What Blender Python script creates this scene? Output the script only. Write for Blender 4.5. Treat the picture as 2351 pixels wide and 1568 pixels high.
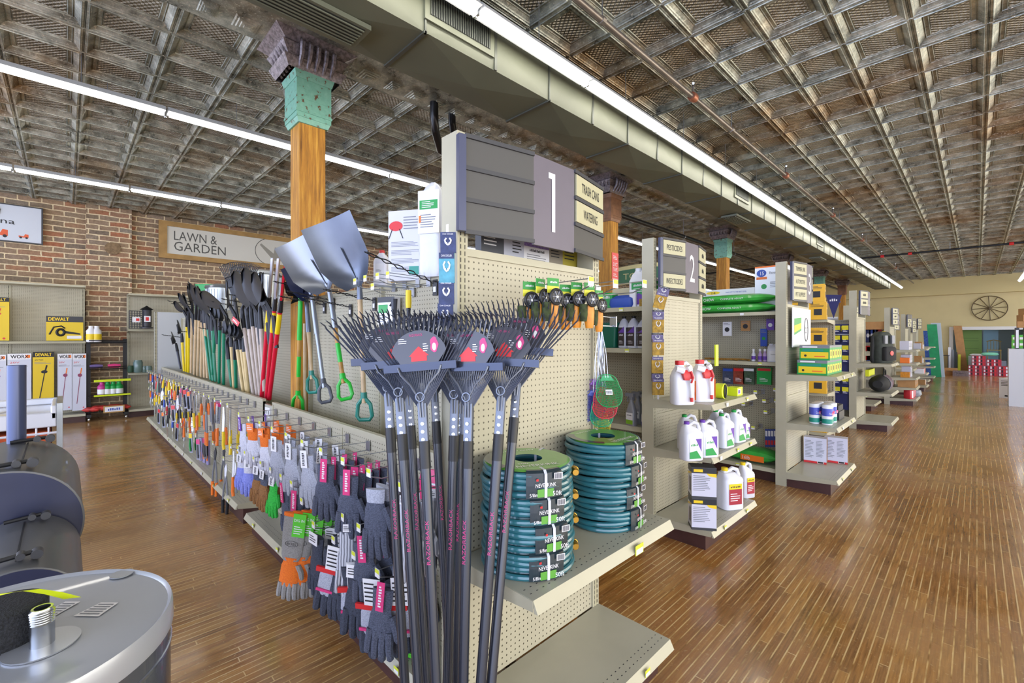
import bpy, bmesh, math, random
from mathutils import Matrix, Vector
random.seed(7)
PI = math.pi
for o in list(bpy.data.objects): bpy.data.objects.remove(o)
S = bpy.context.scene
COL = S.collection
# ---------------------------------------------------------------- camera
CAMZ = 1.55
YAW = math.atan2(1067.5, 1046.0)
cd = bpy.data.cameras.new('camera'); cam = bpy.data.objects.new('camera', cd); COL.objects.link(cam)
cam.location = (0, 0, CAMZ); cam.rotation_euler = (PI/2, 0, YAW)
cd.sensor_width = 36; cd.lens = 36*1046/2351; cd.shift_y = -11/2351; cd.clip_start = .05; cd.clip_end = 200
S.camera = cam
# ---------------------------------------------------------------- light and exposure
S.view_settings.view_transform = 'Standard'; S.view_settings.look = 'None'
S.view_settings.gamma = 1; S.view_settings.use_curve_mapping = False
S.view_settings.exposure = 1.28
w = bpy.data.worlds.new('daylight'); S.world = w; w.use_nodes = True
_n = w.node_tree.nodes; _l = w.node_tree.links
_tc = _n.new('ShaderNodeTexCoord'); _sp = _n.new('ShaderNodeSeparateXYZ'); _l.new(_tc.outputs['Generated'], _sp.inputs[0])
_rp = _n.new('ShaderNodeValToRGB'); _mr = _n.new('ShaderNodeMapRange'); _mr.inputs[1].default_value = -1; _mr.inputs[2].default_value = .6; _l.new(_sp.outputs[1], _mr.inputs[0]); _l.new(_mr.outputs[0], _rp.inputs[0])
_rp.color_ramp.elements[0].color = (.60, .70, 1, 1); _rp.color_ramp.elements[1].color = (1, .93, .78, 1)   # cool street side, warm shop side
_l.new(_rp.outputs[0], _n['Background'].inputs[0]); _n['Background'].inputs[1].default_value = 2.6
TUBE_POWER = 6.0      # fluorescent tubes, see light_fixture
CEIL = 4.1
# ---------------------------------------------------------------- surveying helpers: sight line from the station point onto a real plane
def _ray(px, py):
    a = (px-1175.5)/1046; t = YAW
    return (-math.sin(t)+math.cos(t)*a, math.cos(t)+math.sin(t)*a, (773-py)/1046)
def onz(px, py, z):
    r = _ray(px, py); s = (z-CAMZ)/r[2]; return Vector((r[0]*s, r[1]*s, z))
def onx(px, py, x):
    r = _ray(px, py); s = x/r[0]; return Vector((x, r[1]*s, CAMZ+r[2]*s))
def ony(px, py, y):
    r = _ray(px, py); s = y/r[1]; return Vector((r[0]*s, y, CAMZ+r[2]*s))
def ond(px, py, d):
    r = _ray(px, py); return Vector((r[0]*d, r[1]*d, CAMZ+r[2]*d))
# ---------------------------------------------------------------- materials
def srgb(c):
    if isinstance(c, str): c = [int(c[i:i+2], 16)/255 for i in (0, 2, 4)]
    return tuple((x/12.92 if x <= .04045 else ((x+.055)/1.055)**2.4) for x in c)+(1,)
_M = {}
def base(name):
    m = bpy.data.materials.new(name); m.use_nodes = True
    return m, m.node_tree.nodes, m.node_tree.links, m.node_tree.nodes['Principled BSDF']
def mat(name, col, rough=.5, metal=0, var=0, scale=8, coat=0, emit=0, trans=0, bump=0, col2=None):
    if name in _M: return _M[name]
    m, N, L, b = base(name)
    c = srgb(col); b.inputs['Base Color'].default_value = c
    b.inputs['Roughness'].default_value = rough; b.inputs['Metallic'].default_value = metal
    b.inputs['Coat Weight'].default_value = coat
    if trans: b.inputs['Transmission Weight'].default_value = trans
    if emit:
        b.inputs['Emission Color'].default_value = c; b.inputs['Emission Strength'].default_value = emit
    if var or col2 or bump:
        tc = N.new('ShaderNodeTexCoord'); n = N.new('ShaderNodeTexNoise'); n.inputs['Scale'].default_value = scale; n.inputs['Detail'].default_value = 5
        L.new(tc.outputs['Object'], n.inputs['Vector'])
        if var or col2:
            r = N.new('ShaderNodeValToRGB'); L.new(n.outputs['Fac'], r.inputs[0]); L.new(r.outputs[0], b.inputs['Base Color'])
            c2 = srgb(col2) if col2 else tuple(x*(1-var) for x in c[:3])+(1,)
            r.color_ramp.elements[0].position = .35; r.color_ramp.elements[0].color = c2
            r.color_ramp.elements[1].position = .65; r.color_ramp.elements[1].color = c
        if bump:
            bp = N.new('ShaderNodeBump'); bp.inputs['Strength'].default_value = bump; bp.inputs['Distance'].default_value = .01
            L.new(n.outputs['Fac'], bp.inputs['Height']); L.new(bp.outputs[0], b.inputs['Normal'])
    _M[name] = m; return m
def mth(N, L, op, a, b=None, c=None):
    n = N.new('ShaderNodeMath'); n.operation = op
    for i, v in enumerate((a, b, c)):
        if v is None: continue
        if hasattr(v, 'links'): L.new(v, n.inputs[i])
        else: n.inputs[i].default_value = v
    return n.outputs[0]
def mixc(N, L, f, a, b, mode='MIX'):
    n = N.new('ShaderNodeMix'); n.data_type = 'RGBA'; n.blend_type = mode
    for s, v in ((n.inputs[0], f), (n.inputs[6], a), (n.inputs[7], b)):
        if hasattr(v, 'links'): L.new(v, s)
        else: s.default_value = v
    return n.outputs[2]
def noise(N, L, vec, scale, detail=4, rough=.5):
    n = N.new('ShaderNodeTexNoise'); n.inputs['Scale'].default_value = scale; n.inputs['Detail'].default_value = detail; n.inputs['Roughness'].default_value = rough
    L.new(vec, n.inputs['Vector']); return n.outputs['Fac']
def ramp(N, L, f, stops):
    r = N.new('ShaderNodeValToRGB'); L.new(f, r.inputs[0]); e = r.color_ramp.elements
    while len(e) < len(stops): e.new(.5)
    for i, (p, c) in enumerate(stops): e[i].position = p; e[i].color = c if len(c) == 4 else srgb(c)
    return r.outputs[0]
def bumpn(N, L, b, h, strength, dist, prev=None):
    bp = N.new('ShaderNodeBump'); bp.inputs['Strength'].default_value = strength; bp.inputs['Distance'].default_value = dist
    L.new(h, bp.inputs['Height']); L.new(bp.outputs[0], b.inputs['Normal']); return bp
def pegmat(name, col, hole=.15, hcol='55503f', slots=False):
    m, N, L, b = base(name); uv = N.new('ShaderNodeUVMap'); b.inputs['Roughness'].default_value = .42
    s = N.new('ShaderNodeVectorMath'); s.operation = 'SCALE'; s.inputs[3].default_value = 1/.0254; L.new(uv.outputs[0], s.inputs[0])
    f = N.new('ShaderNodeVectorMath'); f.operation = 'FRACTION'; L.new(s.outputs[0], f.inputs[0])
    d = N.new('ShaderNodeVectorMath'); d.operation = 'SUBTRACT'; d.inputs[1].default_value = (.5, .5, 0); L.new(f.outputs[0], d.inputs[0])
    if slots:
        sp = N.new('ShaderNodeSeparateXYZ'); L.new(d.outputs[0], sp.inputs[0])
        k = mth(N, L, 'MULTIPLY', mth(N, L, 'LESS_THAN', mth(N, L, 'ABSOLUTE', sp.outputs[0]), .2), mth(N, L, 'LESS_THAN', mth(N, L, 'ABSOLUTE', sp.outputs[1]), .33))
    else:
        l = N.new('ShaderNodeVectorMath'); l.operation = 'LENGTH'; L.new(d.outputs[0], l.inputs[0])
        k = mth(N, L, 'LESS_THAN', l.outputs[1], hole)
    tc = N.new('ShaderNodeTexCoord'); nz = noise(N, L, tc.outputs['Object'], 3, 5)
    c = srgb(col); cc = ramp(N, L, nz, [(.3, tuple(x*.86 for x in c[:3])+(1,)), (.7, c)])
    L.new(mixc(N, L, k, cc, srgb(hcol)), b.inputs['Base Color'])
    h = mth(N, L, 'SUBTRACT', 1, k); bumpn(N, L, b, h, .6, .003)
    _M[name] = m; return m
# ---------------------------------------------------------------- mesh building
def frame(o, u, v):
    u = Vector(u).normalized(); v = Vector(v).normalized(); n = u.cross(v)
    return Matrix(((u.x, v.x, n.x, o[0]), (u.y, v.y, n.y, o[1]), (u.z, v.z, n.z, o[2]), (0, 0, 0, 1)))
def T(x=0, y=0, z=0): return Matrix.Translation((x, y, z))
def RZ(a): return Matrix.Rotation(a, 4, 'Z')
def RX(a): return Matrix.Rotation(a, 4, 'X')
def RY(a): return Matrix.Rotation(a, 4, 'Y')
_T = {}
def glyphs(s):
    if s not in _T:
        cu = bpy.data.curves.new('t', 'FONT'); cu.body = s; cu.size = 1; cu.align_x = 'LEFT'; cu.resolution_u = 2
        ob = bpy.data.objects.new('t', cu); me = bpy.data.meshes.new_from_object(ob)
        vs = [Vector((v.co.x, v.co.y, 0)) for v in me.vertices]; fs = [tuple(p.vertices) for p in me.polygons]
        bpy.data.objects.remove(ob); bpy.data.curves.remove(cu); bpy.data.meshes.remove(me)
        x0 = min([v.x for v in vs] or [0]); x1 = max([v.x for v in vs] or [1]); y0 = min([v.y for v in vs] or [0]); y1 = max([v.y for v in vs] or [1])
        _T[s] = (vs, fs, x0, x1, y0, y1)
    return _T[s]
UNREAD = {'IRONCLAD', 'SPRAY', 'KILLER', 'HOME', 'GARDEN ', 'CLEANER', 'GLUE', 'SOIL', 'DECOR', 'SAFETY', 'STORAGE', 'BRASS', 'VALVES', 'PIPE', 'PAINT', 'TAPE ', 'WIRE', 'BOXES', 'LAMPS', 'ELECTRIC', 'PHONE', 'TV', 'HEAT', 'DUCT ', 'FANS', 'ROLLERS', 'OPEN', 'LINE', 'GROUND CLEAR', '2/5.00', 'Organic', 'Glass Mulch'}
class MB:
    def __init__(s): s.v = []; s.f = []; s.mi = []; s.uv = []; s.mats = []
    def add(s, vs, fs, m, M=None, uvs=None):
        if m not in s.mats: s.mats.append(m)
        k = s.mats.index(m); n = len(s.v)
        vs = [Vector(v) for v in vs]
        loc = vs
        if M is not None: vs = [M @ v for v in vs]
        s.v += [tuple(v) for v in vs]
        for i, f in enumerate(fs):
            s.f.append(tuple(n+j for j in f)); s.mi.append(k)
            if uvs: s.uv.append([uvs[j] for j in f])
            else:
                a = loc[f[0]]; nn = Vector((0, 0, 0))
                for j in range(1, len(f)-1): nn += (loc[f[j]]-a).cross(loc[f[j+1]]-a)
                ax = max(range(3), key=lambda q: abs(nn[q]))
                p = ((1, 2), (0, 2), (0, 1))[ax]
                s.uv.append([(loc[j][p[0]], loc[j][p[1]]) for j in f])
        return s
    def box(s, c, d, m, M=None):
        x, y, z = c; a, b, e = d[0]/2, d[1]/2, d[2]/2
        vs = [(x+i*a, y+j*b, z+k*e) for k in (-1, 1) for j in (-1, 1) for i in (-1, 1)]
        return s.add(vs, [(0, 2, 3, 1), (4, 5, 7, 6), (0, 1, 5, 4), (2, 6, 7, 3), (0, 4, 6, 2), (1, 3, 7, 5)], m, M)
    def bx(s, p, q, m, M=None):
        return s.box([(p[i]+q[i])/2 for i in range(3)], [abs(q[i]-p[i]) for i in range(3)], m, M)
    def rect(s, x0, y0, x1, y1, m, M, z=0): return s.add([(x0, y0, z), (x1, y0, z), (x1, y1, z), (x0, y1, z)], [(0, 1, 2, 3)], m, M)
    def poly(s, pts, m, M, z=0): return s.add([(p[0], p[1], z) for p in pts], [tuple(range(len(pts)))], m, M)
    def prism(s, pts, z0, z1, m, M=None):
        n = len(pts); vs = [(p[0], p[1], z0) for p in pts]+[(p[0], p[1], z1) for p in pts]
        return s.add(vs, [tuple(range(n))[::-1], tuple(range(n, 2*n))]+[(i, (i+1) % n, n+(i+1) % n, n+i) for i in range(n)], m, M)
    def loft(s, rings, m, M=None, caps=True, closed=True):
        n = len(rings[0]); vs = [p for r in rings for p in r]; fs = []
        for k in range(len(rings)-1):
            for i in range(n if closed else n-1):
                j = (i+1) % n; fs.append((k*n+i, k*n+j, (k+1)*n+j, (k+1)*n+i))
        if caps: fs += [tuple(range(n))[::-1], tuple(range((len(rings)-1)*n, len(rings)*n))]
        return s.add(vs, fs, m, M)
    def lathe(s, prof, m, M=None, seg=16, sx=1, sy=1):
        return s.loft([[(r*sx*math.cos(2*PI*i/seg), r*sy*math.sin(2*PI*i/seg), z) for i in range(seg)] for r, z in prof], m, M)
    def cyl(s, p, q, r, m, r2=None, seg=10, M=None): return s.tube([p, q], [r, r if r2 is None else r2], m, seg, M)
    def tube(s, pts, r, m, seg=6, M=None, closed=False):
        pts = [Vector(p) for p in pts]; n = len(pts); rs = r if isinstance(r, (list, tuple)) else [r]*n
        rings = []; up = None
        for i in range(n):
            if closed: t = pts[(i+1) % n]-pts[i-1]
            else: t = pts[min(i+1, n-1)]-pts[max(i-1, 0)]
            t = t.normalized() if t.length > 0 else Vector((0, 0, 1))
            if up is None: up = Vector((0, 0, 1)) if abs(t.z) < .9 else Vector((1, 0, 0))
            a = t.cross(up)
            if a.length < 1e-6: a = t.cross(Vector((1, 0, 0)))
            a.normalize(); b = a.cross(t).normalized(); up = b
            rings.append([pts[i]+(a*math.cos(2*PI*k/seg)+b*math.sin(2*PI*k/seg))*rs[i] for k in range(seg)])
        if closed: rings.append(rings[0])
        return s.loft(rings, m, M, caps=not closed)
    def text(s, t, x, y, h, m, M, w=None, z=.0012, align='C', bold=False):
        if t in UNREAD:      # lettering too small to read in the photograph: word-like strokes only
            W = w or h*.6*len(t); n = max(3, len(t)); u = W/n
            for k in range(n): a = x-W/2+k*u+u*.12; s.rect(a, y-h*.42, a+u*.62, y+h*(.42 if k % 3 else .2), m, M, z)
            return s
        vs, fs, x0, x1, y0, y1 = glyphs(t)
        k = h/.73; kx = k
        if w: kx = w/max(1e-3, x1-x0)
        ox = -(x0+x1)/2 if align == 'C' else -x0
        pts = [((v.x+ox)*kx+x, v.y*k+y-h/2, z) for v in vs]
        s.add(pts, fs, m, M)
        if bold: s.add([(p[0]+h*.05, p[1], z+.0002) for p in pts], fs, m, M); s.add([(p[0], p[1]+h*.04, z+.0001) for p in pts], fs, m, M)
        return s
    def lines(s, x0, x1, y0, y1, n, m, M, z=.001, fill=.35, seed=1):
        R = random.Random(seed); st = (y1-y0)/n
        for i in range(n):
            yy = y1-(i+.5)*st; s.rect(x0, yy-st*fill/2, x0+(x1-x0)*R.uniform(.6, 1), yy+st*fill/2, m, M, z)
    def build(s, name, parent=None, smooth=True, loc=None, rotz=0, bevel=0):
        me = bpy.data.meshes.new(name); me.from_pydata(s.v, [], s.f)
        for m in s.mats: me.materials.append(m)
        me.polygons.foreach_set('material_index', s.mi)
        ul = me.uv_layers.new(name='UVMap'); fl = []
        for u in s.uv:
            for q in u: fl += [q[0], q[1]]
        ul.data.foreach_set('uv', fl)
        if smooth:
            me.polygons.foreach_set('use_smooth', [True]*len(s.f)); me.set_sharp_from_angle(angle=math.radians(38))
        me.update()
        o = bpy.data.objects.new(name, me); COL.objects.link(o)
        if parent: o.parent = parent
        if loc is not None: o.location = loc
        if rotz: o.rotation_euler = (0, 0, rotz)
        if bevel:
            b = o.modifiers.new('bevel', 'BEVEL'); b.width = bevel; b.segments = 2; b.limit_method = 'ANGLE'
        return o
def tag(o, label=None, cat=None, group=None, kind=None):
    for k, v in (('label', label), ('category', cat), ('group', group), ('kind', kind)):
        if v: o[k] = v
    return o
def thing(name, label, cat, loc=(0, 0, 0), rotz=0, group=None, rot=None):
    o = bpy.data.objects.new(name, None); COL.objects.link(o); o.location = loc; o.empty_display_size = .05
    o.rotation_euler = rot if rot else (0, 0, rotz)
    return tag(o, label, cat, group)
def dup(o, loc=None, rotz=None, label=None, group=None, parent=None, rot=None, scale=None):
    c = o.copy(); COL.objects.link(c)
    if parent: c.parent = parent
    if loc is not None: c.location = loc
    if rotz is not None: c.rotation_euler = (0, 0, rotz)
    if rot is not None: c.rotation_euler = rot
    if scale is not None: c.scale = scale
    if label: c['label'] = label
    if group: c['group'] = group
    for ch in list(KIDS.get(o.name, [])) or [x for x in o.children]: dup(ch, parent=c)
    return c
KIDS = {}
class Proto:
    """first placement uses the original, later ones copy it"""
    def __init__(s, o): s.o = o; s.used = False
    def put(s, loc, rotz=0, label=None, group=None, rot=None, scale=None):
        if not s.used:
            s.used = True; o = s.o; o.location = loc; o.rotation_euler = rot if rot else (0, 0, rotz)
            if scale is not None: o.scale = scale
            if label: o['label'] = label
            if group: o['group'] = group
            return o
        return dup(s.o, loc, rotz if not rot else None, label, group, rot=rot, scale=scale)
ORD = ['first', 'second', 'third', 'fourth', 'fifth', 'sixth', 'seventh', 'eighth', 'ninth', 'tenth', 'eleventh', 'twelfth', 'thirteenth', 'fourteenth', 'fifteenth', 'sixteenth', 'seventeenth', 'eighteenth', 'nineteenth', 'twentieth', 'twenty-first', 'twenty-second', 'twenty-third', 'twenty-fourth', 'twenty-fifth', 'twenty-sixth', 'twenty-seventh', 'twenty-eighth', 'twenty-ninth', 'thirtieth']
def od(i): return ORD[min(i, 29)]
def rrect(w, d, r, n=3, cx=0, cy=0):
    p = []
    for (sx, sy, a0) in ((1, 1, 0), (-1, 1, 90), (-1, -1, 180), (1, -1, 270)):
        for i in range(n+1):
            a = math.radians(a0+90*i/n); p.append((cx+sx*(w/2-r)+r*math.cos(a), cy+sy*(d/2-r)+r*math.sin(a)))
    return p
FRONT = lambda y: frame((0, y, 0), (1, 0, 0), (0, 0, 1))     # local face looking to -Y at depth y
RIGHTF = lambda x: frame((x, 0, 0), (0, 1, 0), (0, 0, 1))    # local face looking to +X
# ---------------------------------------------------------------- common materials
PUTTY = 'b5b097'
peg = pegmat('pegboard', 'b7b199'); slot = pegmat('slotted_upright', 'b0ab8e', slots=True, hcol='3c382c')
putty = mat('putty_enamel', PUTTY, .38, var=.1, scale=4); deckm = mat('deck_enamel', 'b2b09f', .35, var=.12, scale=3)
kick = mat('maroon_kick', '4b2f2d', .4, var=.35, scale=5)
black = mat('black', '17181b', .45); white = mat('white', 'e8e8ea', .4); ink = mat('ink', '26262a', .6); grey = mat('grey', '7d8088', .45)
dgrey = mat('dark_grey', '3b3c40', .5); chrome = mat('chrome', 'c8ccd2', .22, 1); wire = mat('zinc_wire', 'a9adb5', .3, .9)
yellow = mat('yellow', 'f0cf1c', .45); red = mat('red', 'd22a2c', .4); green = mat('green', '1f9a45', .4); orange = mat('orange', 'f07a22', .45)
blue = mat('blue', '2c50b0', .45); purple = mat('purple', '6a3fa8', .45); cardm = mat('cardboard', 'b98a55', .75, var=.15); pink = mat('pink', 'd83a7a', .45)
tagy = mat('tag_yellow', 'd9e23c', .5); teal = mat('teal', '1d8f7c', .4)
# ================================================================ the setting
def floor_mat():
    m, N, L, b = base('strip_floor'); tc = N.new('ShaderNodeTexCoord'); sp = N.new('ShaderNodeSeparateXYZ'); L.new(tc.outputs['Object'], sp.inputs[0])
    W = .041
    xs = mth(N, L, 'DIVIDE', sp.outputs[0], W); idx = mth(N, L, 'FLOOR', xs); fr = mth(N, L, 'SUBTRACT', xs, idx)
    wn = N.new('ShaderNodeTexWhiteNoise'); wn.noise_dimensions = '1D'; L.new(idx, wn.inputs['W'])
    ys = mth(N, L, 'ADD', mth(N, L, 'DIVIDE', sp.outputs[1], 1.15), mth(N, L, 'MULTIPLY', wn.outputs['Value'], 7.3))
    iy = mth(N, L, 'FLOOR', ys); fy = mth(N, L, 'SUBTRACT', ys, iy)
    cb = N.new('ShaderNodeCombineXYZ'); L.new(idx, cb.inputs[0]); L.new(iy, cb.inputs[1])
    w2 = N.new('ShaderNodeTexWhiteNoise'); w2.noise_dimensions = '2D'; L.new(cb.outputs[0], w2.inputs['Vector'])
    col = ramp(N, L, w2.outputs['Value'], [(0, '7a5226'), (.3, '9a6a2c'), (.65, 'b5853c'), (1, 'cda15a')])
    mp = N.new('ShaderNodeMapping'); mp.inputs['Scale'].default_value = (60, 3, 1); L.new(tc.outputs['Object'], mp.inputs[0])
    g = noise(N, L, mp.outputs[0], 1.6, 6, .6); col = mixc(N, L, .55, col, ramp(N, L, g, [(.3, '6a4a2c'), (.55, 'c99a5e'), (.8, 'f0cf98')]), 'MULTIPLY')
    col = mixc(N, L, .45, col, ramp(N, L, g, [(.3, '6b4420'), (.7, 'bb8c50')]))
    worn = noise(N, L, tc.outputs['Object'], .55, 5, .6)
    col = mixc(N, L, ramp(N, L, worn, [(.45, (0, 0, 0, 1)), (.7, (.75, .75, .75, 1))]), col, srgb('b89a72'))
    st = noise(N, L, tc.outputs['Object'], 1.1, 5, .65)
    col = mixc(N, L, ramp(N, L, st, [(.5, (0, 0, 0, 1)), (.75, (.8, .8, .8, 1))]), col, srgb('8f5018'))
    sc = noise(N, L, tc.outputs['Object'], 45, 3, .7)
    col = mixc(N, L, ramp(N, L, sc, [(.6, (0, 0, 0, 1)), (.75, (.5, .5, .5, 1))]), col, srgb('d8bb88'))
    e = mth(N, L, 'ABSOLUTE', mth(N, L, 'SUBTRACT', fr, .5)); seam = mth(N, L, 'GREATER_THAN', e, .43)
    e2 = mth(N, L, 'LESS_THAN', fy, .004); seam = mth(N, L, 'MAXIMUM', seam, e2)
    sn = noise(N, L, tc.outputs['Object'], 3.5, 3, .6)
    scol = ramp(N, L, sn, [(.38, '8a6434'), (.5, 'd8b577'), (.62, 'e2c58d')])
    L.new(mixc(N, L, mth(N, L, 'MULTIPLY', seam, .8), col, scol), b.inputs['Base Color'])
    L.new(ramp(N, L, worn, [(.35, (.16, .16, .16, 1)), (.7, (.34, .34, .34, 1))]), b.inputs['Roughness'])
    b.inputs['Coat Weight'].default_value = .35; b.inputs['Coat Roughness'].default_value = .12
    hh = mth(N, L, 'ADD', mth(N, L, 'MULTIPLY', w2.outputs['Value'], .5), mth(N, L, 'MULTIPLY', noise(N, L, tc.outputs['Object'], 14, 3), .6))
    bumpn(N, L, b, hh, .22, .004)
    return m
def brick_mat():
    m, N, L, b = base('old_brick'); tc = N.new('ShaderNodeTexCoord'); sp = N.new('ShaderNodeSeparateXYZ'); L.new(tc.outputs['Object'], sp.inputs[0])
    cb = N.new('ShaderNodeCombineXYZ'); L.new(mth(N, L, 'ADD', sp.outputs[1], sp.outputs[0]), cb.inputs[0]); L.new(sp.outputs[2], cb.inputs[1])
    nz = N.new('ShaderNodeTexNoise'); nz.inputs['Scale'].default_value = 5; L.new(tc.outputs['Object'], nz.inputs['Vector'])
    wv = N.new('ShaderNodeVectorMath'); wv.operation = 'MULTIPLY_ADD'; L.new(nz.outputs['Color'], wv.inputs[0]); wv.inputs[1].default_value = (.035, .03, 0); L.new(cb.outputs[0], wv.inputs[2])
    br = N.new('ShaderNodeTexBrick'); L.new(wv.outputs[0], br.inputs['Vector']); br.inputs['Scale'].default_value = 1
    br.inputs['Brick Width'].default_value = .30; br.inputs['Row Height'].default_value = .098; br.inputs['Mortar Size'].default_value = .012; br.inputs['Mortar Smooth'].default_value = .3; br.inputs['Bias'].default_value = 0
    br.inputs['Color1'].default_value = (0, 0, 0, 1); br.inputs['Color2'].default_value = (1, 1, 1, 1); br.inputs['Mortar'].default_value = (.5, .5, .5, 1)
    c = ramp(N, L, br.outputs['Color'], [(0, '7d7062'), (.25, '95806a'), (.5, 'a5876c'), (.7, '8d8578'), (.88, 'ad7c5e'), (1, 'b26a4a')])
    big = noise(N, L, tc.outputs['Object'], 1.2, 4); c = mixc(N, L, ramp(N, L, big, [(.4, (0, 0, 0, 1)), (.65, (.55, .55, .55, 1))]), c, srgb('a08767'))
    sm = noise(N, L, tc.outputs['Object'], 22, 4, .7); c = mixc(N, L, .6, c, ramp(N, L, sm, [(.3, '9a938c'), (.7, 'ffffff')]), 'MULTIPLY')
    mo = ramp(N, L, sm, [(.35, 'c9b18a'), (.7, 'e8d8b4')])
    L.new(mixc(N, L, br.outputs['Fac'], c, mo), b.inputs['Base Color']); b.inputs['Roughness'].default_value = .85
    h = mth(N, L, 'ADD', mth(N, L, 'SUBTRACT', 1, br.outputs['Fac']), mth(N, L, 'MULTIPLY', sm, .7)); bumpn(N, L, b, h, .8, .012)
    return m
def tin_mat(name='pressed_tin', pat=0):
    m, N, L, b = base(name); tc = N.new('ShaderNodeTexCoord'); v = tc.outputs['Object']
    n1 = noise(N, L, v, .55, 5, .65); n2 = noise(N, L, v, 5, 6, .75); n3 = noise(N, L, v, 55, 4, .7)
    c = ramp(N, L, n2, [(.3, '474b46'), (.5, '9a9f95'), (.68, 'd0d4c8')])
    br = ramp(N, L, n2, [(.3, '4c3b28'), (.55, '8f7148'), (.75, 'c4a676')])
    c = mixc(N, L, ramp(N, L, n1, [(.5, (0, 0, 0, 1)), (.66, (.9, .9, .9, 1))]), c, br)
    c = mixc(N, L, ramp(N, L, n3, [(.57, (0, 0, 0, 1)), (.66, (.8, .8, .8, 1))]), c, srgb('ded8c6'))
    if pat: c = mixc(N, L, .45, c, srgb('9a805a'))
    L.new(c, b.inputs['Base Color']); b.inputs['Metallic'].default_value = .5
    L.new(ramp(N, L, n2, [(.3, (.24, .24, .24, 1)), (.7, (.42, .42, .42, 1))]), b.inputs['Roughness'])
    if pat:
        sp = N.new('ShaderNodeSeparateXYZ'); L.new(v, sp.inputs[0])
        sx = mth(N, L, 'SINE', mth(N, L, 'MULTIPLY', sp.outputs[0], 2*PI/.05)); sy = mth(N, L, 'SINE', mth(N, L, 'MULTIPLY', sp.outputs[1], 2*PI/.04))
        bumpn(N, L, b, mth(N, L, 'ADD', mth(N, L, 'MULTIPLY', sx, sy), mth(N, L, 'MULTIPLY', n3, .7)), 1, .02)
    else: bumpn(N, L, b, mth(N, L, 'ADD', n3, n2), .5, .006)
    return m
FLOOR = floor_mat(); BRICK = brick_mat(); TIN = tin_mat(); TINP = tin_mat('pressed_tin_pattern', 1)
cream = mat('cream_paint', 'c9b985', .7, var=.06, scale=1.5)
XL, XR, YB, YF = -12.0, 7.0, 27.3, -6.0
def st(name, mb, **k): return tag(mb.build(name, **k), kind='structure')
mb = MB(); mb.bx((XL-.3, YF, -.1), (XR+.3, 33, 0), FLOOR); st('floor', mb)
mb = MB(); mb.bx((XL-.3, YF, 0), (XL, YB, CEIL+.1), BRICK)
st('wall_left', mb)
mb = MB(); mb.bx((XL, .28, 0), (XL+.12, .95, CEIL), BRICK); mb.bx((XL, 6.6, 0), (XL+.12, 7.3, CEIL), BRICK); st('trim_1', mb)
# flue cover in the brickwork
mb = MB(); M = frame((XL+.125, .66, 3.28), (0, 1, 0), (0, 0, 1)); mb.lathe([(.1, 0), (.12, .0), (.12, .02), (.09, .025), (.0, .02)], mat('old_mortar', '8b7355', .9, var=.4, scale=30), M, 20)
tag(mb.build('flue_cover'), 'small round mortared flue plug high in the brick pilaster', 'flue cover')
# back wall with a wide opening
ox0, ox1, oz = -.72, 1.6, 1.84
mb = MB(); mb.bx((XL, YB, 0), (ox0, YB+.2, CEIL), cream); mb.bx((ox1, YB, 0), (XR, YB+.2, CEIL), cream); mb.bx((ox0, YB, oz), (ox1, YB+.2, CEIL), cream)
st('wall_back', mb)
mb = MB(); mb.bx((XL, YB-.35, 3.35), (XR, YB, CEIL), mat('cream_soffit', 'bfae78', .7)); st('trim_2', mb)
mb = MB(); wp = mat('white_trim', 'd8d6cf', .5)
mb.bx((ox0-.12, YB-.03, 0), (ox0, YB, oz+.13), wp); mb.bx((ox0, YB-.03, oz), (ox1+.1, YB, oz+.13), wp); st('trim_3', mb)
mb = MB(); bw = mat('back_room_wall', '9db0b8', .7); mb.bx((-3, 31.5, 0), (4, 31.6, 3.4), bw); mb.bx((-3.1, YB+.2, 0), (-3, 31.5, 3.4), bw); mb.bx((4, YB+.2, 0), (4.1, 31.5, 3.4), bw); mb.bx((-3, YB+.2, 3.3), (4, 31.5, 3.4), bw); st('wall_storeroom', mb)
# ceiling: pressed tin coffers as real relief
def coffers(x0, x1, y0, y1, px, py, mb):
    nx = round((x1-x0)/px); ny = round((y1-y0)/py)
    rings = [(0, 0), (.004, .008), (.009, 0), (.02, 0), (.023, -.008), (.028, 0), (.034, .004), (.04, .012), (.066, .034), (.07, .026), (.074, .034), (.094, .034), (.098, .024), (.103, .032), (.107, .028)]
    for i in range(nx):
        for j in range(ny):
            cx = x0+(i+.5)*px; cy = y0+(j+.5)*py; vs = []
            for ins, dz in rings:
                a = px/2-ins; b = py/2-ins*1.0
                vs += [(cx-a, cy-b, CEIL-.035+dz), (cx+a, cy-b, CEIL-.035+dz), (cx+a, cy+b, CEIL-.035+dz), (cx-a, cy+b, CEIL-.035+dz)]
            fs = []
            for k in range(len(rings)-1):
                for q in range(4): r = (q+1) % 4; fs.append((k*4+r, k*4+q, (k+1)*4+q, (k+1)*4+r))
            mb.add(vs, fs, TIN)
            k = len(rings)*4-4; mb.add(vs[k:], [(3, 2, 1, 0)], TINP)
mb = MB(); PX, PY = .437, .5185
coffers(-3.45+.02, -3.43+24*PX, -3.0, -3.0+59*PY, PX, PY, mb)
coffers(-4.25-18*PX+.02, -4.23, -3.0, -3.0+59*PY, PX, PY, mb)
mb.bx((XL-.2, YF, CEIL), (XR+.2, YB, CEIL+.15), TIN)
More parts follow.
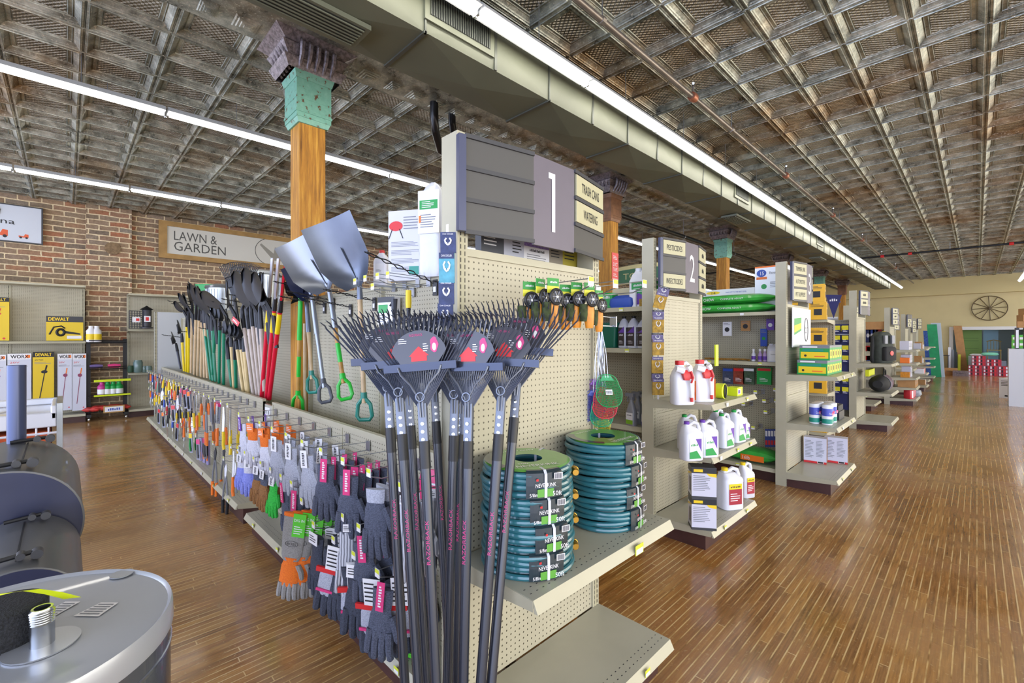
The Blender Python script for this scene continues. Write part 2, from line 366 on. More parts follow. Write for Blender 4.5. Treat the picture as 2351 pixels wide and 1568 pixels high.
# beam strip over the column line, with pressed rosettes
for j in range(int(30/.26)):
    y = -3+j*.26
    for (a, dz) in ((0, -.06), (.03, -.075)):
        pass
    mb.bx((-4.23, y, CEIL-.06), (-3.45, y+.26, CEIL), TIN)
    for xx in (-3.6, -4.07):
        M = frame((xx, y+.13, CEIL-.061), (1, 0, 0), (0, -1, 0)); h = .09 if j % 2 else .06
        for q, s_ in enumerate((1, .75, .5, .25)):
            mb.add([(-.09*s_, -h*s_, .0+.008*q), (.09*s_, -h*s_, .008*q), (.09*s_, h*s_, .008*q), (-.09*s_, h*s_, .008*q), (-.08*s_, -h*s_*.9, .008*q+.008), (.08*s_, -h*s_*.9, .008*q+.008), (.08*s_, h*s_*.9, .008*q+.008), (-.08*s_, h*s_*.9, .008*q+.008)],
                   [(4, 5, 6, 7), (0, 1, 5, 4), (1, 2, 6, 5), (2, 3, 7, 6), (3, 0, 4, 7)], TIN, M)
st('ceiling', mb, smooth=False)
# ================================================================ columns
def wood_mat(name, a, b_, c):
    m, N, L, b = base(name); tc = N.new('ShaderNodeTexCoord'); mp = N.new('ShaderNodeMapping'); mp.inputs['Scale'].default_value = (22, 22, 1.6); L.new(tc.outputs['Object'], mp.inputs[0])
    n = noise(N, L, mp.outputs[0], 1.3, 7, .65); L.new(ramp(N, L, n, [(.28, a), (.5, b_), (.72, c)]), b.inputs['Base Color']); b.inputs['Roughness'].default_value = .6
    bumpn(N, L, b, n, .7, .01); return m
post_wood = wood_mat('pine_post', '6a4214', 'b47a24', 'dba640')
m, N, L, b = base('chipped_green_paint'); tc = N.new('ShaderNodeTexCoord'); n = noise(N, L, tc.outputs['Object'], 26, 3, .6)
L.new(ramp(N, L, n, [(.30, '5a3a22'), (.36, '6c5034'), (.38, '6ea38c'), (.8, '82b49c')]), b.inputs['Base Color']); b.inputs['Roughness'].default_value = .5; GREENP = m
brownp = mat('brown_capital', '8a5f40', .5, var=.35, scale=12); castm = mat('cast_iron_leaf', '9a9093', .4, .4, var=.6, scale=40, bump=.6)
def column(Y, capm, what, cx=-4.11):
    t = thing('column', what, 'column', (cx, Y, 0))
    mb = MB(); mb.box((0, 0, 1.72), (.22, .22, 3.44), post_wood); mb.build('shaft', t, bevel=.006)
    mb = MB(); s = .135
    for (h0, h1, a, b2) in ((3.36, 3.4, .125, .14), (3.4, 3.72, .145, .145), (3.72, 3.78, .15, .165)):
        mb.loft([[(q*a, r*a, h0) for q, r in ((-1, -1), (1, -1), (1, 1), (-1, 1))], [(q*b2, r*b2, h1) for q, r in ((-1, -1), (1, -1), (1, 1), (-1, 1))]], capm)
    mb.box((0, 0, 3.45), (.302, .302, .02), capm); mb.box((0, 0, 3.56), (.296, .296, .008), capm)
    mb.build('capital', t, smooth=False)
    mb = MB(); prof = [(.165, 3.78), (.175, 3.8), (.2, 3.86), (.17, 3.88), (.21, 3.96), (.19, 3.98), (.26, 4.04)]
    for k in range(len(prof)-1):
        (a, z0), (b2, z1) = prof[k], prof[k+1]
        mb.loft([[(q*a, r*a*1.3, z0) for q, r in ((-1, -1), (1, -1), (1, 1), (-1, 1))], [(q*b2, r*b2*1.3, z1) for q, r in ((-1, -1), (1, -1), (1, 1), (-1, 1))]], castm, caps=False)
    for sd in range(4):
        for i in range(-2, 3):
            a = sd*PI/2; M = RZ(a) @ T(i*.065, -.2, 3.9); mb.tube([(0, .03, -.1), (0, -.03, -.02), (0, -.05, .06), (0, -.02, .1)], [.012, .02, .022, .008], castm, 6, M)
    mb.build('corbel', t)
    return t
column(1.52, GREENP, 'wooden post with chipped green capital rising from the shovel trough')
c2 = column(6.18, brownp, 'wooden post with brown capital wearing the red duct tape notice')
column(10.86, GREENP, 'wooden post with green capital behind the pesticides aisle sign')
column(15.5, brownp, 'fourth wooden post with brown capital, behind the stacked dog food bags')
column(20.1, GREENP, 'wooden post with green capital behind the automotive aisle sign')
column(24.2, brownp, 'farthest wooden post, against the cream back wall')
mb = MB(); M = RIGHTF(0); notice = mat('salmon_notice', 'e8605c', .5)
mb.box((-.003, 0, 0), (.006, .18, .42), notice)
mb.rect(-.08, -.2, .08, -.195, white, M, .001); mb.text('DUCT', 0, .03, .06, white, M, w=.12); mb.text('TAPE', 0, -.05, .06, white, M, w=.12); mb.lines(-.06, .06, .1, .17, 3, white, M); mb.lines(-.06, .06, -.17, -.11, 2, white, M)
tag(mb.build('notice', loc=(-3.99, 6.19, 2.66)), 'salmon red duct tape notice fixed to the wooden post', 'notice')
# ================================================================ ceiling services
ductm = mat('galvanised_duct', '6b6e5c', .5, .15, var=.25, scale=1.3); ductd = mat('duct_joint', '54574f', .4, .4)
grille = mat('grille_dark', '1f211f', .5)
dt = thing('air_duct', 'long rectangular galvanised air duct with cross-creased panels under the ceiling', 'duct', (0, 0, 0))
dx0, dx1, dz0, dz1 = -3.0, -2.5, 3.52, 3.97
mb = MB(); y = -2.0; n = 0
while y < 24.2:
    y1 = min(y+1.22, 24.3)
    cx, cy = (dx0+dx1)/2, (y+y1)/2
    mb.add([(dx0, y, dz0), (dx1, y, dz0), (dx1, y1, dz0), (dx0, y1, dz0), (cx, cy, dz0-.028)], [(1, 0, 4), (2, 1, 4), (3, 2, 4), (0, 3, 4)], ductm)
    cz = (dz0+dz1)/2
    mb.add([(dx1, y, dz0), (dx1, y, dz1), (dx1, y1, dz1), (dx1, y1, dz0), (dx1+.01, cy, cz)], [(1, 0, 4), (2, 1, 4), (3, 2, 4), (0, 3, 4)], ductm)
    mb.add([(dx0, y, dz0), (dx0, y1, dz0), (dx0, y1, dz1), (dx0, y, dz1)], [(0, 1, 2, 3)], ductm)
    y = y1
mb.bx((dx0, 24.28, dz0), (dx1, 24.3, dz1), ductd); mb.bx((dx0+.002, -2, dz1-.01), (dx1-.002, 24.3, dz1), ductm)
mb.build('duct_panel', dt, smooth=False)
y = -2.0
while y < 24.3:
    mb = MB(); mb.bx((dx0-.01, y-.012, dz0-.012), (dx1+.012, y+.012, dz0+.004), ductd); mb.bx((dx1-.004, y-.006, dz0-.012), (dx1+.012, y+.006, dz1), ductd)
    mb.build('duct_joint', dt, smooth=False)
    mb = MB(); mb.bx((dx1, y+.6, dz0), (dx1+.012, y+.625, dz1), ductd); mb.build('duct_brace', dt, smooth=False); y += 1.22
def vent_side(y):
    mb = MB(); mb.bx((dx1, y-.3, 3.6), (dx1+.02, y+.3, 3.86), ductm); mb.bx((dx1+.02, y-.26, 3.64), (dx1+.022, y+.26, 3.82), grille)
    for i in range(26): mb.bx((dx1+.02, y-.26+i*.02, 3.64), (dx1+.03, y-.254+i*.02, 3.82), ductd)
    mb.build('side_grille', dt, smooth=False)
def vent_low(y):
    mb = MB(); mb.bx((-2.9, y-.32, dz0-.05), (-2.66, y+.32, dz0-.02), ductm); mb.bx((-2.88, y-.29, dz0-.052), (-2.68, y+.29, dz0-.05), grille)
    for i in range(7): mb.bx((-2.88+i*.03, y-.29, dz0-.06), (-2.872+i*.03, y+.29, dz0-.05), ductm)
    mb.build('bottom_grille', dt, smooth=False)
vent_side(1.95); vent_side(7.3); vent_side(12.2); vent_side(17); vent_low(1.05); vent_low(7.9); vent_low(13.4)
# light fixtures
tubem = mat('fluorescent_tube', 'fffaf0', .5, emit=TUBE_POWER); fixm = mat('fixture_enamel', 'b9bcbf', .35)
def fixture():
    t = thing('light_fixture', '', 'light fixture', group='')
    mb = MB(); mb.add([(-.07, -.6, 0), (.07, -.6, 0), (.07, .6, 0), (-.07, .6, 0), (-.035, -.6, .05), (.035, -.6, .05), (.035, .6, .05), (-.035, .6, .05)], [(3, 2, 1, 0), (4, 5, 6, 7), (0, 1, 5, 4), (1, 2, 6, 5), (2, 3, 7, 6), (3, 0, 4, 7)], fixm)
    mb.build('housing', t, smooth=False)
    mb = MB(); mb.loft([[(math.cos(a)*.042, yy, math.sin(a)*.03-.004) for a in [PI+PI*i/8 for i in range(9)]] for yy in (-.585, .585)], tubem, caps=True, closed=True); mb.build('lamp_tube', t)
    mb = MB(); mb.box((0, .6, -.012), (.05, .018, .06), chrome); mb.tube([(0, .6, -.03), (0, .605, -.05)], .008, chrome); mb.build('connector', t, smooth=False)
    mb = MB(); mb.cyl((0, 0, .05), (0, 0, CEIL-3.72), .0035, wire, seg=5); mb.build('hanger', t)
    return t
FX = Proto(fixture())
rows = [(-2.33, 3.72, .13, 22, 'beside the air duct'), (-5.6, 3.76, -2.34, 24, 'in the row left of the posts'), (-9.2, 3.84, -2.34, 24, 'in the row nearest the brick wall'), (1.16, 3.72, 1.4, 21, 'in the row right of the open aisle')]
for (x, z, y0, n, wh) in rows:
    for k in range(n):
        if y0+k*1.22+.6 > 26.9: break
        FX.put((x, y0+k*1.22, z), 0, 'strip light %s, %s from the front' % (wh, od(k)), 'fluorescent strips '+wh)
for k in range(2): FX.put((-.6+1.4*k, 29.5, 2.9), 0, 'strip light inside the storeroom, %s one' % ('left', 'right')[k], 'storeroom strip lights')
# pipes
pipem = mat('iron_pipe', '8a8178', .35, .6, var=.3, scale=6); pipeb = mat('dark_pipe', '2e2f30', .45, .4)
t = thing('sprinkler_pipe', 'brown iron sprinkler pipe hung along the ceiling beside the strip lights', 'pipe', (0, 0, 0))
mb = MB(); mb.cyl((-1.95, -2, 3.9), (-1.95, 26.6, 3.9), .024, pipem); mb.build('pipe', t)
for y in (2.85, 5.4, 8.2, 11.2, 14.4, 17.6, 21): mb = MB(); mb.cyl((-1.95, y, 3.9), (-1.95, y, 4.1), .005, wire, seg=5); mb.lathe([(.0, -.03), (.03, -.02), (.03, .02), (0, .03)], pipem, frame((-1.95, y, 3.9), (1, 0, 0), (0, 0, 1)), 8); mb.build('hanger', t)
for y in (4.4, 7.5, 10.6, 13.8, 17, 20.2): mb = MB(); mb.lathe([(.04, -.04), (.045, 0), (.04, .04)], mat('copper_red', 'a0644a', .4, .5), frame((-1.95, y, 3.9), (1, 0, 0), (0, 0, 1)), 12); mb.cyl((-1.95, y, 3.9), (-1.95, y, 4.0), .012, pipem); mb.lathe([(.012, 4.0), (.024, 4.005), (.012, 4.02), (.018, 4.04), (.006, 4.06)], chrome, T(-1.95, y, 0), 8); mb.build('sprinkler_head', t)
t = thing('conduit_pipe', 'dark pipe crossing the ceiling from wall to wall near the back', 'pipe', (0, 0, 0))
mb = MB(); mb.cyl((-11.9, 16.75, 3.86), (6.9, 16.75, 3.86), .028, pipeb); mb.build('pipe', t)
for x in (-1.9, -1.3, .6): mb = MB(); mb.lathe([(.04, -.04), (.04, .04)], red, frame((x, 16.75, 3.86), (0, 1, 0), (0, 0, 1)), 10); mb.build('red_coupling', t)
for x in (-3.4, -.5, 1.8): mb = MB(); mb.cyl((x, 16.75, 3.86), (x, 16.75, 4.08), .006, wire, seg=5); mb.build('hanger', t)
t = thing('electrical_conduit', 'dark conduit running along the ceiling between the post row and the brick wall', 'pipe', (0, 0, 0))
mb = MB(); mb.cyl((-6.1, -3, 3.97), (-6.1, 27, 3.97), .03, pipeb); mb.build('pipe', t)
for y in (.3, 2.2, 4.4, 7, 10, 14): mb = MB(); mb.cyl((-6.1, y, 3.97), (-6.1, y, 4.1), .004, wire, seg=5); mb.build('hanger', t)
t = thing('drain_pipe', 'black drain pipe that drops from the ceiling and runs on above the aisle one sign', 'pipe', (0, 0, 0))
bp = mat('black_abs', '15161a', .3)
mb = MB(); mb.tube([(-4.04, 2.8, 4.1), (-4.04, 2.8, 3.9), (-4.1, 2.85, 3.79), (-4.36, 3.1, 3.72), (-4.42, 3.3, 3.7), (-4.42, 25, 3.7)], .045, bp, 12); mb.build('pipe', t)
mb = MB(); mb.tube([(-4.1, 3.08, 4.1), (-4.1, 3.08, 3.93), (-4.2, 3.2, 3.8), (-4.42, 3.5, 3.7)], .042, bp, 12); mb.build('branch', t)
for y in (3.9, 6.4, 9.5, 12.4): mb = MB(); mb.cyl((-4.42, y, 3.7), (-4.42, y, 4.1), .005, wire, seg=5); mb.lathe([(.05, -.012), (.05, .012)], wire, frame((-4.42, y, 3.7), (1, 0, 0), (0, 0, 1)), 12); mb.build('hanger', t)
# ================================================================ shelving
def plane_sign(parent, num, left, right, u0, wide=.9):
    """bowed aisle sign, local: looks to -Y, spans x 0..wide, z 0..0.35"""
def aisle_sign(label, num, left, right, loc, w=.92, h=.36):
    t = thing('aisle_sign', label, 'sign', loc, PI/2)
    sd = mat('sign_charcoal', '4c4b49', .5); sp = mat('sign_plum', '6b6570', .5, var=.1, scale=4); sc = mat('sign_cream', 'bab693', .55); edge = mat('sign_edge', '474c66', .35, .2)
    a = w*.35; b = w*.65; bow = .06
    pts = [(0, 0), (a, -bow), (b, -bow), (w, 0)]
    for k, (txt, nm) in enumerate(((left, 'left_leaf'), (None, 'number_panel'), (right, 'right_leaf'))):
        p, q = pts[k], pts[k+1]; L_ = math.hypot(q[0]-p[0], q[1]-p[1]); M = frame((p[0], p[1], 0), (q[0]-p[0], q[1]-p[1], 0), (0, 0, 1))
        mb = MB()
        if k == 1:
            mb.bx((0, -.012, -.01), (L_, h+.004, 0), sp, M)
            if num == '1': mb.poly([(L_*.34, h*.86), (L_*.5, h*.86), (L_*.5, h*.16), (L_*.42, h*.16), (L_*.42, h*.79), (L_*.34, h*.79)], white, M, .002)
            else: mb.text(num, L_/2, h/2, h*.6, white, M, w=L_*.38, z=.002)
            mb.build(nm, t, smooth=False); continue
        mb.bx((0, 0, -.014), (L_, h, 0), sd, M)
        for i in range(4): mb.bx((0, i*h/3-.008, 0), (L_, i*h/3+.008, .008), dgrey, M)
        if k == 0: mb.bx((-.03, 0, -.012), (.0, h, .012), edge, M)
        mb.build(nm, t, smooth=False)
        for i, s_ in enumerate(txt):
            if s_ is None: continue
            y0 = h-(i+1)*h/3+.012; y1 = h-i*h/3-.012; mb = MB()
            mb.bx((.012, y0, .001), (L_-.012, y1, .007), sc, M)
            if s_: mb.text(s_, L_/2, (y0+y1)/2, .046, ink, M, w=min(L_*.68, .019*len(s_)), z=.009)
            mb.build('name_plate', t, smooth=False)
    return t
def price_tags(mb, x0, x1, y, z, n, seed=0):
    R = random.Random(seed)
    for i in range(n):
        x = x0+(i+.5)*(x1-x0)/n+R.uniform(-.03, .03); M = FRONT(y-.002); mb.rect(x-.02, z-.014, x+.02, z+.014, tagy if R.random() < .7 else white, M); mb.rect(x-.017, z-.012, x+.017, z+.002, white, M, .0005)
def shelf_part(t, x0, x1, yf, yb, z, tags=0, seed=0, nm='shelf'):
    mb = MB(); mb.bx((x0, yf, z-.025), (x1, yb, z), deckm)
    M = T()
    for i in range(2):       # slotted rows near the front edge
        n = int((x1-x0)/.03)
        for k in range(n): mb.rect(x0+.02+k*.03, yf+.03+i*.03, x0+.028+k*.03, yf+.034+i*.03, dgrey, M, z+.0006)
    [mb.prism([(-yb, z-.07), (-yf, z-.036), (-yf, z-.001), (-yb, z-.001)], -.002 if q else 0, 0 if q else .002, putty, frame((xx, 0, 0), (0, -1, 0), (0, 0, 1))) for q, xx in ((0, x0), (1, x1))]
    s = mb.build(nm, t, smooth=False)
    mb = MB(); mb.add([(x0, yf, z), (x1, yf, z), (x1, yf-.02, z-.038), (x0, yf-.02, z-.038), (x0, yf-.004, z-.04), (x1, yf-.004, z-.04)], [(1, 0, 3, 2), (3, 4, 5, 2), (0, 4, 3), (1, 2, 5)], putty)
    if tags: price_tags(mb, x0, x1, yf-.018, z-.02, tags, seed)
    mb.build('price_rail', s, smooth=False)
def upright(t, x, y, z1, w=.05, d=.1):
    mb = MB(); mb.bx((x-w/2, y, 0), (x+w/2, y+d, z1), putty)
    mb.rect(x-w/2+.012, .0, x+w/2-.012, z1-.01, slot, FRONT(y-.001)); mb.build('upright', t, smooth=False)
def end_unit(label, Y0, Y1, xp, xf, shelves, ptop=1.86, deck=.15, utop=2.33, panels=True):
    """end display facing +X; local x runs along world +Y, local -y to world +X"""
    W = Y1-Y0; t = thing('end_shelving', label, 'shelving unit', (xp, Y0, 0), PI/2); D = xf-xp
    upright(t, .025, .0, utop); upright(t, W-.025, .0, utop)
    mb = MB(); mb.bx((.05, .01, deck), (W-.05, .03, ptop), peg); mb.bx((.05, .0, ptop), (W-.05, .04, ptop+.03), putty); mb.bx((.05, .0, ptop*.5-.004), (W-.05, .009, ptop*.5+.004), putty); mb.build('back_panel', t, smooth=False)
    shelf_part(t, 0, W, -D, 0, deck, 2, 3, 'base_deck')
    mb = MB(); mb.bx((.02, -D+.05, 0), (W-.02, 0, deck-.03), kick); mb.build('kick_plate', t, smooth=False)
    for i, (z, tg) in enumerate(shelves): shelf_part(t, 0, W, -D, 0, z, tg, i)
    return t
def side_unit(label, X0, X1, Yf, Yb, shelves, ztop=1.83, deck=.15, ndeck=True, name='wall_shelving', utop=None, nb=1, top=None, fdir=0):
    """bay run facing -Y (fdir 0) ; local x along world +X"""
    W = X1-X0; D = Yb-Yf; t = thing(name, label, 'shelving unit', (X0, Yb, 0) if fdir == 0 else (X0, Yb, 0), 0)
    n = nb
    for i in range(n+1): upright(t, .025+(W-.05)*i/n, -.0, utop or ztop, .05, .06)
    mb = MB(); mb.bx((.0, .01, deck), (W, .03, ztop), peg); mb.bx((0, .0, ztop), (W, .04, ztop+.02), putty); mb.build('back_panel', t, smooth=False)
    shelf_part(t, 0, W, -D, 0, deck, 2*n, 5, 'base_deck')
    mb = MB(); mb.bx((.0, -D+.04, 0), (W, 0, deck-.03), kick); mb.build('kick_plate', t, smooth=False)
    for i, (z, d, tg) in enumerate(shelves): shelf_part(t, 0.0, W, -d, 0, z, tg, i)
    return t
# ---- gondola 1 (lawn tools): end display + trough run
end_unit('end display of the watering aisle, holding the coiled hoses under the number 1 sign', 1.054, 1.97, -1.37, -.98, [(.716, 0)], ptop=1.86, deck=.17)
# tall uprights of the first unit already above; price card on its hose shelf
mb = MB(); mb.bx((-.03, -.0015, -.02), (.03, 0, .02), tagy); mb.rect(-.026, -.018, .026, .004, white, FRONT(-.002)); tag(mb.build('price_card', loc=(-.957, 1.66, .69), rotz=PI/2), 'small yellow and white price card on the hose shelf edge', 'price card')
def trough_unit(label, X0, X1):
    t = thing('tool_rack', label, 'shelving unit', (X0, 1.2, 0)); W = X1-X0
    mb = MB(); mb.bx((0, 0, .17), (W, .02, 1.0), peg); mb.bx((0, -.004, 1.0), (W, .024, 1.02), putty); mb.bx((0, -.003, .17), (W, 0, .19), putty)
    for x in (0, W/2, W-.02): mb.bx((x, -.004, .17), (x+.02, .02, 1.0), putty)
    mb.build('front_panel', t, smooth=False)
    shelf_part(t, 0, W, -.19, 0, .17, int(W*2), 7, 'base_deck')
    mb = MB(); mb.bx((0, -.15, 0), (W, 0, .14), kick); mb.build('kick_plate', t, smooth=False)
    mb = MB(); mb.bx((0, .02, .76), (W, .33, .78), deckm); mb.build('trough_floor', t, smooth=False)
    mb = MB(); mb.bx((0, .30, .3), (W, .32, 1.86), peg); mb.bx((0, .29, 1.86), (W, .34, 1.885), putty)
    mb.build('back_panel', t, smooth=False)
    for k in range(int(W/1.2)+1): upright(t, min(W-.03, .03+k*1.22), .275, 1.88, .04, .03)
    return t
trough_unit('near tool rack with work gloves below and hanging scoops above', -4.0, -1.42)
tr = trough_unit('far tool rack crowded with long-handled shovels above small garden tools', -10.0, -4.25)
mb = MB(); mb.bx((-.02, -.1, 0), (.02, .35, 1.98), mat('end_panel_grey', 'b9bcbe', .45)); mb.rect(-.1, 0, -.06, 1.98, slot, RIGHTF(.021)); mb.build('end_panel', tr, smooth=False)
mb = MB(); mb.bx((-4.24, 1.21, .74), (-4.02, 1.23, .98), deckm); mb.bx((-4.2, 1.2, .88), (-4.08, 1.21, .96), white); mb.rect(-4.18, .905, -4.16, .935, ink, FRONT(1.199)); mb.rect(-4.12, .905, -4.10, .935, ink, FRONT(1.199)); tag(mb.build('outlet_box', smooth=False), 'white electrical outlet box in the gap between the two tool racks', 'outlet')
aisle_sign('large number 1 aisle sign reading trash cans and watering', '1', ['', '', ''][:0]+[None, None, None], ['TRASH CANS', 'WATERING', None], (-1.345, 1.07, 1.945), .9, .36)
# ---- gondola 2
end_unit('end display holding the red-trigger sprayers and white jugs under the number 2 sign', 3.3, 4.21, -1.78, -1.33, [(1.06, 2), (.68, 3)])
side_unit('shelving bay with spray bottles, left of the pesticides end display', -4.4, -1.84, 3.34, 3.8, [(.79, .36, 3), (.42, .36, 3), (1.45, .36, 5), (1.8, .42, 5)], nb=2)
aisle_sign('number 2 aisle sign reading pesticides and insecticides', '2', ['PESTICIDES', None, 'INSECTICIDES'], ['GLUE', 'SOIL', 'DECOR'], (-1.74, 3.36, 1.93), .82, .4)
# ---- gondola 3
end_unit('end display holding the green and yellow boxes under the number 3 sign', 5.32, 6.23, -1.38, -.95, [(1.16, 2), (.66, 2)])
side_unit('shelving bay with the dog chow bags on top, left of the automotive end display', -4.6, -1.44, 5.36, 5.8, [(1.27, .3, 6), (1.82, .42, 4)], nb=2)
aisle_sign('number 3 aisle sign reading trimmer line, automotive, pet supplies', '3', ['TRIMMER LINE', 'AUTOMOTIVE', 'PET SUPPLIES'], ['', '', ''], (-1.34, 5.4, 1.93), .8, .4)
# ---- gondola 4 and beyond
end_unit('end display with a green backpack and striped duffel bag beyond the number 3 aisle', 9.5, 10.41, -1.42, -.97, [(1.1, 1), (.62, 1)])
side_unit('navy blue tool accessory bay left of the backpack end display', -4.4, -1.48, 9.56, 9.9, [(.5, .3, 3)], nb=2)
aisle_sign('aisle sign on the post above the green backpack', '4', ['SAFETY', 'STORAGE', None], ['', '', ''], (-1.38, 9.6, 1.93), .8, .4)
end_unit('end display with cardboard cartons and red bags, next past the backpack', 13.5, 14.4, -1.4, -.95, [(1.25, 1), (.95, 1), (.62, 1), (.4, 1)], utop=2.22, ptop=1.75)
side_unit('electrical supply bay left of the cartons end display', -4.2, -1.46, 13.56, 13.9, [(.62, .3, 3), (1.2, .3, 2)], nb=2, ztop=1.7)
aisle_sign('aisle sign with three plates above the cartons end display', '5', ['BRASS', 'VALVES', 'PIPE'], ['', '', ''], (-1.36, 13.6, 1.83), .8, .38)
end_unit('end display of white parts boxes, second past the backpack', 17.3, 18.2, -1.45, -1.0, [(1.2, 1), (.8, 1), (.5, 1)], utop=2.2, ptop=1.75)
aisle_sign('aisle sign with two plates above the white parts boxes', '6', [None, 'PAINT', 'TAPE '], ['', '', ''], (-1.41, 17.4, 1.83), .8, .36)
end_unit('farthest end display, beside the leaning green panels', 21.4, 22.3, -1.5, -1.05, [(1.2, 1), (.8, 1), (.5, 1)], utop=2.2, ptop=1.75)
aisle_sign('farthest aisle sign, beside the leaning green panels', '7', ['WIRE', 'BOXES', 'LAMPS'], ['', '', ''], (-1.46, 21.5, 1.83), .8, .36)
for k, (px, py, Y, txt, lb) in enumerate(((1952, 701, 11.9, ['ELECTRIC', 'PHONE', 'TV'], 'small aisle sign on a post seen just left of the backpack end display'), (2050, 722, 15.6, ['HEAT', 'DUCT ', 'FANS'], 'small aisle sign on a post just left of the cartons end display'), (2092, 735, 19.5, ['PAINT', 'ROLLERS', 'TAPE '], 'small aisle sign on a post between the two farthest end displays'))):
    p = ony(px, py, Y); zt = p.z
    end_unit('set-back shelving end that carries the '+lb[:45].split(' on ')[0]+(', left of the backpack', ', left of the cartons', ', between the far displays')[k], Y, Y+.9, p.x-.02, p.x+.4, [(1.2, 1), (.7, 1)], utop=zt, ptop=1.7)
    aisle_sign(lb, '', txt, ['', '', ''], (p.x+.02, Y+.1, zt-.4), .75, .38)
# ================================================================ rakes in front of the first rack
def rake_proto():
    t = thing('bow_rake', '', 'rake')
    handm = mat('fibreglass_handle', '252934', .32, coat=.3); tine = mat('rake_steel', '565c6c', .3, .55); ferr = mat('ferrule_steel', '6d727c', .4, .7)
    mb = MB(); mb.tube([(0, 0, 0), (0, 0, .4), (0, 0, 1.28)], [.0125, .0155, .0165], handm, 14)
    mb.cyl((0, 0, 1.2), (0, 0, 1.285), .0175, black, seg=14)
    Mt = frame((0, -.0172, .62), (0, 0, 1), (-1, 0, 0)); hp = mat('handle_print_pink', 'c23a78', .4)
    mb.text('RAZORBACK', .36, 0, .012, hp, Mt, w=.13, z=0); mb.build('handle', t)
    mb = MB(); mb.loft([rrectz(.03, .02, .004, z, 2) for z in (1.27, 1.275, 1.395, 1.405)], ferr)
    for i in range(3): mb.lathe([(.006, 0), (.006, .003), (0, .004)], chrome, frame((0, -.0105, 1.29+i*.025), (1, 0, 0), (0, 0, 1)), 8)
    mb.build('ferrule', t)
    mb = MB()
    n = 23; W0, W1, z0, z1 = .012, .2, 1.39, 1.685
    for i in range(n):
        a = (i-(n-1)/2)/((n-1)/2); x0 = a*W0; xm = a*.145; x1 = a*W1; zt = z1-abs(a)**2*.035
        pts = [(x0, 0, z0-.06), (x0, 0, z0), (xm*.75, .002, z0+.15), (x1, .004, zt), (x1*1.01, -.01, zt+.01), (x1*1.03, -.055, zt+.014)]
        mb.tube(pts, [.0022, .0022, .0024, .0028, .0026, .0014], tine, 4)
    mb.build('tines', t)
    mb = MB(); mb.add([(-.12, -.010, 1.51), (.12, -.010, 1.51), (.12, -.014, 1.535), (-.12, -.014, 1.535), (-.12, .008, 1.51), (.12, .008, 1.51), (.12, .008, 1.535), (-.12, .008, 1.535)], [(0, 1, 2, 3), (5, 4, 7, 6), (0, 4, 5, 1), (3, 2, 6, 7), (0, 3, 7, 4), (1, 5, 6, 2)], mat('brace_bar_paint', '3c4252', .22, .5))
    mb.build('brace_bar', t)
    mb = MB()
    for s_ in (-1, 1): mb.tube([(s_*.004, -.014, 1.36), (s_*.006, -.02, 1.42), (s_*.03, -.022, 1.465), (s_*.062, -.018, 1.5), (s_*.07, -.016, 1.522), (s_*.07, .006, 1.528)], .0034, ferr, 6)
    mb.tube([(.014*math.cos(a), -.024, 1.425+.014*math.sin(a)) for a in [2*PI*k/12 for k in range(12)]], .003, ferr, 5, closed=True)
    mb.build('brace_spring', t)
    mb = MB(); M = frame((0, -.012, 1.54), (1, 0, 0), (0, 0, 1)); cd_ = mat('rake_card', '2b2b36', .3, coat=.4); M = M @ Matrix.Diagonal((.74, 1.0, 1, 1))
    top = [(.125*math.cos(a), .018+.085*math.sin(a)) for a in [PI*.06+PI*.88*k/14 for k in range(15)]]
    mb.prism([(-.085, -.005), (.085, -.005)]+top, 0, .0012, cd_, M)
    mb.rect(-.035, .001, .035, .018, red, M, .002); mb.poly([(-.045, .018), (.045, .018), (.0, .05)], red, M, .002)
    mb.text('RAZORBACK', -.01, .088, .009, hp, M, w=.06, z=.0022); mb.lines(-.09, -.05, .06, .08, 3, white, M, .0022); mb.lines(.02, .045, .03, .06, 4, white, M, .0022)
    mb.poly([(.07+.018*math.cos(a)*(1+.15*math.cos(5*a)), .052+.026*math.sin(a)) for a in [2*PI*k/20 for k in range(20)]], hp, M, .0022)
    mb.poly([(.07+.009*math.cos(a), .045+.013*math.sin(a)) for a in [2*PI*k/12 for k in range(12)]], white, M, .0027)
    mb.build('label_card', t, smooth=False)
    mb = MB(); Mb = frame((0, -.0172, .02), (0, 0, 1), (-1, 0, 0)); mb.loft([[(.0176*math.cos(a), .0176*math.sin(a), z) for a in [2*PI*k/14 for k in range(14)]] for z in (.0, .13)], white, caps=False); mb.build('barcode_sleeve', t)
    return t
def rrectz(w, d, r, z, n=3, cx=0, cy=0): return [(x, y, z) for x, y in rrect(w, d, r, n, cx, cy)]
RK = Proto(rake_proto())
# socket pixel, lower pixel, distances, twist of the fan
rk = [(896, 985, 929, 1565, 1.60, 1.50, 6, 'leftmost bow rake of the bunch'), (923, 1000, 960, 1568, 1.53, 1.42, 8, 'bow rake second from the left, its brace bar in front'),
      (943, 980, 979, 1568, 1.70, 1.60, 0, 'bow rake behind the second from the left'), (974, 1016, 1001, 1568, 1.46, 1.36, 14, 'front bow rake with the large dark card facing out'),
      (1001, 970, 1023, 1363, 1.78, 1.72, -10, 'slim-looking rear bow rake in front of the pink packet'), (1042, 1003, 1027, 1568, 1.56, 1.48, 10, 'middle bow rake left of the second card'),
      (1056, 1000, 1048, 1568, 1.66, 1.58, 16, 'bow rake hidden between the two middle ones'), (1075, 1016, 1064, 1568, 1.47, 1.37, 24, 'bow rake whose tilted brace bar sits right of centre'),
      (1145, 1000, 1104, 1568, 1.50, 1.37, 12, 'bow rake second from the right, leaning over the hoses'), (1180, 962, 1128, 1568, 1.58, 1.39, 6, 'rightmost bow rake with a white barcode sleeve at its foot')]
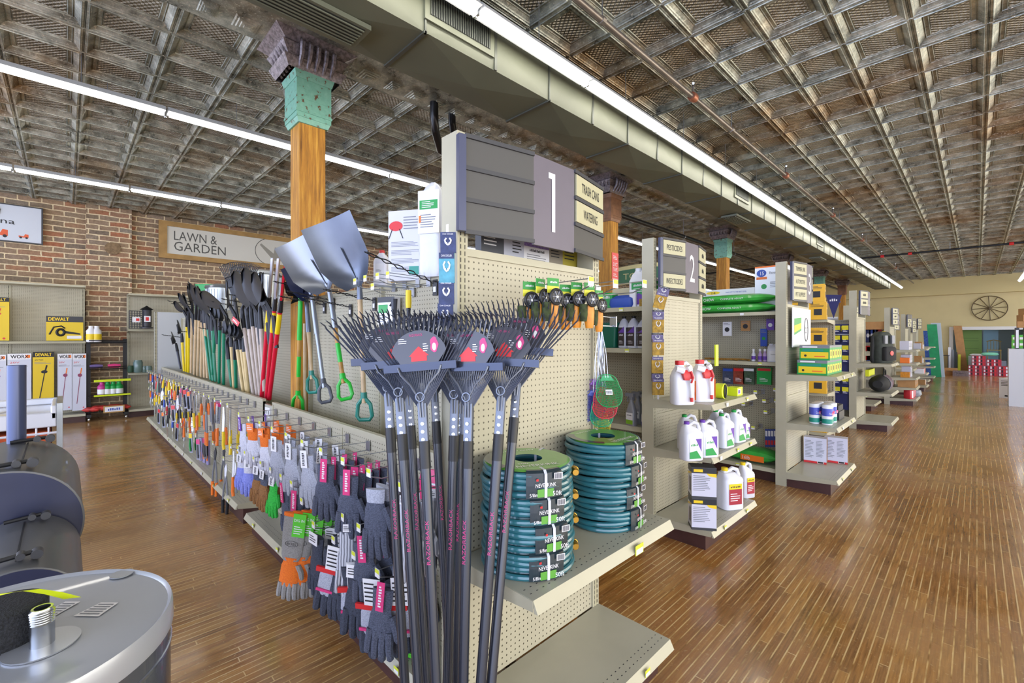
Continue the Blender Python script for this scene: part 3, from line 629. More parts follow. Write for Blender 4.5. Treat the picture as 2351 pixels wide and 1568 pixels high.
for (a, b, c, d, D1, D2, tw, lb) in rk:
    P1 = ond(a, b, D1); P2 = ond(c, d, D2); ax = (P1-P2).normalized()
    top = P1; zl = 1.28
    bot = top-ax*zl
    view = Vector((-top.x, -top.y, 0)).normalized(); view = Matrix.Rotation(math.radians(-tw), 3, 'Z') @ view
    yv = (-view); yv = (yv-ax*yv.dot(ax)).normalized(); xv = yv.cross(ax)
    R_ = Matrix((xv, yv, ax)).transposed()
    RK.put(bot, rot=R_.to_euler(), label='black '+lb, group=None)
# ================================================================ peg hooks
def hook_proto(L_=.25):
    t = thing('peg_hook', '', 'hook')
    mb = MB(); mb.tube([(0, -.0, .01), (0, -.012, 0), (0, -L_*.8, 0), (0, -L_, .018)], .003, wire, 5); mb.tube([(0, -.0, .045), (0, -.015, .045), (0, -L_-.01, .05)], .0022, wire, 5); mb.bx((-.02, -.006, -.005), (.02, 0, .05), wire); mb.build('prong', t)
    mb = MB(); M = FRONT(-L_-.012); mb.bx((-.018, -L_-.013, .02), (.018, -L_-.01, .056), white); mb.rect(-.017, .038, .017, .055, tagy, FRONT(-L_-.0135)); mb.build('price_tag', t, smooth=False)
    return t
HK = Proto(hook_proto())
PEGY = 1.195
# ================================================================ gloves
def glove_mesh(mb, hm, cm, L_=.24, wid=.095, th=.02, cuff=.3, splay=1.0, back=None):
    """hanging glove: cuff at the top (z 0), fingers pointing down"""
    def ell(w, d, z, cx=0, n=10): return [(cx+w/2*math.cos(2*PI*k/n), d/2*math.sin(2*PI*k/n), z) for k in range(n)]
    zc = -L_*cuff; zp = -L_*.62
    mb.loft([ell(wid*.8, th*1.2, 0), ell(wid*.78, th*1.1, zc*.5), ell(wid*.72, th, zc)], cm)
    mb.loft([ell(wid*.72, th, zc+.002), ell(wid*.9, th*1.25, zc-L_*.1), ell(wid, th*1.1, zp), ell(wid*.95, th*.9, zp-.012)], hm)
    bm = back or hm
    for i, (x, l, a) in enumerate(((-.375, .80, -.10), (-.125, .96, -.03), (.125, 1.0, .03), (.375, .9, .10))):
        x0 = x*wid; fl = (L_*.38)*l; x1 = x0+a*fl*splay
        mb.tube([(x0, 0, zp+.012), (x0+(x1-x0)*.4, -.003, zp-fl*.45), (x1, .002, zp-fl*.92), (x1, .003, zp-fl)], [wid*.14, wid*.14, wid*.125, wid*.06], bm, 7)
    mb.tube([(wid*.40, 0, zc-L_*.06), (wid*.62, -.004, zc-L_*.2), (wid*.7, -.004, zc-L_*.34), (wid*.69, -.003, zc-L_*.38)], [wid*.15, wid*.14, wid*.115, wid*.05], bm, 7)
def knit(name, a, b_=None): return mat(name, a, .85, var=.2, scale=260, bump=.2, col2=b_)
def glove_proto(name, label, hm, cm, card=None, cc='purple', L_=.24, wid=.095, th=.02, cuff=.3, back=None, sword=None, cz=-.03, cat='gloves'):
    t = thing(name, label, cat)
    mb = MB(); glove_mesh(mb, hm, cm, L_, wid, th, cuff, back=back)
    if sword: mb.text(sword, 0, -L_*.27, .014, ink, FRONT(-th*.72), w=.05)
    mb.build('glove', t)
    if card:
        mb = MB(); w, h = card; M = FRONT(-th*.9); c1 = _M[cc] if cc in _M else white
        mb.box((0, -th*.9, cz), (w, .002, h), c1, None); M = FRONT(-th*.9-.0013)
        M = M @ T(0, cz, 0)
        if h > w: Mt = M @ Matrix.Rotation(-PI/2, 4, 'Z'); mb.text('WORK GLOVE'[:10] if False else 'IRONCLAD', 0, 0, w*.45, white if cc != 'white' else ink, Mt, w=h*.75)
        else: mb.lines(-w*.4, w*.4, -h*.3, h*.3, 3, ink if cc == 'white' else white, M)
        mb.build('label_card', t, smooth=False)
    return t
kw = knit('white_knit', 'dcdce4', 'b9bbca'); kg = knit('grey_knit', 'b9bdc9', '9498a6'); kd = knit('charcoal_nitrile', '5b6173', '3c4150'); kb = knit('blue_knit', '6a76cc', '98a0e4')
kt = knit('tan_suede', 'a0703e', '74502c'); ko = knit('orange_cloth', 'ee7d1e', 'd8601a'); kgr = knit('gauntlet_grey', '9a9894', '807e7a'); kk = knit('black_synthetic', '454b5a', '2c303c'); kgn = knit('bright_green_knit', '3ccb4a', '22a03a'); kst = mat('string_knit', 'b4b7c0', .9, var=.35, scale=60, bump=.4)
m, N, L, b = base('striped_string_knit'); tc = N.new('ShaderNodeTexCoord'); wv = N.new('ShaderNodeTexWave'); wv.inputs['Scale'].default_value = 28; wv.inputs['Distortion'].default_value = 1.5; L.new(tc.outputs['Object'], wv.inputs['Vector']); L.new(ramp(N, L, wv.outputs['Fac'], [(.3, '7d808a'), (.6, 'c9cbd3')]), b.inputs['Base Color']); b.inputs['Roughness'].default_value = .9; kst2 = m
GV = {
 'white': (lambda: glove_proto('knit_glove', '', kw, kw, (.03, .085), 'purple', cz=.0), 'white knit glove', None),
 'grey': (lambda: glove_proto('coated_glove', '', kg, kg, (.04, .08), 'white', L_=.25, wid=.105, cz=-.015), 'light grey coated glove', None),
 'dark': (lambda: glove_proto('nitrile_glove', '', kd, kd, (.03, .1), 'pink', L_=.25, wid=.1, cz=-.02), 'charcoal nitrile glove', None),
 'darkplain': (lambda: glove_proto('dipped_glove', '', kd, kg, None, L_=.25, wid=.1, cuff=.2), 'charcoal dipped glove', None),
 'blue': (lambda: glove_proto('blue_glove', '', kb, kw, (.04, .05), 'white', L_=.21, wid=.085, cz=.0), 'blue coated glove', None),
 'tan': (lambda: glove_proto('suede_glove', '', kt, kd, (.04, .05), 'white', L_=.21, wid=.09, cz=.0), 'tan suede glove', None),
 'green': (lambda: glove_proto('garden_glove', '', kgn, kgn, (.04, .05), 'white', L_=.2, wid=.08, cz=.0), 'bright green garden glove', None),
 'string': (lambda: glove_proto('string_glove', '', kst2, kst2, (.03, .03), 'white', L_=.26, wid=.09, th=.022, cz=.02), 'grey string-knit glove', None),
 'black': (lambda: glove_proto('work_glove', '', kk, kk, (.07, .05), 'white', L_=.27, wid=.11, th=.026, cz=.0), 'black padded work glove', None),
 'orangewht': (lambda: glove_proto('printed_glove', '', kw, ko, (.05, .05), 'orange', L_=.24, wid=.1, cz=.01), 'white glove with orange cuff and card', None),
}
GP = {}
def put_glove(kind, loc, rz, label, group):
    if kind not in GP: GP[kind] = Proto(GV[kind][0]())
    R2 = random.uniform
    return GP[kind].put(loc, rot=(R2(-.06, .06), R2(-.08, .08), rz+R2(-.12, .12)), label=label, group=group, scale=(1.22, 1.2, 1.2))
# rows of hooks: (x, z) on the near panel
rowname = {0: 'top', 1: 'middle', 2: 'lower', 3: 'bottom'}
near = []
kinds0 = ['white', 'orangewht', 'orangewht', 'grey', 'grey', 'grey', 'dark', 'dark', 'darkplain', 'string']
xs0 = [-3.9+i*.258 for i in range(10)]
for i, x in enumerate(xs0): near.append((0, i, x, .925, kinds0[i], 3 if i < 6 else (5 if i in (7, 8) else 4)))
kinds1 = ['blue', 'blue', 'tan', 'tan', 'green', 'dark', 'dark']
for i, x in enumerate([-3.92, -3.74, -3.52, -3.36, -3.16, -2.96, -2.78]): near.append((1, i, x, .66, kinds1[i], 3))
for i, x in enumerate([-2.1, -1.93]): near.append((1, 7+i, x, .66, ['string', 'dark'][i], 3))
for i, x in enumerate([-2.45, -2.2, -1.98, -1.76]): near.append((2, i, x, .52, ['black', 'black', 'black', 'dark'][i], 2 if i else 3))
gdesc = {'white': 'white knit glove', 'orangewht': 'white glove with orange cuff', 'grey': 'light grey coated glove', 'dark': 'charcoal nitrile glove with pink card', 'darkplain': 'charcoal dipped glove', 'string': 'grey string-knit glove', 'blue': 'blue coated glove', 'tan': 'tan suede glove', 'green': 'bright green glove', 'black': 'black padded work glove'}
gi = {}
for (r, i, x, z, kd_, n) in near:
    HK.put((x, PEGY, z), 0, 'wire hook with tag, %s in the %s glove row from the left' % (od(i), rowname[r]), 'glove hooks')
    for q in range(n):
        y = PEGY-.235+q*.2/max(1, n-1)*(.9 if n > 1 else 0)
        pl = ('at the front of', 'second on', 'third on', 'fourth on', 'at the back of')[q] if q < 4 else 'at the back of'
        put_glove(kd_, (x+random.uniform(-.012, .012), y, z-.035), random.uniform(.1, .75), '%s, %s %s hook, %s row' % (gdesc[kd_], pl, od(i), rowname[r]), 'gloves on the near rack')
# long grey and orange gauntlets
gp = thing('gauntlet', '', 'gloves')
def ell(w, d, z, cx=0, n=12): return [(cx+w/2*math.cos(2*PI*k/n), d/2*math.sin(2*PI*k/n), z) for k in range(n)]
mb = MB(); mb.loft([ell(.105, .02, 0), ell(.105, .02, -.02)], ko); mb.build('hem', gp)
mb = MB(); mb.loft([ell(.1, .018, -.02), ell(.1, .02, -.12), ell(.088, .02, -.24), ell(.07, .02, -.27)], kgr); M = FRONT(-.0105); mb.tube([M @ Vector((.028*math.cos(a), -.17+.016*math.sin(a), 0)) for a in [2*PI*k/16 for k in range(16)]], .001, ink, 4, closed=True); mb.text('BOSS', 0, -.17, .014, ink, M, w=.04, z=.001); mb.build('sleeve', gp)
mb = MB(); g2 = MB(); glove_mesh(g2, ko, ko, .25, .085, .02, .1, .5, back=kgr); mb.v = [(v[0], v[1], v[2]-.25) for v in g2.v]; mb.f = g2.f; mb.mi = g2.mi; mb.uv = g2.uv; mb.mats = g2.mats; mb.build('hand', gp)
mb = MB(); mb.box((.025, -.0145, -.06), (.055, .002, .13), mat('lime_card', '57c52e', .5)); M = FRONT(-.016); mb.text('DIG IN', .025, -.03, .016, white, M, w=.045); mb.lines(.005, .045, -.11, -.06, 4, white, M); mb.build('label_card', gp, smooth=False)
GA = Proto(gp)
for q in range(6):
    GA.put((-2.66+q*.02, .92+q*.04, .565), rot=(.02, .13, .75+q*.03), scale=(1.3, 1.2, 1.0), label='grey and orange gauntlet, %s from the front of its hook' % od(q), group='gauntlets')
HK.put((-2.62, PEGY, .6), 0, 'wire hook holding the long grey and orange gauntlets', 'glove hooks')
# big black gloves with red cuffs, and fallen garden tools below
gp = thing('impact_glove', '', 'gloves'); mb = MB(); glove_mesh(mb, kg, kk, .3, .12, .035, .3, back=kk); mb.build('glove', gp); mb = MB(); mb.box((-.01, -.024, -.08), (.09, .01, .02), red); mb.build('cuff_strap', gp, smooth=False); mb = MB(); mb.box((0, -.022, -.17), (.1, .006, .01), pink); mb.build('palm_stripe', gp, smooth=False); mb = MB(); mb.box((.02, -.03, -.02), (.07, .002, .1), white); mb.lines(-.01, .05, -.06, .02, 5, ink, FRONT(-.0315)); mb.build('label_card', gp, smooth=False)
IG = Proto(gp)
for q, (x, y, z, rz) in enumerate(((-2.22, .95, .5, .6), (-2.06, .97, .47, .8), (-1.9, .98, .45, .5), (-1.74, 1.02, .5, .7), (-2.35, 1.05, .5, .9))): IG.put((x, y, z), rot=(.05, .15 if q == 0 else -.05, rz), scale=(1.25, 1.2, 1.2), label='black impact glove with red cuff strap, %s from the left on the lowest hooks' % od(q), group='impact gloves')
mb = MB(); sn = mat('snip_steel', '8d9097', .35, .6)
for s_ in (-1, 1): mb.tube([(0, 0, .02), (s_*.012, .02, .02), (s_*.02, .11, .02)], [.01, .008, .002], sn, 5); mb.tube([(s_*.02, -.02+.02*0, .02)]+[(s_*(.022+.016*math.cos(a)), -.045+.028*math.sin(a), .02) for a in [PI/2-2*PI*k/10 for k in range(11)]], .006, orange, 6)
tag(mb.build('garden_snips', loc=(-1.86, 1.07, .175), rotz=.7), 'orange-handled garden snips lying on the base shelf below the gloves', 'snips')
mb = MB(); mb.box((0, 0, .012), (.12, .07, .02), mat('lime_card', '57c52e')); mb.box((0, .02, .03), (.09, .03, .02), green)
for s_ in (-1, 1): mb.box((.03*s_, -.01, .028), (.03, .04, .012), orange)
tag(mb.build('garden_clip_pack', loc=(-1.72, 1.08, .172), rotz=.4, bevel=.003), 'lime green and orange clip pack on the base shelf beside the rake handles', 'clip pack')
mb = MB(); pk = mat('hot_pink_bag', 'd81f6a', .35)
mb.loft([rrectz(.14, .02, .008, z, 2) if 0 else [(x, y*(1 if 0 < k < 3 else .3), z) for x, y in rrect(.15, .04, .015, 2)] for k, z in enumerate((0, .04, .2, .24))], pk); mb.lines(-.05, .05, .05, .2, 5, white, FRONT(-.021), fill=.3)
tag(mb.build('pink_packet', loc=(-1.62, 1.13, .98-.24), rotz=.4), 'hot pink packet hanging behind the rake handles', 'packet')
# ================================================================ scoops and spades hanging on the near rack
ashm = mat('ash_wood', 'd0b48a', .5, var=.22, scale=10); oakm = mat('golden_ash', 'b98a3e', .4, var=.3, scale=12); steel = mat('scoop_steel', '6f7683', .36, .7, var=.15, scale=6); alum = mat('scoop_aluminium', '8c919b', .34, .85); bsteel = mat('black_blade', '24262b', .38, .5, var=.2, scale=6)
gplast = mat('grip_green', '18b02c', .35); gpt = mat('grip_teal', '1f7d6c', .35); ggr = mat('grip_grey', '4a4d54', .4)
def dgrip(mb, m, z, w=.05, h=.12, M=None):
    p = [(-.012, z+.05), (-.016, z+.02), (-w, z-.03), (-w*.95, z-h+.02), (-w*.7, z-h), (w*.7, z-h), (w*.95, z-h+.02), (w, z-.03), (.016, z+.02), (.012, z+.05)]
    mb.tube([(-.0, 0, z+.05), (-.0, 0, z+.012)], [.02, .022], m, 10, M)
    mb.tube([(x, 0, zz) for x, zz in [(0, z+.02), (-w*.75, z-.03), (-w*.9, z-h+.025), (-w*.6, z-h), (w*.6, z-h), (w*.9, z-h+.025), (w*.75, z-.03), (0, z+.02)]], .0135, m, 8, M)
def blade_scoop(mb, m, W, H, z0, dish=.06, tilt=.35, square=True):
    """blade growing up from the socket at z0, leaning toward -x"""
    nx, nz = 9, 9; vs = []
    for sgn in (0, 1):
        for j in range(nz):
            v = j/(nz-1)
            wv_ = W*(.30+.70*min(1, v*2.6)**.6) if square else W*math.sqrt(max(0, 1-(2*v-.85)**4*.9 if v > .42 else .35+v*1.5))
            for i in range(nx):
                u = (i/(nx-1)-.5)*2; zz = z0+H*v-(0 if square else (u*u)*H*.12*v)
                y = -dish*(u*u*.8+.15)*(1.15-v*.55)*(1 if square else .6)+(1-v)**2*0+sgn*.004
                if square and v < .15: y -= dish*(.15-v)*3*(1-u*u*.2)
                vs.append((u*wv_/2, y+dish*.3, zz))
    fs = []; n = nx*nz
    for j in range(nz-1):
        for i in range(nx-1):
            a = j*nx+i; fs.append((a, a+1, a+nx+1, a+nx)); fs.append((n+a, n+a+nx, n+a+nx+1, n+a+1))
    for j in range(nz-1):
        for i in (0, nx-1): a = j*nx+i; fs.append((a, a+nx, n+a+nx, n+a) if i == 0 else (a+nx, a, n+a, n+a+nx))
    for i in range(nx-1): a = (nz-1)*nx+i; fs.append((a, a+1, n+a+1, n+a)); fs.append((i+1, i, n+i, n+i+1))
    mb.add(vs, fs, m, Matrix.Translation((0, 0, z0)) @ RX(-tilt*.0) @ Matrix.Translation((0, 0, -z0)))
def place_dir(o, p_top, p_bot, twist):
    ax = (p_top-p_bot).normalized(); yv = Vector((math.sin(twist), math.cos(twist), 0)); yv = (yv-ax*yv.dot(ax)).normalized(); xv = yv.cross(ax)
    o.rotation_euler = Matrix((xv, yv, ax)).transposed().to_euler(); o.location = p_bot
def scoop(name, label, cat, neck_px, bot_px, head_px, Y, hm, gm, bm, W, neckm=None, grip=True, twist=-.6, sticker=False, ysp=None):
    """head lies along neck->head tip, shaft along neck->grip; every point surveyed on real planes in front of the rack"""
    n = ony(*neck_px, Y); b_ = ony(*bot_px, Y+.03); hd = ony(*head_px, ysp or Y-.12)
    t = thing(name, label, cat, b_)
    L_ = (n-b_).length; ax = n-b_
    mb = MB(); k = .42 if neckm else .12
    o0 = Vector((0, 0, 0)); a1 = ax*(1-k)
    mb.tube([o0, ax*.5, a1], [.0155, .0155, .0165], hm, 10)
    if sticker: mb.tube([ax*.22, ax*.42], .0168, gplast, 10)
    mb.build('shaft', t)
    mb = MB(); dv = (hd-n); dn = dv.normalized()
    mb.tube([a1, ax*(1-k*.6), ax*1.0, ax+dn*.05], [.02, .019, .017, .012], neckm or bm, 10); mb.build('socket', t)
    mb = MB(); z = ax.normalized(); yv = Vector((math.sin(twist), math.cos(twist), 0)); yv = (yv-z*yv.dot(z)).normalized(); M = Matrix((yv.cross(z), yv, z)).transposed().to_4x4()
    if grip: dgrip(mb, gm, .02, .055, .13, M); mb.build('grip', t)
    mb = MB(); z = dn; yv = Vector((math.sin(twist), math.cos(twist), 0)); yv = (yv-z*yv.dot(z)).normalized(); M = Matrix.Translation(ax) @ Matrix((yv.cross(z), yv, z)).transposed().to_4x4()
    blade_scoop(mb, bm, W, dv.length, 0, .11); mb.add([(v[0], v[1], v[2]) for v in ((-.006, .02, .0), (.006, .02, .0), (.006, .012, dv.length*.55), (-.006, .012, dv.length*.55), (0, -.0, .0), (0, -.0, dv.length*.6))], [(0, 4, 5, 3), (4, 1, 2, 5)], bm, M)
    mb2 = MB(); mb2.v = [tuple(M @ Vector(v)) for v in mb.v[:162]]; mb2.v += mb.v[162:]; mb2.f = mb.f; mb2.mi = mb.mi; mb2.uv = mb.uv; mb2.mats = mb.mats
    mb2.build('blade', t)
    return t
scoop('grain_scoop', 'big steel grain scoop with a wooden shaft, largest of the hanging scoops', 'scoop', (825, 655), (836, 925), (750, 505), 1.36, ashm, gpt, steel, .33, ysp=1.16, twist=-.75)
scoop('grain_scoop', 'aluminium grain scoop with golden shaft and bright green grip', 'scoop', (756, 665), (789, 880), (682, 545), 1.36, oakm, gplast, alum, .34, neckm=alum, sticker=True, ysp=1.16, twist=-.75)
scoop('snow_shovel', 'small blue-black shovel with an aluminium shaft and grey grip', 'shovel', (716, 680), (744, 890), (675, 606), 1.38, alum, ggr, mat('blue_black_blade', '2a3150', .3, .3), .2, neckm=alum, twist=-.75, ysp=1.25)
scoop('spade', 'spade with a bright green neck and grip, nearest the wooden post', 'spade', (690, 680), (684, 915), (672, 640), 1.34, oakm, gplast, bsteel, .13, neckm=gplast, sticker=True, ysp=1.3)
scoop('spade', 'short spade with a steel neck and teal T grip, behind the green-necked spade', 'spade', (703, 685), (716, 870), (695, 640), 1.42, ashm, gpt, bsteel, .12, neckm=steel)
mb = MB(); mb.cyl((0, 0, 0), (0, 0, .75), .014, ashm, seg=10); tag(mb.build('wooden_shaft', loc=ony(700, 950, 1.42)), 'bare wooden handle standing in the trough beside the post', 'handle')
# twisted black display hooks
def twist_hook(label, p, L_=.3, dz=.05, group='twisted display hooks'):
    t = thing('display_hook', label, 'hook', p, group=group)
    mb = MB()
    for s_ in (-1, 1):
        pts = [(s_*(.012+.010*math.sin(k*PI/2.0)), -L_*k/24, dz*k/24+.004*math.sin(k*1.4+s_)) for k in range(25)]; mb.tube(pts, .0032, black, 5)
    mb.build('twisted_prong', t); mb = MB(); mb.bx((-.02, -.006, -.07), (.02, .0, .02), dgrey); mb.bx((-.012, -.008, -.05), (.012, -.006, -.02), white); mb.build('bracket', t, smooth=False)
    return t
for k, (px, py) in enumerate(((860, 690), (805, 705), (745, 700), (730, 668), (765, 690))): twist_hook('twisted black hook, %s from the right among the hanging scoops' % od(k), ony(px, py, 1.49), .34)
# ================================================================ long-handled tools in the far rack
yel = mat('handle_yellow', 'e6c811', .35); grn = mat('handle_green', '0f7a58', .35); redm = mat('handle_red', 'cf1733', .3); lash = mat('pale_ash', 'c2b2a6', .5, var=.2, scale=10); dk = mat('handle_dark', '2a2c38', .4)
def long_tool(name, label, cat, top_px, bot_px, hm, kind, collar=None, group=None, Yt=1.27, Yb=1.30, hx=-.16, neckm=None, sticker=None):
    tp = ony(*top_px, Yt); bt = ony(*bot_px, Yb); bt.z = max(bt.z, .79)
    t = thing(name, label, cat, bt, group=group); ax = tp-bt
    mb = MB(); mb.tube([(0, 0, 0), ax*.5, ax], [.016, .017, .0185], hm, 9)
    if sticker: mb.tube([ax*.8, ax*.95], .02, sticker, 9)
    mb.build('handle', t)
    nm = neckm or bsteel
    if kind == 'bend':        # curved neck that turns toward the rack aisle, blade above
        u = ax.normalized(); mb = MB(); p0 = ax; pts = [p0-u*.02, p0+u*.1, p0+u*.17+Vector((-.02, -.01, 0)), p0+u*.23+Vector((-.07, -.02, 0)), p0+u*.25+Vector((-.13, -.03, .0))]
        pts = [p0-u*.03, p0+u*.1, p0+u*.17+Vector((.015, .0, 0)), p0+u*.215+Vector((.06, .01, 0)), p0+u*.225+Vector((.10, .02, 0))]
        mb.tube(pts, [.022, .021, .017, .014, .008], nm, 8); mb.build('neck', t)
    else:
        u = ax.normalized(); mb = MB(); L2 = {'shovel': .2, 'short': .12}.get(kind, .1); mb.tube([ax-u*.02, ax+u*L2*.6, ax+u*L2], [.022, .019, .014], nm, 8); mb.build('neck', t)
        mb = MB(); z = (u+Vector((hx*4.2, -.15, 0))).normalized(); yv = Vector((.1, .99, 0)); yv = (yv-z*yv.dot(z)).normalized(); M = Matrix.Translation(ax+u*L2) @ Matrix((yv.cross(z), yv, z)).transposed().to_4x4()
        blade_scoop(mb, bsteel, .2 if kind == 'shovel' else .15, .3 if kind == 'shovel' else .2, 0, .05, square=(kind != 'shovel'))
        mb.v = [tuple(M @ Vector(v)) for v in mb.v]; mb.build('blade', t)
    return t
Z2 = lambda x, y: (330+x/4.48, 640+y/4.48)
tools = []
for k, (a, b_) in enumerate((((345, 735), (380, 925)), ((395, 640), (415, 950)))): tools.append(('cultivator', '%s cultivator at the far end of the shovel row' % ('dark slim', 'yellow-shafted')[k], 'cultivator', a, b_, (dk, yel)[k], 'short'))
for k, (a, b_) in enumerate((((445, 480), (437, 955)), ((462, 470), (460, 962)))): tools.append(('spade', 'yellow-handled spade, %s of the pair at the far end' % ('left', 'right')[k], 'spade', a, b_, yel, 'shovel'))
for k, (a, b_) in enumerate((((497, 390), (487, 968)), ((537, 405), (520, 985)), ((572, 410), (553, 998)), ((600, 430), (590, 1010)), ((618, 440), (625, 1015)), ((630, 440), (655, 1020)))): tools.append(('round_shovel', 'tan-handled round shovel, %s from the left in its cluster' % od(k), 'shovel', a, b_, ashm, 'shovel'))
for k, (a, b_) in enumerate((((622, 495), (690, 1040)), ((660, 500), (715, 1050)), ((705, 510), (740, 1060)), ((740, 460), (705, 1050)), ((782, 510), (775, 1075)), ((825, 540), (822, 1090)))): tools.append(('garden_spade', 'green-handled garden spade, %s from the left in its cluster' % od(k), 'spade', a, b_, grn, 'bend' if k < 3 else 'short'))
for k, (a, b_) in enumerate((((870, 800), (905, 1110)), ((940, 800), (950, 1120)))): tools.append(('short_spade', 'short green spade, %s of the two among the tan mattock handles' % ('left', 'right')[k], 'spade', a, b_, grn, 'bend'))
for k, (a, b_) in enumerate((((902, 680), (928, 1125)), ((962, 710), (1022, 1160)), ((1002, 710), (1062, 1180)), ((1035, 730), (1075, 1185)))): tools.append(('mattock', 'light tan mattock handle, %s from the left before the pale shovels' % od(k), 'mattock', a, b_, mat('clear_ash', 'd9bf86', .45, var=.15, scale=10), 'short'))
for k, (a, b_) in enumerate((((1030, 480), (1130, 1205)), ((1080, 490), (1172, 1232)), ((1118, 460), (1198, 1200)), ((1165, 470), (1225, 1160)), ((1205, 480), (1240, 1150)))): tools.append(('drain_spade', 'pale grey-tan shovel with curved black neck, %s from the left' % od(k), 'shovel', a, b_, lash, 'bend'))
for (nm, lb, ct, a, b_, hm, kind) in tools:
    long_tool(nm, lb, ct, Z2(*a), Z2(*b_), hm, kind)
for k, (a, b_) in enumerate((((1285, 300), (1212, 1235)), ((1342, 315), (1262, 1240)), ((1402, 330), (1290, 1240)))):
    tp = ony(*Z2(*a), 1.26); bt = ony(*Z2(*b_), 1.30); bt.z = max(bt.z, .79); t = thing('pruning_pole', 'red fibreglass pole with yellow grip band, %s of the three' % ('left', 'middle', 'right')[k], 'pole tool', bt); ax = tp-bt; u = ax.normalized()
    mb = MB(); mb.tube([(0, 0, 0), ax*.5, ax], .019, redm, 10); mb.build('handle', t); mb = MB(); mb.tube([ax*.76, ax*.97], .0205, yel, 10); mb.build('grip_band', t)
    mb = MB(); mb.tube([ax-u*.01, ax+u*.1], [.022, .016], black, 8); mb.build('collar', t)
    mb = MB(); pw = mat('clear_sleeve', 'b9bcc8', .2, .2)
    w_ = Vector((.7, -.3, 0)).normalized()
    mb.loft([[ax+u*h+w_*q*ww+Vector((.3, .7, 0)).normalized()*r*.008 for q, r in ((-1, -1), (1, -1), (1, 1), (-1, 1))] for h, ww in ((.09, .02), (.14, .045), (.42, .05), (.44, .04))], pw if k == 0 else (pw if k == 1 else redm)); mb.build('fork_head', t)
# big blades fanned above the row, black leaf rakes
def blade_only(name, label, cat, base_px, tip_px, W, Y=1.2, m_=None, square=False):
    a = ony(*base_px, Y); b_ = ony(*tip_px, Y-.08); t = thing(name, label, cat, a); v = b_-a
    mb = MB(); z = v.normalized(); yv = Vector((.1, .99, 0)); yv = (yv-z*yv.dot(z)).normalized(); M = Matrix((yv.cross(z), yv, z)).transposed().to_4x4()
    blade_scoop(mb, m_ or bsteel, W, v.length, 0, .05, square=square); mb.v = [tuple(M @ Vector(q)) for q in mb.v]; mb.build('blade', t)
    mb = MB(); mb.tube([(0, 0, 0), Vector((0, .06, -.12)), Vector((.02, .08, -.4))], [.014, .02, .018], bsteel, 8); mb.build('socket', t); return t
bl = [((466, 706), (428, 645), .17), ((480, 712), (440, 655), .17), ((505, 700), (452, 672), .16), ((430, 702), (405, 672), .13), ((420, 712), (395, 692), .12), ((524, 695), (518, 645), .26), ((575, 690), (525, 625), .26), ((595, 685), (548, 618), .28), ((610, 690), (572, 622), .26), ((600, 680), (600, 625), .2)]
for k, (a, b_, W) in enumerate(bl): blade_only('square_shovel', 'black flat shovel blade leaning over the tool row, %s from the left' % od(k), 'shovel', a, b_, W)
def leaf_rake(label, base_px, H, W, Y):
    a = ony(*base_px, Y); t = thing('leaf_rake', label, 'rake', a); mb = MB(); rp = mat('black_plastic', '26272a', .45)
    n = 17
    for i in range(n):
        q = (i-(n-1)/2)/((n-1)/2); an = q*.62
        x = math.sin(an)*H*1.05*W; z = H*math.cos(an*.75); dx = Vector((.6, .75, 0))
        mb.tube([Vector((0, 0, 0)), dx*x*.5+Vector((0, 0, z*.55)), dx*x+Vector((0, 0, z*.96)), dx*x+Vector((.03, .03, z))], [.006, .005, .004, .003], rp, 4)
    for fr in (.35, .62): mb.tube([Vector((.6, .75, 0))*(math.sin(a_)*H*1.05*W*fr)+Vector((0, -.004, H*math.cos(a_*.75)*fr)) for a_ in [-.62+1.24*k/12 for k in range(13)]], .006, rp, 4)
    mb.build('tine_fan', t); mb = MB(); mb.tube([(0, 0, .02), (0, .05, -.3)], [.02, .014], rp, 8); mb.build('socket', t); return t
leaf_rake('black plastic leaf rake head standing above the shovels, left one', (538, 690), .42, .62, 1.3); leaf_rake('black plastic leaf rake head standing above the shovels, right one', (560, 690), .40, .62, 1.36)
for k, (px, py) in enumerate(((450, 706), (440, 700), (470, 705), (500, 700), (520, 712), (560, 706), (585, 700), (600, 690), (480, 700))):
    twist_hook('twisted black hook, %s along the shovel row' % od(k), ony(px, py, 1.49), .32)
for k, (px, py) in enumerate(((420, 775), (470, 768), (520, 762), (570, 760))): twist_hook('twisted black hook in the lower line, %s from the left' % od(k), ony(px, py, 1.49), .3)
# red warning tag among the shovels
mb = MB(); mb.box((0, 0, 0), (.11, .004, .05), red); mb.text('LINE', 0, 0, .025, white, FRONT(-.003), w=.08); tag(mb.build('red_flag_tag', loc=ony(541, 738, 1.2), rotz=.4), 'red folded tag hanging among the green shovels', 'tag'); bpy.data.objects['red_flag_tag'].rotation_euler = (0, .6, .4)
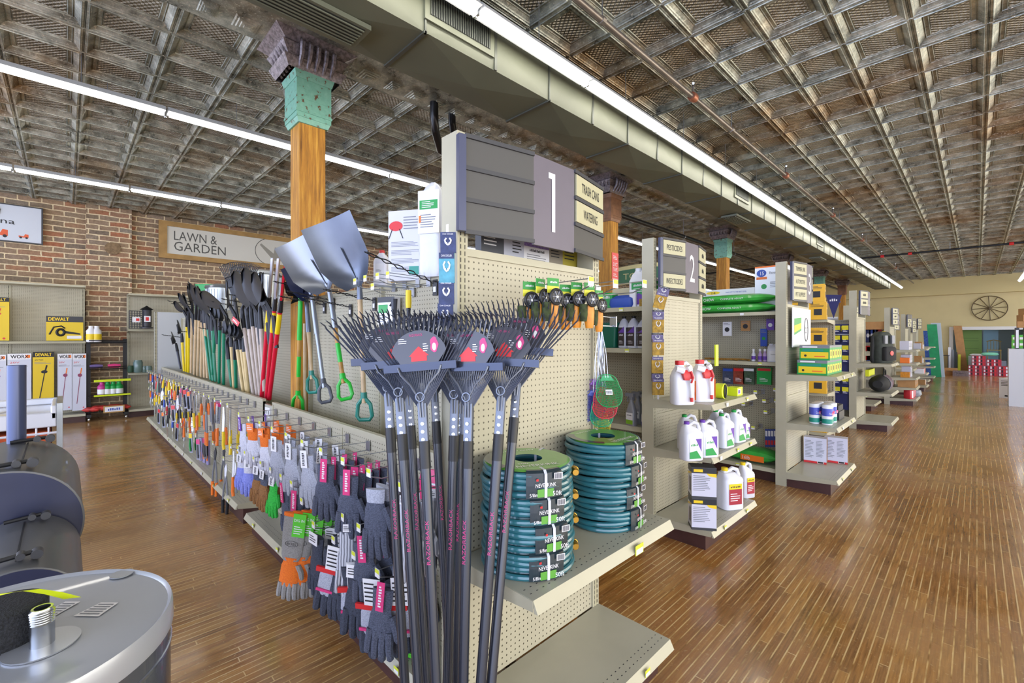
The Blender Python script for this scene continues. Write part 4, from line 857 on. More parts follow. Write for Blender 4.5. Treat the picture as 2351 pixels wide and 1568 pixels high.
# ================================================================ small tools on the far panel
def small_tool(kind, m1, m2):
    t = thing(kind, '', {'hand_trowel': 'trowel', 'pruner': 'pruner', 'hand_saw': 'saw', 'lopper': 'lopper', 'carded_tool': 'carded tool', 'loppers': 'lopper'}[kind])
    if kind == 'hand_trowel':
        mb = MB(); mb.tube([(0, 0, 0), (0, 0, -.11)], [.011, .014], m1, 8); mb.build('grip', t); mb = MB(); mb.tube([(0, 0, -.11), (0, 0, -.16)], .005, chrome); mb.loft([[(-.01, 0, -.15), (.01, 0, -.15), (.01, .002, -.15), (-.01, .002, -.15)], [(-.03, 0, -.19), (.03, 0, -.19), (.03, .002, -.19), (-.03, .002, -.19)], [(-.025, 0, -.27), (.025, 0, -.27), (.025, .002, -.27), (-.025, .002, -.27)], [(-.004, 0, -.3), (.004, 0, -.3), (.004, .002, -.3), (-.004, .002, -.3)]], m2); mb.build('blade', t)
    elif kind == 'pruner':
        mb = MB(); mb.tube([(-.004, 0, -.07), (-.02, 0, -.12), (-.014, 0, -.19)], [.007, .009, .007], m1, 7); mb.tube([(.004, 0, -.07), (.022, 0, -.12), (.016, 0, -.19)], [.007, .009, .007], m1, 7); mb.build('handle', t)
        mb = MB(); mb.prism([(-.004, -.08), (.01, -.075), (.012, -.03), (0, 0), (-.01, -.04)], 0, .004, m2, FRONT(0)); mb.build('blade', t)
    elif kind == 'hand_saw':
        mb = MB(); mb.tube([(0, 0, -.22), (.006, 0, -.28), (0, 0, -.34), (.012, 0, -.38)], [.012, .014, .012, .013], m1, 8); mb.build('handle', t); mb = MB(); mb.prism([(-.012, -.23), (.012, -.23), (.02, -.1), (.012, 0), (-.004, 0)], 0, .003, m2, FRONT(0)); mb.build('blade', t)
    elif kind == 'loppers':
        for s_ in (-1, 1):
            mb = MB(); mb.tube([(s_*.004, 0, -.12), (s_*.03, 0, -.25), (s_*.035, 0, -.34)], [.008, .008, .008], grey, 7); mb.build('arm', t); mb = MB(); mb.tube([(s_*.035, 0, -.33), (s_*.03, 0, -.46)], [.013, .012], m1, 8); mb.build('grip', t)
        mb = MB(); mb.prism([(-.01, -.13), (.01, -.13), (.025, -.05), (.01, 0), (-.015, -.05)], 0, .006, m2, FRONT(0)); mb.build('blade', t)
    else:
        mb = MB(); mb.box((0, 0, -.11), (.065, .006, .22), mat('card_grey', '9a9dab', .5)); mb.box((0, -.004, -.03), (.065, .002, .05), m1); mb.lines(-.025, .025, -.21, -.15, 4, ink, FRONT(-.0035)); mb.build('backing_card', t, smooth=False)
        mb = MB(); mb.tube([(0, -.012, -.06), (0, -.014, -.14), (.004, -.012, -.2)], [.007, .011, .008], m2, 7); mb.build('tool_body', t)
    return t
combos = [('hand_trowel', orange, chrome), ('pruner', red, chrome), ('pruner', orange, bsteel), ('hand_saw', orange, chrome), ('hand_trowel', yellow, chrome), ('carded_tool', red, dgrey), ('carded_tool', orange, black), ('loppers', orange, bsteel), ('hand_saw', yellow, chrome), ('pruner', yellow, chrome), ('hand_trowel', black, chrome), ('carded_tool', pink, grey), ('hand_trowel', blue, chrome), ('loppers', black, chrome), ('carded_tool', yellow, green)]
cname = ['orange-gripped trowel', 'red pruner', 'orange pruner', 'orange-handled saw', 'yellow-gripped trowel', 'red-carded tool', 'orange-carded tool', 'orange-gripped lopper', 'yellow-handled saw', 'yellow pruner', 'black-gripped trowel', 'pink-carded tool', 'blue-gripped trowel', 'black lopper', 'yellow-carded tool']
ST = [Proto(small_tool(*c)) for c in combos]
HS = Proto(hook_proto(.2))
seq = {0: [10, 0, 12, 5, 1, 14, 6, 4, 9, 4, 1, 2, 10, 11, 5, 6, 8, 3, 2, 7, 11, 3, 8, 8], 1: [0, 12, 9, 4, 4, 10, 12, 1, 6, 5, 9, 10, 2], 2: [5, 6, 10, 12, 5, 0, 14, 11]}
for r, z in ((0, .93), (1, .66), (2, .47)):
    L_ = seq[r]; n = len(L_)
    for i, k in enumerate(L_):
        x = -9.8+i*.232 if r == 0 else (-9.6+i*.25 if r == 1 else -8.6+i*.4)
        HS.put((x, PEGY, z), 0, 'short wire hook, %s from the left in the %s line of small tools' % (od(i), ('top', 'middle', 'bottom')[r]), 'small tool hooks')
        for q in range(3):
            if (k in (7, 3, 5, 6, 11, 13, 14) and q > 1): continue
            ST[k].put((x+random.uniform(-.01, .01), PEGY-.19+q*.06, z-.005), rot=(0, random.uniform(-.15, .15), random.uniform(-.5, .5)), label='%s, %s from the front on the %s hook of the %s line' % (cname[k], od(q), od(i), ('top', 'middle', 'bottom')[r]), group='small tools on the far rack')
for (i, x, z, k) in ((0, -5.0, .52, 7), (1, -4.6, .45, 13), (2, -4.35, .6, 3)):
    HS.put((x, PEGY, z), 0, 'short wire hook low on the panel near the gap, %s from the left' % od(i), 'small tool hooks')
    for q in range(2): ST[k].put((x, PEGY-.19+q*.07, z-.005), rot=(0, .05, .3), label='%s hanging low near the gap, %s' % (cname[k], ('in front', 'behind')[q]), group='small tools on the far rack')
# upright boxed saws on the base shelf
for q in range(3):
    mb = MB(); mb.box((0, 0, .13), (.05, .02, .26), mat('lavender_box', '8d84a8', .5)); mb.box((0, -.011, .16), (.022, .006, .12), black); mb.box((0, -.011, .07), (.025, .006, .06), orange); tag(mb.build('tool_box', loc=(-6.05+q*.12, 1.08+q*.01, .17), rotz=.3, bevel=.002), 'narrow boxed tool standing on the far base shelf, %s of three' % ('left', 'middle', 'right')[q], 'box', 'boxed tools on the base shelf')
# ================================================================ product builders (local: face toward -Y, base at z 0)
def carton(name, label, cat, w, d, h, body, loc=(0, 0, 0), rz=0, group=None, front=None, side=None, top=None, bev=.002):
    mb = MB(); mb.bx((-w/2, -d/2, 0), (w/2, d/2, h), body)
    F = frame((0, -d/2-.0005, 0), (1, 0, 0), (0, 0, 1)); R_ = frame((w/2+.0005, 0, 0), (0, 1, 0), (0, 0, 1)); TP = frame((0, 0, h+.0005), (1, 0, 0), (0, 1, 0)); LF = frame((-w/2-.0005, 0, 0), (0, -1, 0), (0, 0, 1))
    if front: front(mb, F, w, h)
    if side: side(mb, R_, d, h); side(mb, LF, d, h)
    if top: top(mb, TP, w, d)
    return tag(mb.build(name, loc=loc, rotz=rz, smooth=False), label, cat, group)
def jug(name, label, w, d, h, body, capm, capr=.02, capx=-.2, lab=None, loc=(0, 0, 0), rz=0, group=None, handle=True, shoulder=.68, cat='jug'):
    t = thing(name, label, cat, loc, rz, group)
    mb = MB(); r = min(w, d)*.28
    R2 = lambda ww, dd, z, cx=0: rrectz(ww, dd, min(ww, dd)*.3, z, 3, cx)
    cx = w*capx
    mb.loft([R2(w*.92, d*.92, 0), R2(w, d, h*.02), R2(w, d, h*shoulder), R2(w*.93, d*.9, h*(shoulder+.05)), R2(w*.62, d*.6, h*(shoulder+.17), cx*.55), R2(capr*2.2, capr*2.2, h*.9, cx), R2(capr*2, capr*2, h*.93, cx)], body)
    if handle: mb.tube([(cx+capr*.6, 0, h*.88), (w*.12, 0, h*.97), (w*.34, 0, h*.93), (w*.43, 0, h*.8), (w*.4, 0, h*(shoulder-.02))], [d*.1, d*.12, d*.12, d*.12, d*.12], body, 8)
    mb.build('body', t)
    mb = MB(); mb.lathe([(capr, h*.92), (capr*1.05, h*.925), (capr*1.05, h*1.0), (capr*.8, h*1.005)], capm, T(cx, 0, 0), 14); mb.build('cap', t)
    if lab:
        mb = MB()
        for F in (frame((0, -d/2-.0012, 0), (1, 0, 0), (0, 0, 1)), frame((w/2+.0012, 0, 0), (0, 1, 0), (0, 0, 1))):
            ww = (w if F[0][0] else d)*.62; lab(mb, F, ww, h*shoulder)
        mb.build('label', t, smooth=False)
    return t
def lab_simple(c1, c2=None, text=None, tc=None, y0=.12, y1=.9):
    def f(mb, F, w, h):
        mb.rect(-w/2, h*y0, w/2, h*y1, c1, F, .0004)
        if c2: mb.poly([(-w/2, h*y0), (w/2, h*y0), (w/2, h*(y0+.25)), (0, h*(y0+.42)), (-w/2, h*(y0+.3))], c2, F, .0008)
        if text: mb.text(text, 0, h*(y1-.14), h*.09, tc or white, F, w=w*.75, z=.0012)
        mb.lines(-w*.35, w*.3, h*(y0+.45), h*(y1-.24), 3, tc or ink, F, .0012)
    return f
whp = mat('white_plastic', 'dcdde6', .32, coat=.2); whp2 = mat('white_glossy', 'eceef4', .25, coat=.3)
# ================================================================ coiled hoses
hosem = mat('hose_teal', '2f6f7a', .28, coat=.5, var=.3, scale=5); hcard = mat('hose_card', '1c3038', .3, coat=.5); hgreen = mat('hose_card_green', '5b9e3a', .3, coat=.4); brass = mat('brass', 'b98f3a', .3, .9); strapm = mat('white_strap', 'cdd2dc', .4)
hoselab = mat('hose_card_dark', '25333a', .3, coat=.4)
def hose(label, loc, rz, top=False, seed=1, h=.09, R0=.172):
    R2 = random.Random(seed); t = thing('garden_hose', label, 'hose', loc, rz, None); r = .0108
    mb = MB(); n = 4
    pts = []
    for lay in range(n):
        z = r+(h-2*r)*lay/(n-1); off = R2.uniform(-.004, .004); ox, oy = R2.uniform(-.003, .003), R2.uniform(-.003, .003)
        for k in range(40):
            a = 2*PI*k/40; rr = R0-r+off+.003*math.sin(3*a+lay); mb_ = (ox+rr*math.cos(a), oy+rr*math.sin(a), z+(k/40)*(h-2*r)/(n-1)*.0+.003*math.sin(2*a+lay*2)); pts.append(mb_)
        mb.tube(pts[-40:], r, hosem, 9, closed=True)
    for lay in (0, n-1):
        for rr in (R0-.034, R0-.056, R0-.078):
            mb.tube([(rr*math.cos(2*PI*k/32), rr*math.sin(2*PI*k/32), r+(h-2*r)*lay/(n-1)) for k in range(32)], r, hosem, 8, closed=True)
    mb.build('coil', t)
    mb = MB(); g = .0015; rs = R0+.0025; hz = h+.003
    A = [math.radians(a) for a in range(-22, 23, 4)]
    rows = [(R0-.05, hz+g), (rs-.012, hz+g), (rs, hz-.006), (rs+.001, h*.5), (rs, h*.02)]
    mb.loft([[(rr*math.cos(a), rr*math.sin(a), z) for a in A] for rr, z in rows], hoselab, caps=False, closed=False)
    F = frame((rs+.002, 0, h*.40), (0, 1, 0), (0, 0, 1)); mb.rect(-.03, -h*.32, .03, -h*.02, hgreen, F, .001)
    mb.text('NEVERKINK', 0, h*.14, .014, white, F, w=.075, z=.003); mb.text('5/8in', -.045, -h*.2, .012, white, F, w=.028, z=.003); mb.text('50ft', .042, -h*.2, .016, white, F, w=.034, z=.003)
    mb.rect(-.035, h*.3, -.027, h*.38, red, F, .003); mb.rect(.03, h*.32, .062, h*.56, white, F, .003)
    for k in range(8): mb.rect(.033+k*.0034, h*.34, .035+k*.0034, h*.54, ink, F, .0036)
    mb.build('label_card', t, smooth=False)
    for a in ((0,) if not top else (0, 2.4)):
        mb = MB(); c, s_ = math.cos(a), math.sin(a); ro = rs+.004; w_ = .005
        pr = [(R0-.09, -.001), (R0-.09, h+.004), (rs-.008, h+.006), (ro, h-.006), (ro+.001, h*.5), (ro, .004), (rs-.01, -.001)]
        mb.loft([[(q*c-w_*s_, q*s_+w_*c, z), (q*c+w_*s_, q*s_-w_*c, z)] for q, z in pr], strapm, caps=False, closed=False)
        mb.build('strap', t)
    mb = MB(); a = 1.25; M = T((R0+.006)*math.cos(a), (R0+.006)*math.sin(a), h*.5) @ RZ(a+PI/2) @ RY(PI/2); mb.lathe([(.011, -.02), (.014, -.015), (.014, .012), (.016, .013), (.016, .02), (.01, .02)], brass, M, 12); mb.build('coupling', t)
    if top:
        mb = MB(); AA = [2*PI*k/40 for k in range(41)]
        mb.loft([[(rr*math.cos(a), rr*math.sin(a), h+.005-(.006 if rr > .15 else 0)) for a in AA] for rr in (.055, .15, .163)], hgreen, caps=False, closed=False)
        TP = T(0, 0, h+.006) @ RZ(PI/2); mb.text('NEVERKINK', 0, -.105, .026, white, TP, w=.16, z=.0006); mb.text('50ft', -.045, -.075, .014, white, TP, w=.04, z=.0006); mb.text('HEAVY DUTY', 0, .105, .014, white, TP @ T(0, 0, 0), w=.13, z=.0006)
        mb.poly([(.162*math.cos(a), .162*math.sin(a)) for a in [2.2+.1*k for k in range(17)]]+[(.13*math.cos(a), .13*math.sin(a)) for a in [3.8-.1*k for k in range(17)]], hcard, TP, -.0002)
        mb.build('top_card', t, smooth=False)
    return t
hn = ['bottom', 'second', 'third', 'top']
for k in range(4):
    hose('blue-green coiled garden hose, %s of the near stack on the end shelf' % hn[k], (-1.185+.004*(k % 2), 1.245-.006*(k > 2), .717+k*.0945), math.radians(-20+(-3, 3, -2, -6)[k]), k == 3, k)
    hose('blue-green coiled garden hose, %s of the far stack on the end shelf' % hn[k], (-1.2-.004*(k % 2), 1.765, .717+k*.0945), math.radians(4+(3, -3, 4, -5)[k]), k == 3, k+7)
# ================================================================ spoked wheel packs, fly swatters, can coolers
camo = mat('camo_green', '3f4c25', .8, var=.6, scale=60); amber = mat('amber_sleeve', 'e0901c', .4, var=.25, scale=30); cardg = mat('card_green', '2f8f3a', .5); cardy = mat('card_yellow', 'd9d43a', .5)
t = thing('wheel_pack', '', 'packaged wheel'); mb = MB(); mb.box((0, 0, .055), (.052, .003, .03), cardg); mb.box((0, 0, .028), (.052, .003, .026), cardy); mb.text('GARDEN ', 0, .055, .008, white, FRONT(-.002), w=.035); mb.build('header_card', t, smooth=False)
mb = MB(); F = frame((0, -.02, 0), (1, 0, 0), (0, 0, 1))
mb.tube([(.027*math.cos(a), -.02, .027*math.sin(a)) for a in [2*PI*k/22 for k in range(22)]], .0055, black, 8, closed=True); mb.lathe([(.021, -.003), (.021, .003)], mat('dark_hub', '24252a', .4), F, 18); mb.lathe([(.005, .003), (.0055, .006), (0, .007)], chrome, F, 10)
for k in range(6): a = k*PI/3; mb.cyl((.006*math.cos(a), -.024, .006*math.sin(a)), (.022*math.cos(a), -.024, .022*math.sin(a)), .0025, grey, seg=5)
mb.build('spoked_wheel', t); mb = MB(); mb.loft([ell(.04, .03, -.02), ell(.046, .036, -.05), ell(.042, .03, -.1), ell(.036, .022, -.118)], amber); mb.build('sleeve', t); mb = MB(); mb.loft([ell(.036, .03, -.02, -.03), ell(.04, .03, -.06, -.03), ell(.03, .02, -.09, -.03)], camo); mb.build('camo_pouch', t)
WP = Proto(t)
for k, (px, py, X_) in enumerate(((1215, 690, -1.17), (1241, 683, -1.14), (1270, 682, -1.10), (1298, 692, -1.2), (1324, 687, -1.16), (1353, 688, -1.12), (1375, 702, -1.2))):
    p = onx(px, py, X_); WP.put(p, PI/2+random.uniform(-.5, .1), 'black spoked wheel with amber sleeve on a green card, %s from the left' % od(k), 'packaged wheels on the end panel')
for k, (px, py) in enumerate(((1245, 672), (1303, 676), (1372, 674))):
    p = onx(px, py, -1.345); h = HK.put((-1.345, p.y, p.z-.01), PI/2, 'wire hook carrying the spoked wheels, %s from the left' % od(k), 'end panel hooks')
sw_cols = [('green', '1fa35c', 1397, 897, 1.0), ('red', 'd8364e', 1388, 925, .95), ('emerald', '22a878', 1381, 946, .9), ('blue', '3a4cae', 1362, 930, .95), ('purple', '8a4fb0', 1367, 905, .95), ('yellow', 'd8d03a', 1374, 975, .9)]
for k, (cn, hx, px, py, sc) in enumerate(sw_cols):
    p = ond(px, py, 2.27+k*.012); top = ond(1378, 752, 2.27+k*.012); sm = mat('swat_'+cn, hx, .4, coat=.2)
    t = thing('fly_swatter', '%s fly swatter hanging in the bundle beside the hose display' % cn, 'fly swatter', p, 0)
    d_ = (top-p); d_.normalize(); v = d_; view = Vector((.5, -.85, 0)); u = v.cross(-view).normalized()*-1; u = Vector((.72, .7, 0)).normalized(); nn = u.cross(v)
    M = Matrix((u, v, nn)).transposed().to_4x4(); mb = MB(); W_, H_ = .066*sc, .082*sc
    out = [(W_*math.copysign(abs(math.cos(a))**.75, math.cos(a))*(.86 if math.sin(a) > 0 else 1), H_*math.copysign(abs(math.sin(a))**.8, math.sin(a))) for a in [2*PI*q/28 for q in range(28)]]
    mb.tube([M @ Vector((x, y, 0)) for x, y in out], .002, sm, 5, closed=True)
    mb.prism([(-.03*sc, H_*.75), (.03*sc, H_*.75), (.045*sc, H_*.45), (-.045*sc, H_*.45)] if 0 else [(-.034*sc, H_*.62), (.034*sc, H_*.62), (.02*sc, H_*.93), (-.02*sc, H_*.93)], -.0008, .0008, sm, M)
    for q in range(-8, 9): x = W_*.92*q/8.6; yy = H_*math.sqrt(max(0, 1-abs(x/W_)**2.6))*.97; mb.tube([M @ Vector((x, -yy, 0)), M @ Vector((x*.96, yy*.85, 0))], .0015, sm, 3)
    for q in range(-9, 9): y = H_*q/9.5; xx = W_*(1-abs(y/H_)**2.6)**.5*.95; mb.tube([M @ Vector((-xx, y-.012*(1), 0)), M @ Vector((0, y, 0)), M @ Vector((xx, y-.012, 0))], .0015, sm, 3)
    mb.build('mesh_paddle', t)
    mb = MB(); dd = top-p
    for s_ in (-1, 1): mb.tube([M @ Vector((s_*.006, H_*.8, 0)), dd*.6+u*s_*.012, dd+u*s_*.006], .0018, wire, 4)
    mb.build('wire_handle', t)
    if k == 0: mb = MB(); mb.rect(-.015, -.02, .018, .006, white, M, .004); [mb.rect(-.012+q*.004, -.014, -.010+q*.004, .0, ink, M, .0045) for q in range(7)]; mb.build('barcode_sticker', t, smooth=False)
HK.put(ond(1378, 748, 2.27)+Vector((-.0, .12, .0)), 0, 'wire hook from which the fly swatters hang', 'end panel hooks')
def cooler(name, label, loc, u, v, w, h, c1, c2, text):
    mb = MB(); M = frame(loc, u, v); mb.box((0, 0, 0), (w, h, .01), c1, M); mb.box((0, h*.4, .002), (w*.98, h*.2, .008), c2, M)
    for s_ in (-1, 1): mb.tube([M @ Vector((s_*w*x, y*h, .008)) for x, y in ((.04, -.12), (.16, -.02), (.2, .1), (.1, .2))], .003, white, 4); 
    mb.tube([M @ Vector((-w*.1, -.02*h, .008)), M @ Vector((0, -.14*h, .008)), M @ Vector((w*.1, -.02*h, .008))], .003, white, 4)
    mb.text(text, 0, h*.4, h*.07, white, M, w=w*.7, z=.0075)
    return tag(mb.build(name, smooth=False), label, 'can cooler')
cb1 = mat('cooler_navy', '3a4570', .6, var=.4, scale=40); cb2 = mat('cooler_sky', '58a3b8', .6, var=.3, scale=30); cgold = mat('cooler_gold', 'b8901f', .6, var=.5, scale=40); clav = mat('cooler_lavender', '6d6590', .6, var=.4, scale=40)
for k, (px, py, c) in enumerate(((1029, 557, cb1), (1026, 615, cb2), (1025, 672, cb1), (1023, 722, cb1))):
    p = ond(px, py, 1.66); cooler('can_cooler', '%s can cooler, %s from the top of the blue strip' % (('navy', 'sky blue', 'navy', 'navy')[k], od(k)), p, (.7, .714, 0), (-.02, 0, 1), .056, (.075, .11, .085, .08)[k], c, cb1, 'CAN COOLER')
t = thing('clip_strip', 'white plastic strip on the end post from which the blue can coolers hang', 'clip strip', ond(1027, 640, 1.675)); mb = MB(); mb.box((0, 0, 0), (.012, .003, .4), white); mb.build('strip', t)
for k, (px, py, c) in enumerate(((1516, 690, cgold), (1511, 745, cgold), (1511, 797, cgold), (1509, 838, cgold), (1511, 888, cgold), (1523, 668, clav), (1509, 775, clav), (1509, 865, clav), (1511, 722, clav))):
    p = ond(px, py, 3.5-(.01 if c is cgold else 0)); tl = -.25 if k in (0, 5) else 0; cooler('can_cooler', '%s can cooler on the strip by the pesticides post, %s from the top' % (('gold' if c is cgold else 'lavender'), od((0, 1, 2, 3, 4, 0, 2, 3, 1)[k])), p, (.7, .714, tl), (-tl*.7, -tl*.7, 1), .088, .125 if c is cgold else .07, c, clav if c is cgold else ink, 'MAGNETIC')
t = thing('clip_strip', 'white strip beside the pesticides post from which gold can coolers hang', 'clip strip', ond(1511, 790, 3.515)); mb = MB(); mb.box((0, 0, 0), (.015, .003, .85), white); mb.build('strip', t)
# ================================================================ things standing on top of the near rack
ZT = 1.886
p = ony(877, 655, 1.5); jug('cleaner_bottle', 'white bottle with a red cap and grey label on top of the near rack', .1, .08, .235, whp, red, .017, 0, lab_simple(white, None, None, ink), (p.x, p.y, ZT), .6, handle=False, cat='bottle')
p = ony(944, 656, 1.5)
def fr1(mb, F, w, h):
    mb.lines(-w*.1, w*.4, h*.72, h*.92, 5, grey, F); mb.poly([(-w*.3+.045*math.cos(a), h*.78+.03*math.sin(a)) for a in [2*PI*k/16 for k in range(16)]], red, F, .001)
    for s_ in (-1, 1): mb.add([(-w*.3+s_*.02, h*.74, .001), (-w*.3+s_*.026, h*.74, .001), (-w*.3+s_*.05, h*.6, .001), (-w*.3+s_*.044, h*.6, .001)], [(0, 1, 2, 3)], ink, F)
    for r_ in range(4): mb.lines(-w*.42, w*.42, h*(.12+.12*r_), h*(.2+.12*r_), 4, grey, F, seed=r_)
    mb.rect(w*.05, h*.08, w*.3, h*.2, teal, F, .0016)
carton('grill_cover_box', 'tall white box with a red kettle grill picture on top of the near rack', 'box', .25, .1, .42, mat('box_offwhite', 'cfcfd6', .5), (p.x-.0, 1.5, ZT), .55, front=fr1, side=lambda mb, F, w, h: mb.lines(-w*.4, w*.4, h*.2, h*.8, 8, grey, F))
t = thing('cover_bag', 'clear bag holding a folded cover with green-banded label, next to the aisle post', 'bag', (ony(996, 652, 1.5).x, 1.5, ZT), .5)
mb = MB(); bagm = mat('clear_bag', 'd5d7dc', .25, coat=.5, bump=.8, scale=14)
mb.loft([[(x*k, y*k, z) for x, y in rrect(.16, .12, .04, 3)] for z, k in ((0, .9), (.03, 1), (.2, .97), (.4, 1), (.46, .9), (.52, .5), (.54, .2))], bagm); mb.build('bag', t)
mb = MB(); mb.box((0, -.063, .36), (.13, .004, .24), white); mb.box((0, -.066, .4), (.11, .002, .05), green); mb.lines(-.04, .04, .38, .42, 4, white, FRONT(-.0675)); mb.lines(-.05, .05, .27, .35, 6, grey, FRONT(-.0655)); mb.rect(-.06, .3, -.045, .34, orange, FRONT(-.066)); mb.build('label', t, smooth=False)
purpf = mat('purple_flowers', '9a7fc4', .5, var=.5, scale=90)
def leaf(label, px0, px1, py, h, body, Xp, deco=None, cat='box', d=.04):
    a = onx(px0, py, Xp); b_ = onx(px1, py, Xp); w_ = abs(b_.y-a.y)
    return carton('display_box', label, cat, w_, d, h, body, (Xp, (a.y+b_.y)/2, ZT), PI/2, front=deco)
ZT = 1.892
leaf('dark-labelled box behind the aisle one sign, left end', 1098, 1150, 590, .17, mat('slate_label', '4a4d54', .5), -1.5, lambda mb, F, w, h: (mb.lines(-w*.4, w*.3, h*.3, h*.85, 6, white, F)))
leaf('white instruction box behind the aisle one sign', 1150, 1196, 600, .19, mat('leaflet', 'b9bcc8', .5), -1.5, lambda mb, F, w, h: (mb.lines(-w*.1, w*.4, h*.2, h*.9, 9, ink, F)))
leaf('white box with a purple flower picture below the aisle one sign', 1196, 1254, 605, .2, white, -1.5, lambda mb, F, w, h: (mb.rect(-w*.5, h*.42, w*.48, h*.98, purpf, F, .001), mb.text('Glass Mulch', 0, h*.34, .014, ink, F, w=w*.6), mb.lines(-w*.4, w*.4, h*.05, h*.26, 4, grey, F)))
leaf('grey-brown box below the aisle one sign', 1254, 1285, 605, .17, mat('taupe_box', '8c8474', .5), -1.5, lambda mb, F, w, h: mb.lines(-w*.4, w*.4, h*.3, h*.8, 6, ink, F))
leaf('olive yellow box below the right end of the aisle one sign', 1285, 1320, 608, .17, mat('olive_box', 'a89a2e', .5), -1.5, lambda mb, F, w, h: mb.lines(-w*.4, w*.4, h*.3, h*.9, 6, ink, F))
p = ony(893, 745, 1.44); carton('hose_kit', 'white and grey boxed sprayer kit hanging on the pegboard behind the rakes', 'box', .14, .05, .17, white, (p.x, 1.44, p.z), .3, front=lambda mb, F, w, h: (mb.rect(-w*.45, h*.42, w*.1, h*.72, green, F, .001), mb.lines(-w*.4, w*.1, h*.08, h*.36, 4, grey, F), mb.rect(-w*.5, h*.8, w*.5, h, dgrey, F, .001)))
p = ony(905, 710, 1.36); mb = MB(); mb.tube([(0, 0, .06), (0, 0, -.0), (.006, 0, -.06)], [.02, .016, .012], dk, 8); mb.tube([(.0, 0, .05), (-.03, -.01, .02)], [.008, .006], dk, 6); tag(mb.build('spray_nozzle', loc=p), 'black hose nozzle hanging beside the boxed sprayer kit', 'nozzle')
p = ony(938, 695, 1.38); mb = MB(); mb.tube([(0, 0, .07), (0, 0, -.0), (0, 0, -.03)], [.016, .017, .015], yellow, 9); mb.tube([(0, 0, -.03), (0, 0, -.08)], [.012, .01], black, 8); tag(mb.build('soil_probe', loc=p), 'yellow and black tube tool hanging left of the aisle post', 'tool')
for k, (px, py) in enumerate(((905, 668), (930, 662), (960, 658), (985, 656), (948, 680))): HK.put(ony(px, py, 1.49), 0, 'wire hook on the rack top row near the aisle post, %s from the left' % od(k), 'top row hooks')
t = twist_hook('long twisted black hook pointing left over the rack top', ony(1000, 650, 1.49), .42, .12)
# ================================================================ gondola 2 goods
def spray_bottle(label, loc, rz, lab, body=None):
    t = thing('spray_bottle', label, 'spray bottle', loc, rz); bm = body or mat('grey_bottle', '8e9096', .3, coat=.3)
    mb = MB(); mb.loft([rrectz(.085, .05, .015, 0), rrectz(.09, .055, .018, .01), rrectz(.09, .055, .018, .12), rrectz(.06, .045, .015, .17), rrectz(.032, .032, .012, .2), rrectz(.03, .03, .012, .225)], bm); mb.build('body', t)
    mb = MB(); mb.loft([rrectz(.036, .036, .01, .22), rrectz(.036, .036, .01, .245)], grey); mb.bx((-.055, -.014, .245), (.03, .014, .275), grey); mb.bx((-.068, -.01, .25), (-.05, .01, .27), grey); mb.tube([(-.03, 0, .25), (-.045, 0, .22), (-.04, 0, .195)], .006, grey, 6); mb.build('trigger', t)
    mb = MB(); F = FRONT(-.0285); mb.rect(-.037, .015, .037, .11, white, F); mb.rect(-.037, .015, .037, .05, lab, F, .0005); mb.text('CLEANER', 0, .09, .012, ink, F, w=.055); mb.build('label', t, smooth=False); return t
# top shelf
Z = 1.801; Yg = 3.5
def ony_s(px, y, z): p = ony(px, 700, y); return (p.x, y, z)
jug('weed_killer_jug', 'large white jug with green label on the top shelf left of the pesticides sign', .24, .14, .34, whp2, whp2, .03, -.2, lab_simple(green, purple, 'GROUND CLEAR', white, .1, .95), ony_s(1478, 3.55, Z), -.1)
mb = MB(); mb.loft([[(x*k, y*k, z) for x, y in rrect(.24, .14, .04, 3)] for z, k in ((0, .9), (.03, 1), (.08, .95), (.11, .5))], blue); tag(mb.build('blue_bag', loc=ony_s(1432, 3.5, Z)), 'blue plastic bag lying left of the large white jug', 'bag')
mb = MB(); mb.box((0, 0, .07), (.14, .1, .14), green); mb.text('Organic', 0, .1, .03, white, FRONT(-.051), w=.1); tag(mb.build('green_pack', loc=ony_s(1397, 3.5, Z), bevel=.01), 'green pack on the top shelf behind the spoked wheels', 'pack')
mb = MB(); mb.box((0, 0, .1), (.3, .03, .2), mat('beige_card', 'c9c2a0', .6)); tag(mb.build('backing_board', loc=ony_s(1440, 3.72, Z)), 'beige board standing behind the blue bag', 'board')
for k, px in enumerate((1433, 1455, 1482)):
    jug('grey_jug', 'grey jug with black and purple label on the second shelf, %s of three' % ('left', 'middle', 'right')[k], (.09, .1, .13)[k], .08, .28, whp, black, .016, 0, lambda mb, F, w, h: (mb.rect(-w*.6, h*.1, w*.6, h*.95, mat('dark_label', '3a3130', .4), F, .0004), mb.poly([(-w*.6, h*.7), (w*.6, h*1.0), (w*.6, h*.7)], purple, F, .0008), mb.text('KILLER', 0, h*.6, h*.09, white, F, w=w*.8, z=.001), mb.lines(-w*.4, w*.4, h*.2, h*.35, 3, white, F, .001)), ony_s(px, 3.56, 1.451), -.15, handle=k == 2)
t = thing('storage_bin', 'dark green plastic bin on the second shelf behind the fly swatters', 'bin', ony_s(1400, 3.6, 1.451)); mb = MB(); gb = mat('bin_green', '14664f', .4); mb.loft([rrectz(.2, .16, .02, 0), rrectz(.24, .19, .02, .2)], gb); mb.build('body', t, smooth=False); mb = MB(); mb.bx((-.13, -.105, .2), (.13, .105, .225), gb); mb.build('lid', t)
for k, (px, c, y) in enumerate(((1450, mat('lime_label', '7fb52e', .4), 3.46), (1486, mat('navy_label', '3d4f9a', .4), 3.46), (1465, grey, 3.58), (1478, grey, 3.64))):
    spray_bottle('grey spray bottle with %s label on the third shelf' % ('lime', 'navy', 'hidden', 'half-hidden')[k], ony_s(px, y, .791), -.2, c)
sack = mat('green_sack', '4ca32c', .4, var=.4, scale=14)
